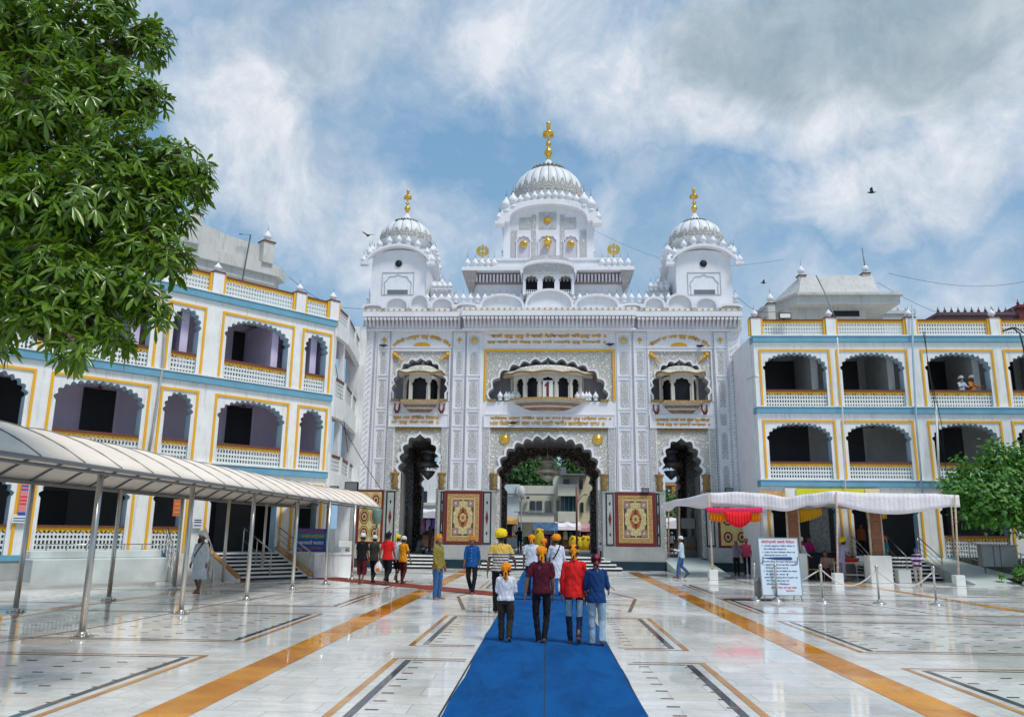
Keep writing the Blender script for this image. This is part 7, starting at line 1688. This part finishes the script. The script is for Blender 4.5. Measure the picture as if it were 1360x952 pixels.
    for S, E_, Wr, f, sg in arms:
        bt([S-V(sg*.02, 0, 0), S.lerp(E_, .3), S.lerp(E_, .7), E_, E_.lerp(Wr, .35), Wr], [.048, .046, .038, .034, .035, .024], 10)
        inw = Vector((-sg, 0, 0)); inw = (inw-f*inw.dot(f)).normalized(); fw = f.cross(inw)*(-sg if True else 1); 
        if fw.y < 0: fw = -fw
        pal = Wr+f*.05*s; b.tube([tuple(Wr), tuple(Wr+f*.03*s), tuple(Wr+f*.085*s)], [(.020*s, .026*s), (.016*s, .040*s), (.014*s, .041*s)], 10, side=tuple(inw))
        for k in range(4):
            off = (k-1.5)*.0205*s; ln = (.062, .072, .068, .052)[k]*s*1.05; p0 = Wr+f*.08*s-fw*off; c1 = p0+f*ln*.5+inw*.006*s; c2 = p0+f*ln*.85+inw*.024*s
            b.tube([tuple(p0-f*.01*s), tuple(c1), tuple(c2), tuple(c2+(f*.1+inw*.5)*ln*.25)], [.0098*s, .0092*s, .0085*s, .0075*s], 6)
        p0 = Wr+f*.03*s+fw*.032*s; b.tube([tuple(p0-fw*.01*s), tuple(p0+f*.025*s+fw*.022*s), tuple(p0+f*.055*s+fw*.026*s+inw*.012*s)], [.0125*s, .011*s, .009*s], 6)
    HMi = HM.inverted()
    def rule(c):
        R_ = np.array(HMi); p = (c@R_[:3, :3].T+R_[:3, 3])/s; out = np.zeros(len(c))
        head = (p[:, 2] > -.08)&(np.linalg.norm(p, axis=1) < .16)
        if not far:
            e = head&(p[:, 1] > .07)&(np.abs(np.abs(p[:, 0])-.032) < .014)&(np.abs(p[:, 2]-.010) < .008); out[e] = 1
            br = head&(p[:, 1] > .06)&(np.abs(np.abs(p[:, 0])-.033) < .022)&(np.abs(p[:, 2]-.033) < .006); out[br] = 2
            mo = head&(p[:, 1] > .085)&(np.abs(p[:, 0]) < .024)&(np.abs(p[:, 2]+.058) < .007); out[mo] = 3
        hr = head&(p[:, 1] < .035-.6*np.maximum(0, -p[:, 2]))&(p[:, 2] > -.075)&(np.abs(p[:, 0]) < .085); hr |= head&(p[:, 2] > .068)
        ear = (np.abs(p[:, 0]) > .074)&(np.abs(p[:, 2]+.01) < .04); out[hr&~ear] = 2
        return out
    sk = SKIN if g_('skin', 0) == 0 else SKIN2
    link_mesh('body', remesh(b, 'body', vox, [sk, EYEM, HAIR, LIPM], 1, rule), t)
    cv = .011 if near else (.014 if not far else .018)
    seed = len(PEOPLE)*1.7; PEOPLE.append(t)
    # shirt
    sm, slv, hem = d['shirt'], g_('sleeve', 'short'), g_('hem', .80)
    q = MB()
    def qt(pts, rad, n=14): q.tube([tuple(p) for p in pts], [((r[0]*s, r[1]*s) if isinstance(r, tuple) else r*s) for r in rad], n)
    bel = g_('belly', 0)
    body = [(up(0, 0, hem) if not sit else up(0, .0, max(hem, .86))), up(0, 0, max(.88, hem+.06)), up(0, bel*.3, 1.0), up(0, bel*.2, 1.12), up(0, 0, 1.24), up(0, -.005, 1.34), up(0, -.01, 1.40), up(0, -.01, 1.445)]
    L_ = g_('loose', .0)
    if hem < .75 and not sit:
        body = [up(0, 0, hem), up(0, 0, (hem+.9)/2)]+body[1:]; rr_ = [(.20*W+L_, .15+L_), (.19*W+L_, .135+L_)]
    else: rr_ = [(.186*W+L_, .136+L_)]
    rr_ += [(.184*W+L_, .134+L_), (.160*W+L_, .114+L_+bel), (.156*W+L_, .112+L_+bel*.8), (.166*W+L_*.6, .118+L_*.4), (.165*W, .105), (.118*W, .078), (.060, .058)]
    if rr_: qt(body, rr_, 18)
    for S, E_, Wr, f, sg in arms:
        c0 = S-V(sg*.06, 0, -.022)
        if slv == 'short': qt([c0, S+V(0, 0, .0), S.lerp(E_, .45), S.lerp(E_, .78)], [.046, .056, .060, .062], 12)
        else:
            e1 = E_.lerp(Wr, .93 if slv == 'long' else .35); qt([c0, S+V(0, 0, .0), S.lerp(E_, .5), E_, E_.lerp(e1, .5), e1], [.046, .056, .055, .049, .045, .036 if slv == 'long' else .046], 12)
    q.ball(tuple(up(0, -.01, 1.43)), (.066*s, .062*s, .028*s), 12)
    so2 = link_mesh('shirt', remesh(q, 'shirt', cv, [sm], 3, None, .0075*s, seed), t)
    if g_('buttons'):
        for k in range(5): m = MB(); zz_ = 1.34-.09*k; m.ball(tuple(up(0, .118+.004*(k in (2, 3)), zz_)), .009*s, 6, 0, 4); m.build('button', PAPER, so2)
    if g_('strap'):
        m = MB(); pts = [up(-.10, .02, 1.44), up(-.06, .115, 1.34), up(.03, .135, 1.2), up(.13, .11, 1.05), up(.16, -.02, .98), up(.06, -.135, 1.1), up(-.04, -.13, 1.28), up(-.10, -.06, 1.42), up(-.10, .02, 1.44)]
        if g_('strap') == 'r': pts = [Vector((-p.x, p.y, p.z)) for p in pts]
        m.tube([tuple(p) for p in pts], [(.018*s, .010*s)]*len(pts), 6); m.build('shoulder_strap', cm('black_strap', (.015, .015, .02)), t)
    # trousers
    q = MB(); Lg = g_('leg', 1.0); tk = g_('tk', 1.0)
    topz = .97 if not sit else .96
    qt([up(0, 0, .82) if not sit else up(0, 0, .84), up(0, 0, .90), up(0, 0, topz)], [(.158*W, .110), (.158*W, .110), (.138*W, .100)], 16)
    for hip, knee, ank, toe in legs:
        a1 = ank+V(0, -.004, -.035)
        if Lg >= .95: qt([hip+V(0, 0, .02), hip.lerp(knee, .4), knee, knee.lerp(ank, .5), a1], [.080*min(1.05, tk), .084*tk, .068*tk, .062*tk, .056*tk*g_('cuff', 1.0)], 14)
        elif Lg > .5: e = knee.lerp(ank, (Lg-.5)*2); qt([hip+V(0, 0, .02), hip.lerp(knee, .4), knee, e], [.082*tk, .090*tk, .078*tk, .074*tk], 14)
        else: qt([hip+V(0, 0, .02), hip.lerp(knee, .5), knee.lerp(hip, .04)], [.084*tk, .096*tk, .092*tk], 14)
    link_mesh('trousers', remesh(q, 'trousers', cv, [d['pants']], 3, g_('prule') and (lambda c: g_('prule')(c/s)), .006*s, seed+2), t) if not g_('prule') else link_mesh('trousers', remesh(q, 'trousers', cv, [d['pants'], g_('pants2')], 3, (lambda c: g_('prule')(c/s)), .006*s, seed+2), t)
    # head wear
    if hat != 'none':
        q = MB()
        def he(c, rx, ry, rz, n=14):
            e = MB(); e.ball((0, 0, 0), (rx*s, ry*s, rz*s), n, 0, 10); q.add([tuple(HM@(Vector(c)*s+Vector(v))) for v in e.v], e.f)
        if hat == 'turban':
            he((0, -.012, .075), .102, .118, .082)
            for k in range(6):
                zc = .028+.021*k; rx_ = (.100, .109, .112, .108, .096, .075)[k]; ti = (.35, -.3, .25, -.2, .3, 0)[k]; pts = []
                for j in range(17): a = 2*PI*j/16; pts.append(tuple(hp(rx_*math.cos(a), -.012+rx_*1.13*math.sin(a), zc+.030*ti*math.cos(a)+.022*math.sin(a))))
                q.tube(pts, .017*s, 8)
            nm = 'turban'
        elif hat == 'cap':
            he((0, -.008, .045), .086, .102, .085); he((0, -.008, .028), .088, .104, .03); nm = 'cap'
            if g_('peak'): e = MB(); e.ball((0, 0, 0), (.06*s, .06*s, .010*s), 12, 0, 6); q.add([tuple(hp(0, .115, .035)+Vector(v)) for v in e.v], e.f)
        else:                                # tied head cloth
            he((0, -.008, .045), .086, .103, .083); he((0, -.02, .015), .088, .096, .045); he((0, -.100, .0), .028, .024, .026); nm = 'head_cloth'
            for k in range(3):
                pts = [tuple(hp(.088*math.cos(a), -.008+.105*math.sin(a), .055+.012*k+.03*math.sin(a))) for a in [2*PI*j/16 for j in range(17)]]; q.tube(pts, .007*s, 6)
            ln = g_('tail', .10); q.tube([tuple(hp(.0, -.105, .0)), tuple(hp(.025, -.125, -.05)), tuple(hp(.02, -.115, -ln-.02))], [(.022*s, .012*s), (.026*s, .010*s), (.030*s, .008*s)], 8)
            q.tube([tuple(hp(.0, -.105, .0)), tuple(hp(-.03, -.12, -.05)), tuple(hp(-.03, -.115, -ln*.7-.02))], [(.02*s, .012*s), (.022*s, .010*s), (.02*s, .008*s)], 8)
            if g_('knot'): he((0, -.01, .135), .030, .030, .028)
        hm = [d['hatm']]+([g_('hatm2')] if g_('hatm2') else [])
        link_mesh(nm, remesh(q, nm, .0085 if near else .011 if not far else .015, hm, 2, (lambda c: ((np.sin(c[:, 0]*42/s+seed)+np.sin(c[:, 2]*50/s)) > .55)) if g_('hatm2') else None, .0016*s, seed), t)
    if g_('beard'):
        q = MB(); 
        def he2(c, rx, ry, rz):
            e = MB(); e.ball((0, 0, 0), (rx*s, ry*s, rz*s), 12, 0, 8); q.add([tuple(HM@(Vector(c)*s+Vector(v))) for v in e.v], e.f)
        he2((0, .05, -.085), .058, .055, .045); he2((0, .06, -.13), .042, .04, .045); link_mesh('beard', remesh(q, 'beard', .009, [HAIR if g_('beard') == 1 else mat('grey_beard', (.3, .3, .3)) if 'grey_beard' not in MATS else MATS['grey_beard']], 1, None, .003*s, seed), t)
    if g_('shoes'):
        for hip, knee, ank, toe in legs:
            m = MB(); dr = (toe-ank); dr.z = 0; dr.normalize(); m.tube([tuple(ank-dr*.06*s-V(0, 0, .04)), tuple(ank-V(0, 0, .03)), tuple(ank.lerp(toe, .6)), tuple(toe+dr*.03*s)], [(.045*s, .045*s), (.05*s, .05*s), (.052*s, .034*s), (.035*s, .022*s)], 12); m.build('shoe', BROWN, t)
    if g_('bracelet'):
        S, E_, Wr, f, sg = arms[g_('bracelet')-1]; m = MB(); m.tube([tuple(Wr-f*.015*s), tuple(Wr+f*.012*s)], .031*s, 12); m.build('wrist_band', REDP, t)
    if g_('bag'):
        S, E_, Wr, f, sg = arms[g_('bag')-1]; o_ = MB(); c = Wr+f*.09*s; o_.lathe([(.01, 0), (.10, .02), (.14, .12), (.13, .24), (.05, .36), (.012, .42)], n=14, sx=1, sy=.6, ribs=lambda a: 1+.08*math.sin(5*a))
        wp = Matrix.Translation((x, y, z)) @ Matrix.Rotation(R(hd), 4, 'Z'); p = wp@c
        bg_ = thing('carrier_bag', 'white plastic carrier bag held by the man in the red tee', 'bag', (p.x, p.y, p.z-.40)); o_.build('bag_skin', mat('bag_white_plastic', (.70, .70, .74), .35, bs=.6, bscale=12), bg_); o2 = MB(); o2.ball((0, -.05, .12), (.075, .05, .085), 10); o2.build('orange_contents', MATS['orange_frill'], bg_)
    return t
OR_ = cm('orange_head_cloth', (.82, .27, .01)); YT = cm('yellow_turban_cloth', (.84, .60, .02)); WC = cm('white_cap_cloth', (.74, .73, .74)); WS = cm('white_shirt_cloth', (.70, .72, .80)); BT = cm('black_trouser_cloth', (.012, .012, .015)); BJ = cm('blue_jeans', (.05, .13, .30)); 
JD = cm('dark_jeans', (.012, .02, .055)); JL = cm('light_jeans', (.30, .42, .52)); MR = cm('maroon_cloth', (.085, .010, .022)); RD = cm('bright_red_cloth', (.72, .02, .018)); NB = cm('navy_blue_shirt', (.010, .045, .16)); MS = cm('maroon_shorts', (.10, .015, .02))
STR = cloth('striped_tee', (.62, .56, .50), stripes=((.03, .03, .04), .060, .38, 0, 1.30, (.72, .47, .10)))
# the group on the carpet
person('adult from behind in a yellow turban and black striped tee, hands at the sides', 664, 815, 702, 4, dict(shirt=STR, pants=BT, hat='turban', hatm=YT, w=1.12, step=.22, arm=(.05, .2), out=(.28, .42), elbow=(.15, .9), hem=.86, belly=.02))
person('small child in an orange head cloth, white shirt and dark trousers walking away', 671, 853, 747, 0, dict(shirt=WS, pants=cm('dark_brown_trousers', (.035, .028, .022)), hat='cloth', hatm=OR_, step=.16, sleeve='mid', arm=(.1, .1), out=(.15, .2), elbow=(1.3, 1.3), inn=(.5, .5), hem=.90, tail=.16, hs=1.3, w=1.08, tk=1.15))
person('boy in a maroon tee and black trousers with an orange head cloth', 719, 854, 724, 3, dict(shirt=MR, pants=BT, hat='cloth', hatm=OR_, step=.06, arm=(-.1, .0), out=(.34, .12), elbow=(.1, .2), hem=.86, w=1.0, sh=.17, tk=.92, stance=.05, tail=.12))
person('boy in a bright red long sleeved shirt and faded blue jeans', 763, 856, 722, -2, dict(shirt=RD, pants=JD, pants2=JL, prule=lambda c: ((c[:, 2] > .48)&(c[:, 2] < .76)&(np.abs(np.abs(c[:, 0])-.10) < .055)), hat='cloth', hatm=OR_, hatm2=BT, sleeve='long', step=.20, arm=(.05, .0), out=(.16, .14), elbow=(.1, .12), hem=.80, w=1.03, tk=.86, stance=.07)) 
person('boy in a dark blue shirt and pale jeans with a black and red head cloth', 793, 858, 734, -4, dict(shirt=NB, pants=JL, hat='cloth', hatm=BT, hatm2=cm('pinkish_red_cloth', (.45, .03, .06)), sleeve='mid', step=.10, arm=(.15, .15), out=(.16, .2), elbow=(.35, 1.0), hem=.80, w=1.02, tk=1.1, cuff=1.25, skin=1))
person('person in a plain white shirt and blue jeans ahead of the boys', 706, 792, 709, -5, dict(shirt=cm('pale_blue_white_shirt', (.62, .68, .78)), pants=JD, hat='cloth', hatm=OR_, step=.2, arm=(.0, .1), out=(.2, .1), hem=.84, w=1.05))
person('person in black top and orange head cloth between the two white shirts', 722, 790, 714, 0, dict(shirt=BT, pants=BT, hat='cloth', hatm=OR_, step=.15, arm=(.0, .1), hem=.84)) 
person('person in a long white kurta with a dark shoulder strap and flat orange turban', 739, 791, 709, 3, dict(shirt=WS, pants=WS, hat='turban', hatm=OR_, step=.15, arm=(.2, .1), out=(.25, .2), elbow=(.6, .4), sleeve='long', hem=.50, strap='r', w=1.12))
# the people to the left of the carpet
person('man in an olive print shirt and blue jeans looking down, orange head cloth', 580, 796, 709, -118, dict(shirt=cloth('olive_print_shirt', (.28, .22, .045), pattern=(.12, .10, .03)), pants=BJ, hat='cloth', hatm=OR_, sleeve='long', arm=(.05, .12), out=(.1, .1), elbow=(.25, .3), hem=.80, head=-8, nod=-22, skin=1, bracelet=1, w=1.02, tail=.04, tk=1.05))
person('man in a blue button shirt and black trousers walking towards the camera', 626, 789, 711, 178, dict(shirt=cm('royal_blue_shirt', (.012, .09, .30)), pants=BT, hat='cloth', hatm=OR_, sleeve='mid', step=.20, arm=(-.12, .15), out=(.16, .16), hem=.80, nod=-12, buttons=1, tail=.03, w=1.05, stance=.04))
person('man in an orange tee, maroon trousers and white cap', 534, 775, 711, -38, dict(shirt=cm('orange_tee', (.80, .33, .015)), pants=MS, hat='cap', hatm=WC, step=.14, arm=(.1, .2), out=(.15, .2), hem=.78, w=1.05))
person('man in a red tee and black trousers holding a white bag', 513, 777, 706, -28, dict(shirt=RD, pants=BT, hat='cloth', hatm=BT, step=.26, arm=(-.35, .2), out=(.15, .15), hem=.82, w=1.1, bag=1, tk=1.1))
person('man in a white shirt and black shorts half hidden behind the red tee', 526, 774, 709, -30, dict(shirt=WS, pants=BT, hat='cloth', hatm=YT, step=.24, arm=(.1, .1), leg=.45, hem=.82))
person('man in a black tee, maroon shorts and white cap', 479, 776, 707, -18, dict(shirt=BT, pants=MS, hat='cap', hatm=WC, step=.10, arm=(.1, .1), out=(.18, .12), leg=.7, hem=.80, w=1.08, tk=1.1))
person('man in a dark olive tee, black track trousers and white cap', 495, 774, 710, -25, dict(shirt=cm('dark_olive_tee', (.045, .045, .035)), pants=BT, hat='cap', hatm=WC, step=.2, arm=(.1, .15), hem=.80, w=1.05))
person('bearded man in a long white robe and round white turban under the walkway', 262, 789, 705, 165, dict(shirt=cm('white_robe', (.62, .66, .68)), pants=WS, hat='turban', hatm=WC, sleeve='long', step=.14, leg=.42, hem=.42, arm=(-.1, .12), out=(.14, .16), nod=-18, beard=1, strap='l', loose=.02, w=1.02))
# right of the gateway
person('man in a pale blue long sleeved shirt and jeans walking left, white cap', 906, 768, 711, 82, dict(shirt=cm('sky_white_shirt', (.55, .66, .76)), pants=BJ, hat='cap', hatm=WC, step=.34, sleeve='long', arm=(.3, -.1), elbow=(1.5, .3), hem=.82, shoes=1, nod=-8))
person('person in a grey shirt standing by the right dado with one arm raised', 979, 764, 715, 200, dict(shirt=cm('grey_lilac_shirt', (.26, .22, .28)), pants=BT, hat='cap', hatm=cm('grey_cap', (.35, .33, .35)), arm=(.2, .9), elbow=(.3, 1.5), hem=.84, sleeve='mid'))
person('person in a pink shirt and orange head cloth by the right dado', 993, 764, 714, 170, dict(shirt=cm('hot_pink_shirt', (.65, .08, .16)), pants=BT, hat='cloth', hatm=cm('deep_orange_cloth', (.60, .14, .02)), hem=.84, sleeve='mid', arm=(.1, .1), elbow=(.8, .8)))
person('person in a white kurta and white turban behind the white notice board', 1066, 768, 713, -70, dict(shirt=WS, pants=WS, hat='turban', hatm=WC, hem=.55, sleeve='long', arm=(.4, .3), elbow=(.6, .7), nod=-20), Y=33.8)
person('person in a magenta shirt behind the black counter', 1077, 770, 711, 190, dict(shirt=cm('magenta_shirt', (.45, .03, .18)), pants=BT, hat='cloth', hatm=cm('wine_cloth', (.12, .02, .05)), sleeve='mid', arm=(.3, .3), elbow=(1.0, 1.0)), Y=35.4)
person('person with dark hair in a brownish shirt sitting beside the serving table', 1098, 766, 719, 150, dict(shirt=cm('dusty_pink_shirt', (.36, .20, .17)), pants=MR, hat='none', hatm=None, sit=1, sleeve='mid', arm=(.5, .4), elbow=(.9, .9), H=1.55), Y=33.6)
person('person in a lavender shirt and yellow turban bending over the serving table', 1119, 768, 713, -70, dict(shirt=cm('lavender_shirt', (.42, .38, .56)), pants=cm('lilac_trousers', (.40, .38, .50)), hat='turban', hatm=YT, lean=.22, nod=-15, arm=(.5, .5), elbow=(.6, .6), hem=.70, w=1.05), Y=33.35)
person('person in a teal shirt and orange turban at the top of the right stairs', 1176, 745, 711, -60, dict(shirt=cm('teal_shirt', (.03, .22, .30)), pants=GREYM, hat='turban', hatm=cm('vermilion_turban', (.70, .13, .02)), arm=(.3, .2), elbow=(.9, .6), hem=.75, w=1.05), z=.3, Y=34.9)
person('person in a dark orange shirt standing deep in the shaded bay behind the tent', 1146, 740, 694, 180, dict(shirt=cm('rust_shirt', (.25, .07, .02)), pants=BT, hat='cloth', hatm=BT, sleeve='mid', skin=0), z=.88, Y=37.6)
person('man in a blue cap, violet and white striped tee and pale trousers', 1221, 778, 727, 150, dict(shirt=cloth('violet_striped_tee', (.66, .62, .70), stripes=((.09, .02, .16), .17, .5, 0, 2, None)), pants=cm('beige_trousers', (.50, .42, .36)), hat='cap', hatm=cm('blue_cap', (.02, .06, .25)), peak=1, arm=(.5, .3), elbow=(.8, .5), inn=(.2, .3), hem=.85, w=1.1, step=.1, nod=-10, skin=0))
person('person in a white kurta leaning on the upper right balcony, left of the pair', 1279, 530, 499, 180, dict(shirt=cm('white_blue_kurta', (.55, .60, .72)), pants=WS, hat='turban', hatm=WC, sleeve='long', arm=(.6, .6), elbow=(.8, .8), beard=2, far=True), z=7.53, Y=36.95)
person('person in an orange robe on the upper right balcony, right of the pair', 1293, 530, 498, 190, dict(shirt=cm('orange_robe', (.75, .25, .04)), pants=WS, hat='turban', hatm=WC, sleeve='long', arm=(.6, .6), elbow=(.8, .8), beard=1, strap='l', far=True), z=7.53, Y=36.95)
# in and beyond the archways
person('person in dark clothes with raised hands standing inside the middle archway', 690, 734, 699, 20, dict(shirt=JD, pants=JD, hat='none', hatm=None, sleeve='long', arm=(.9, 1.3), elbow=(1.5, 1.2), tk=.85), z=SZ)
person('small child in a maroon cap and grey shirt at the right of the middle steps', 798, 741, 720, 60, dict(shirt=cm('grey_blue_shirt', (.22, .24, .32)), pants=BT, hat='cap', hatm=MR, arm=(.3, .3)), z=SZ)
person('person in a red and white shirt walking beyond the right side of the middle archway', 785, 731, 708, 60, dict(shirt=cm('red_pink_shirt', (.55, .08, .07)), pants=BT, hat='none', hatm=None, step=.25), z=SZ)
person('person in yellow green scarf near the blue banner beyond the gateway', 716, 729, 702, 170, dict(shirt=cm('lime_scarf', (.50, .52, .05)), pants=JD, hat='none', hatm=None), z=SZ)
person('grey clothed person sitting on the floor of the left archway', 555, 738, 715, -60, dict(shirt=cm('slate_shawl', (.10, .12, .14)), pants=cm('slate_cloth', (.07, .08, .10)), hat='cloth', hatm=BT, sit=2, sleeve='long', arm=(.5, .5), elbow=(.8, .8), w=1.15, H=1.7, lean=.15, nod=-20), z=SZ, Y=42.2)
person('person in white with a white cap behind the railing of the right archway', 893, 733, 706, 170, dict(shirt=WS, pants=BT, hat='cap', hatm=WC, sleeve='long', arm=(.5, .5), elbow=(1.0, 1.0)), z=SZ, Y=50.5)
person('person in a dark top among the garments beyond the left archway', 588, 735, 709, 100, dict(shirt=cm('plum_shirt', (.12, .05, .10)), pants=BT, hat='none', hatm=None), z=SZ, Y=54)
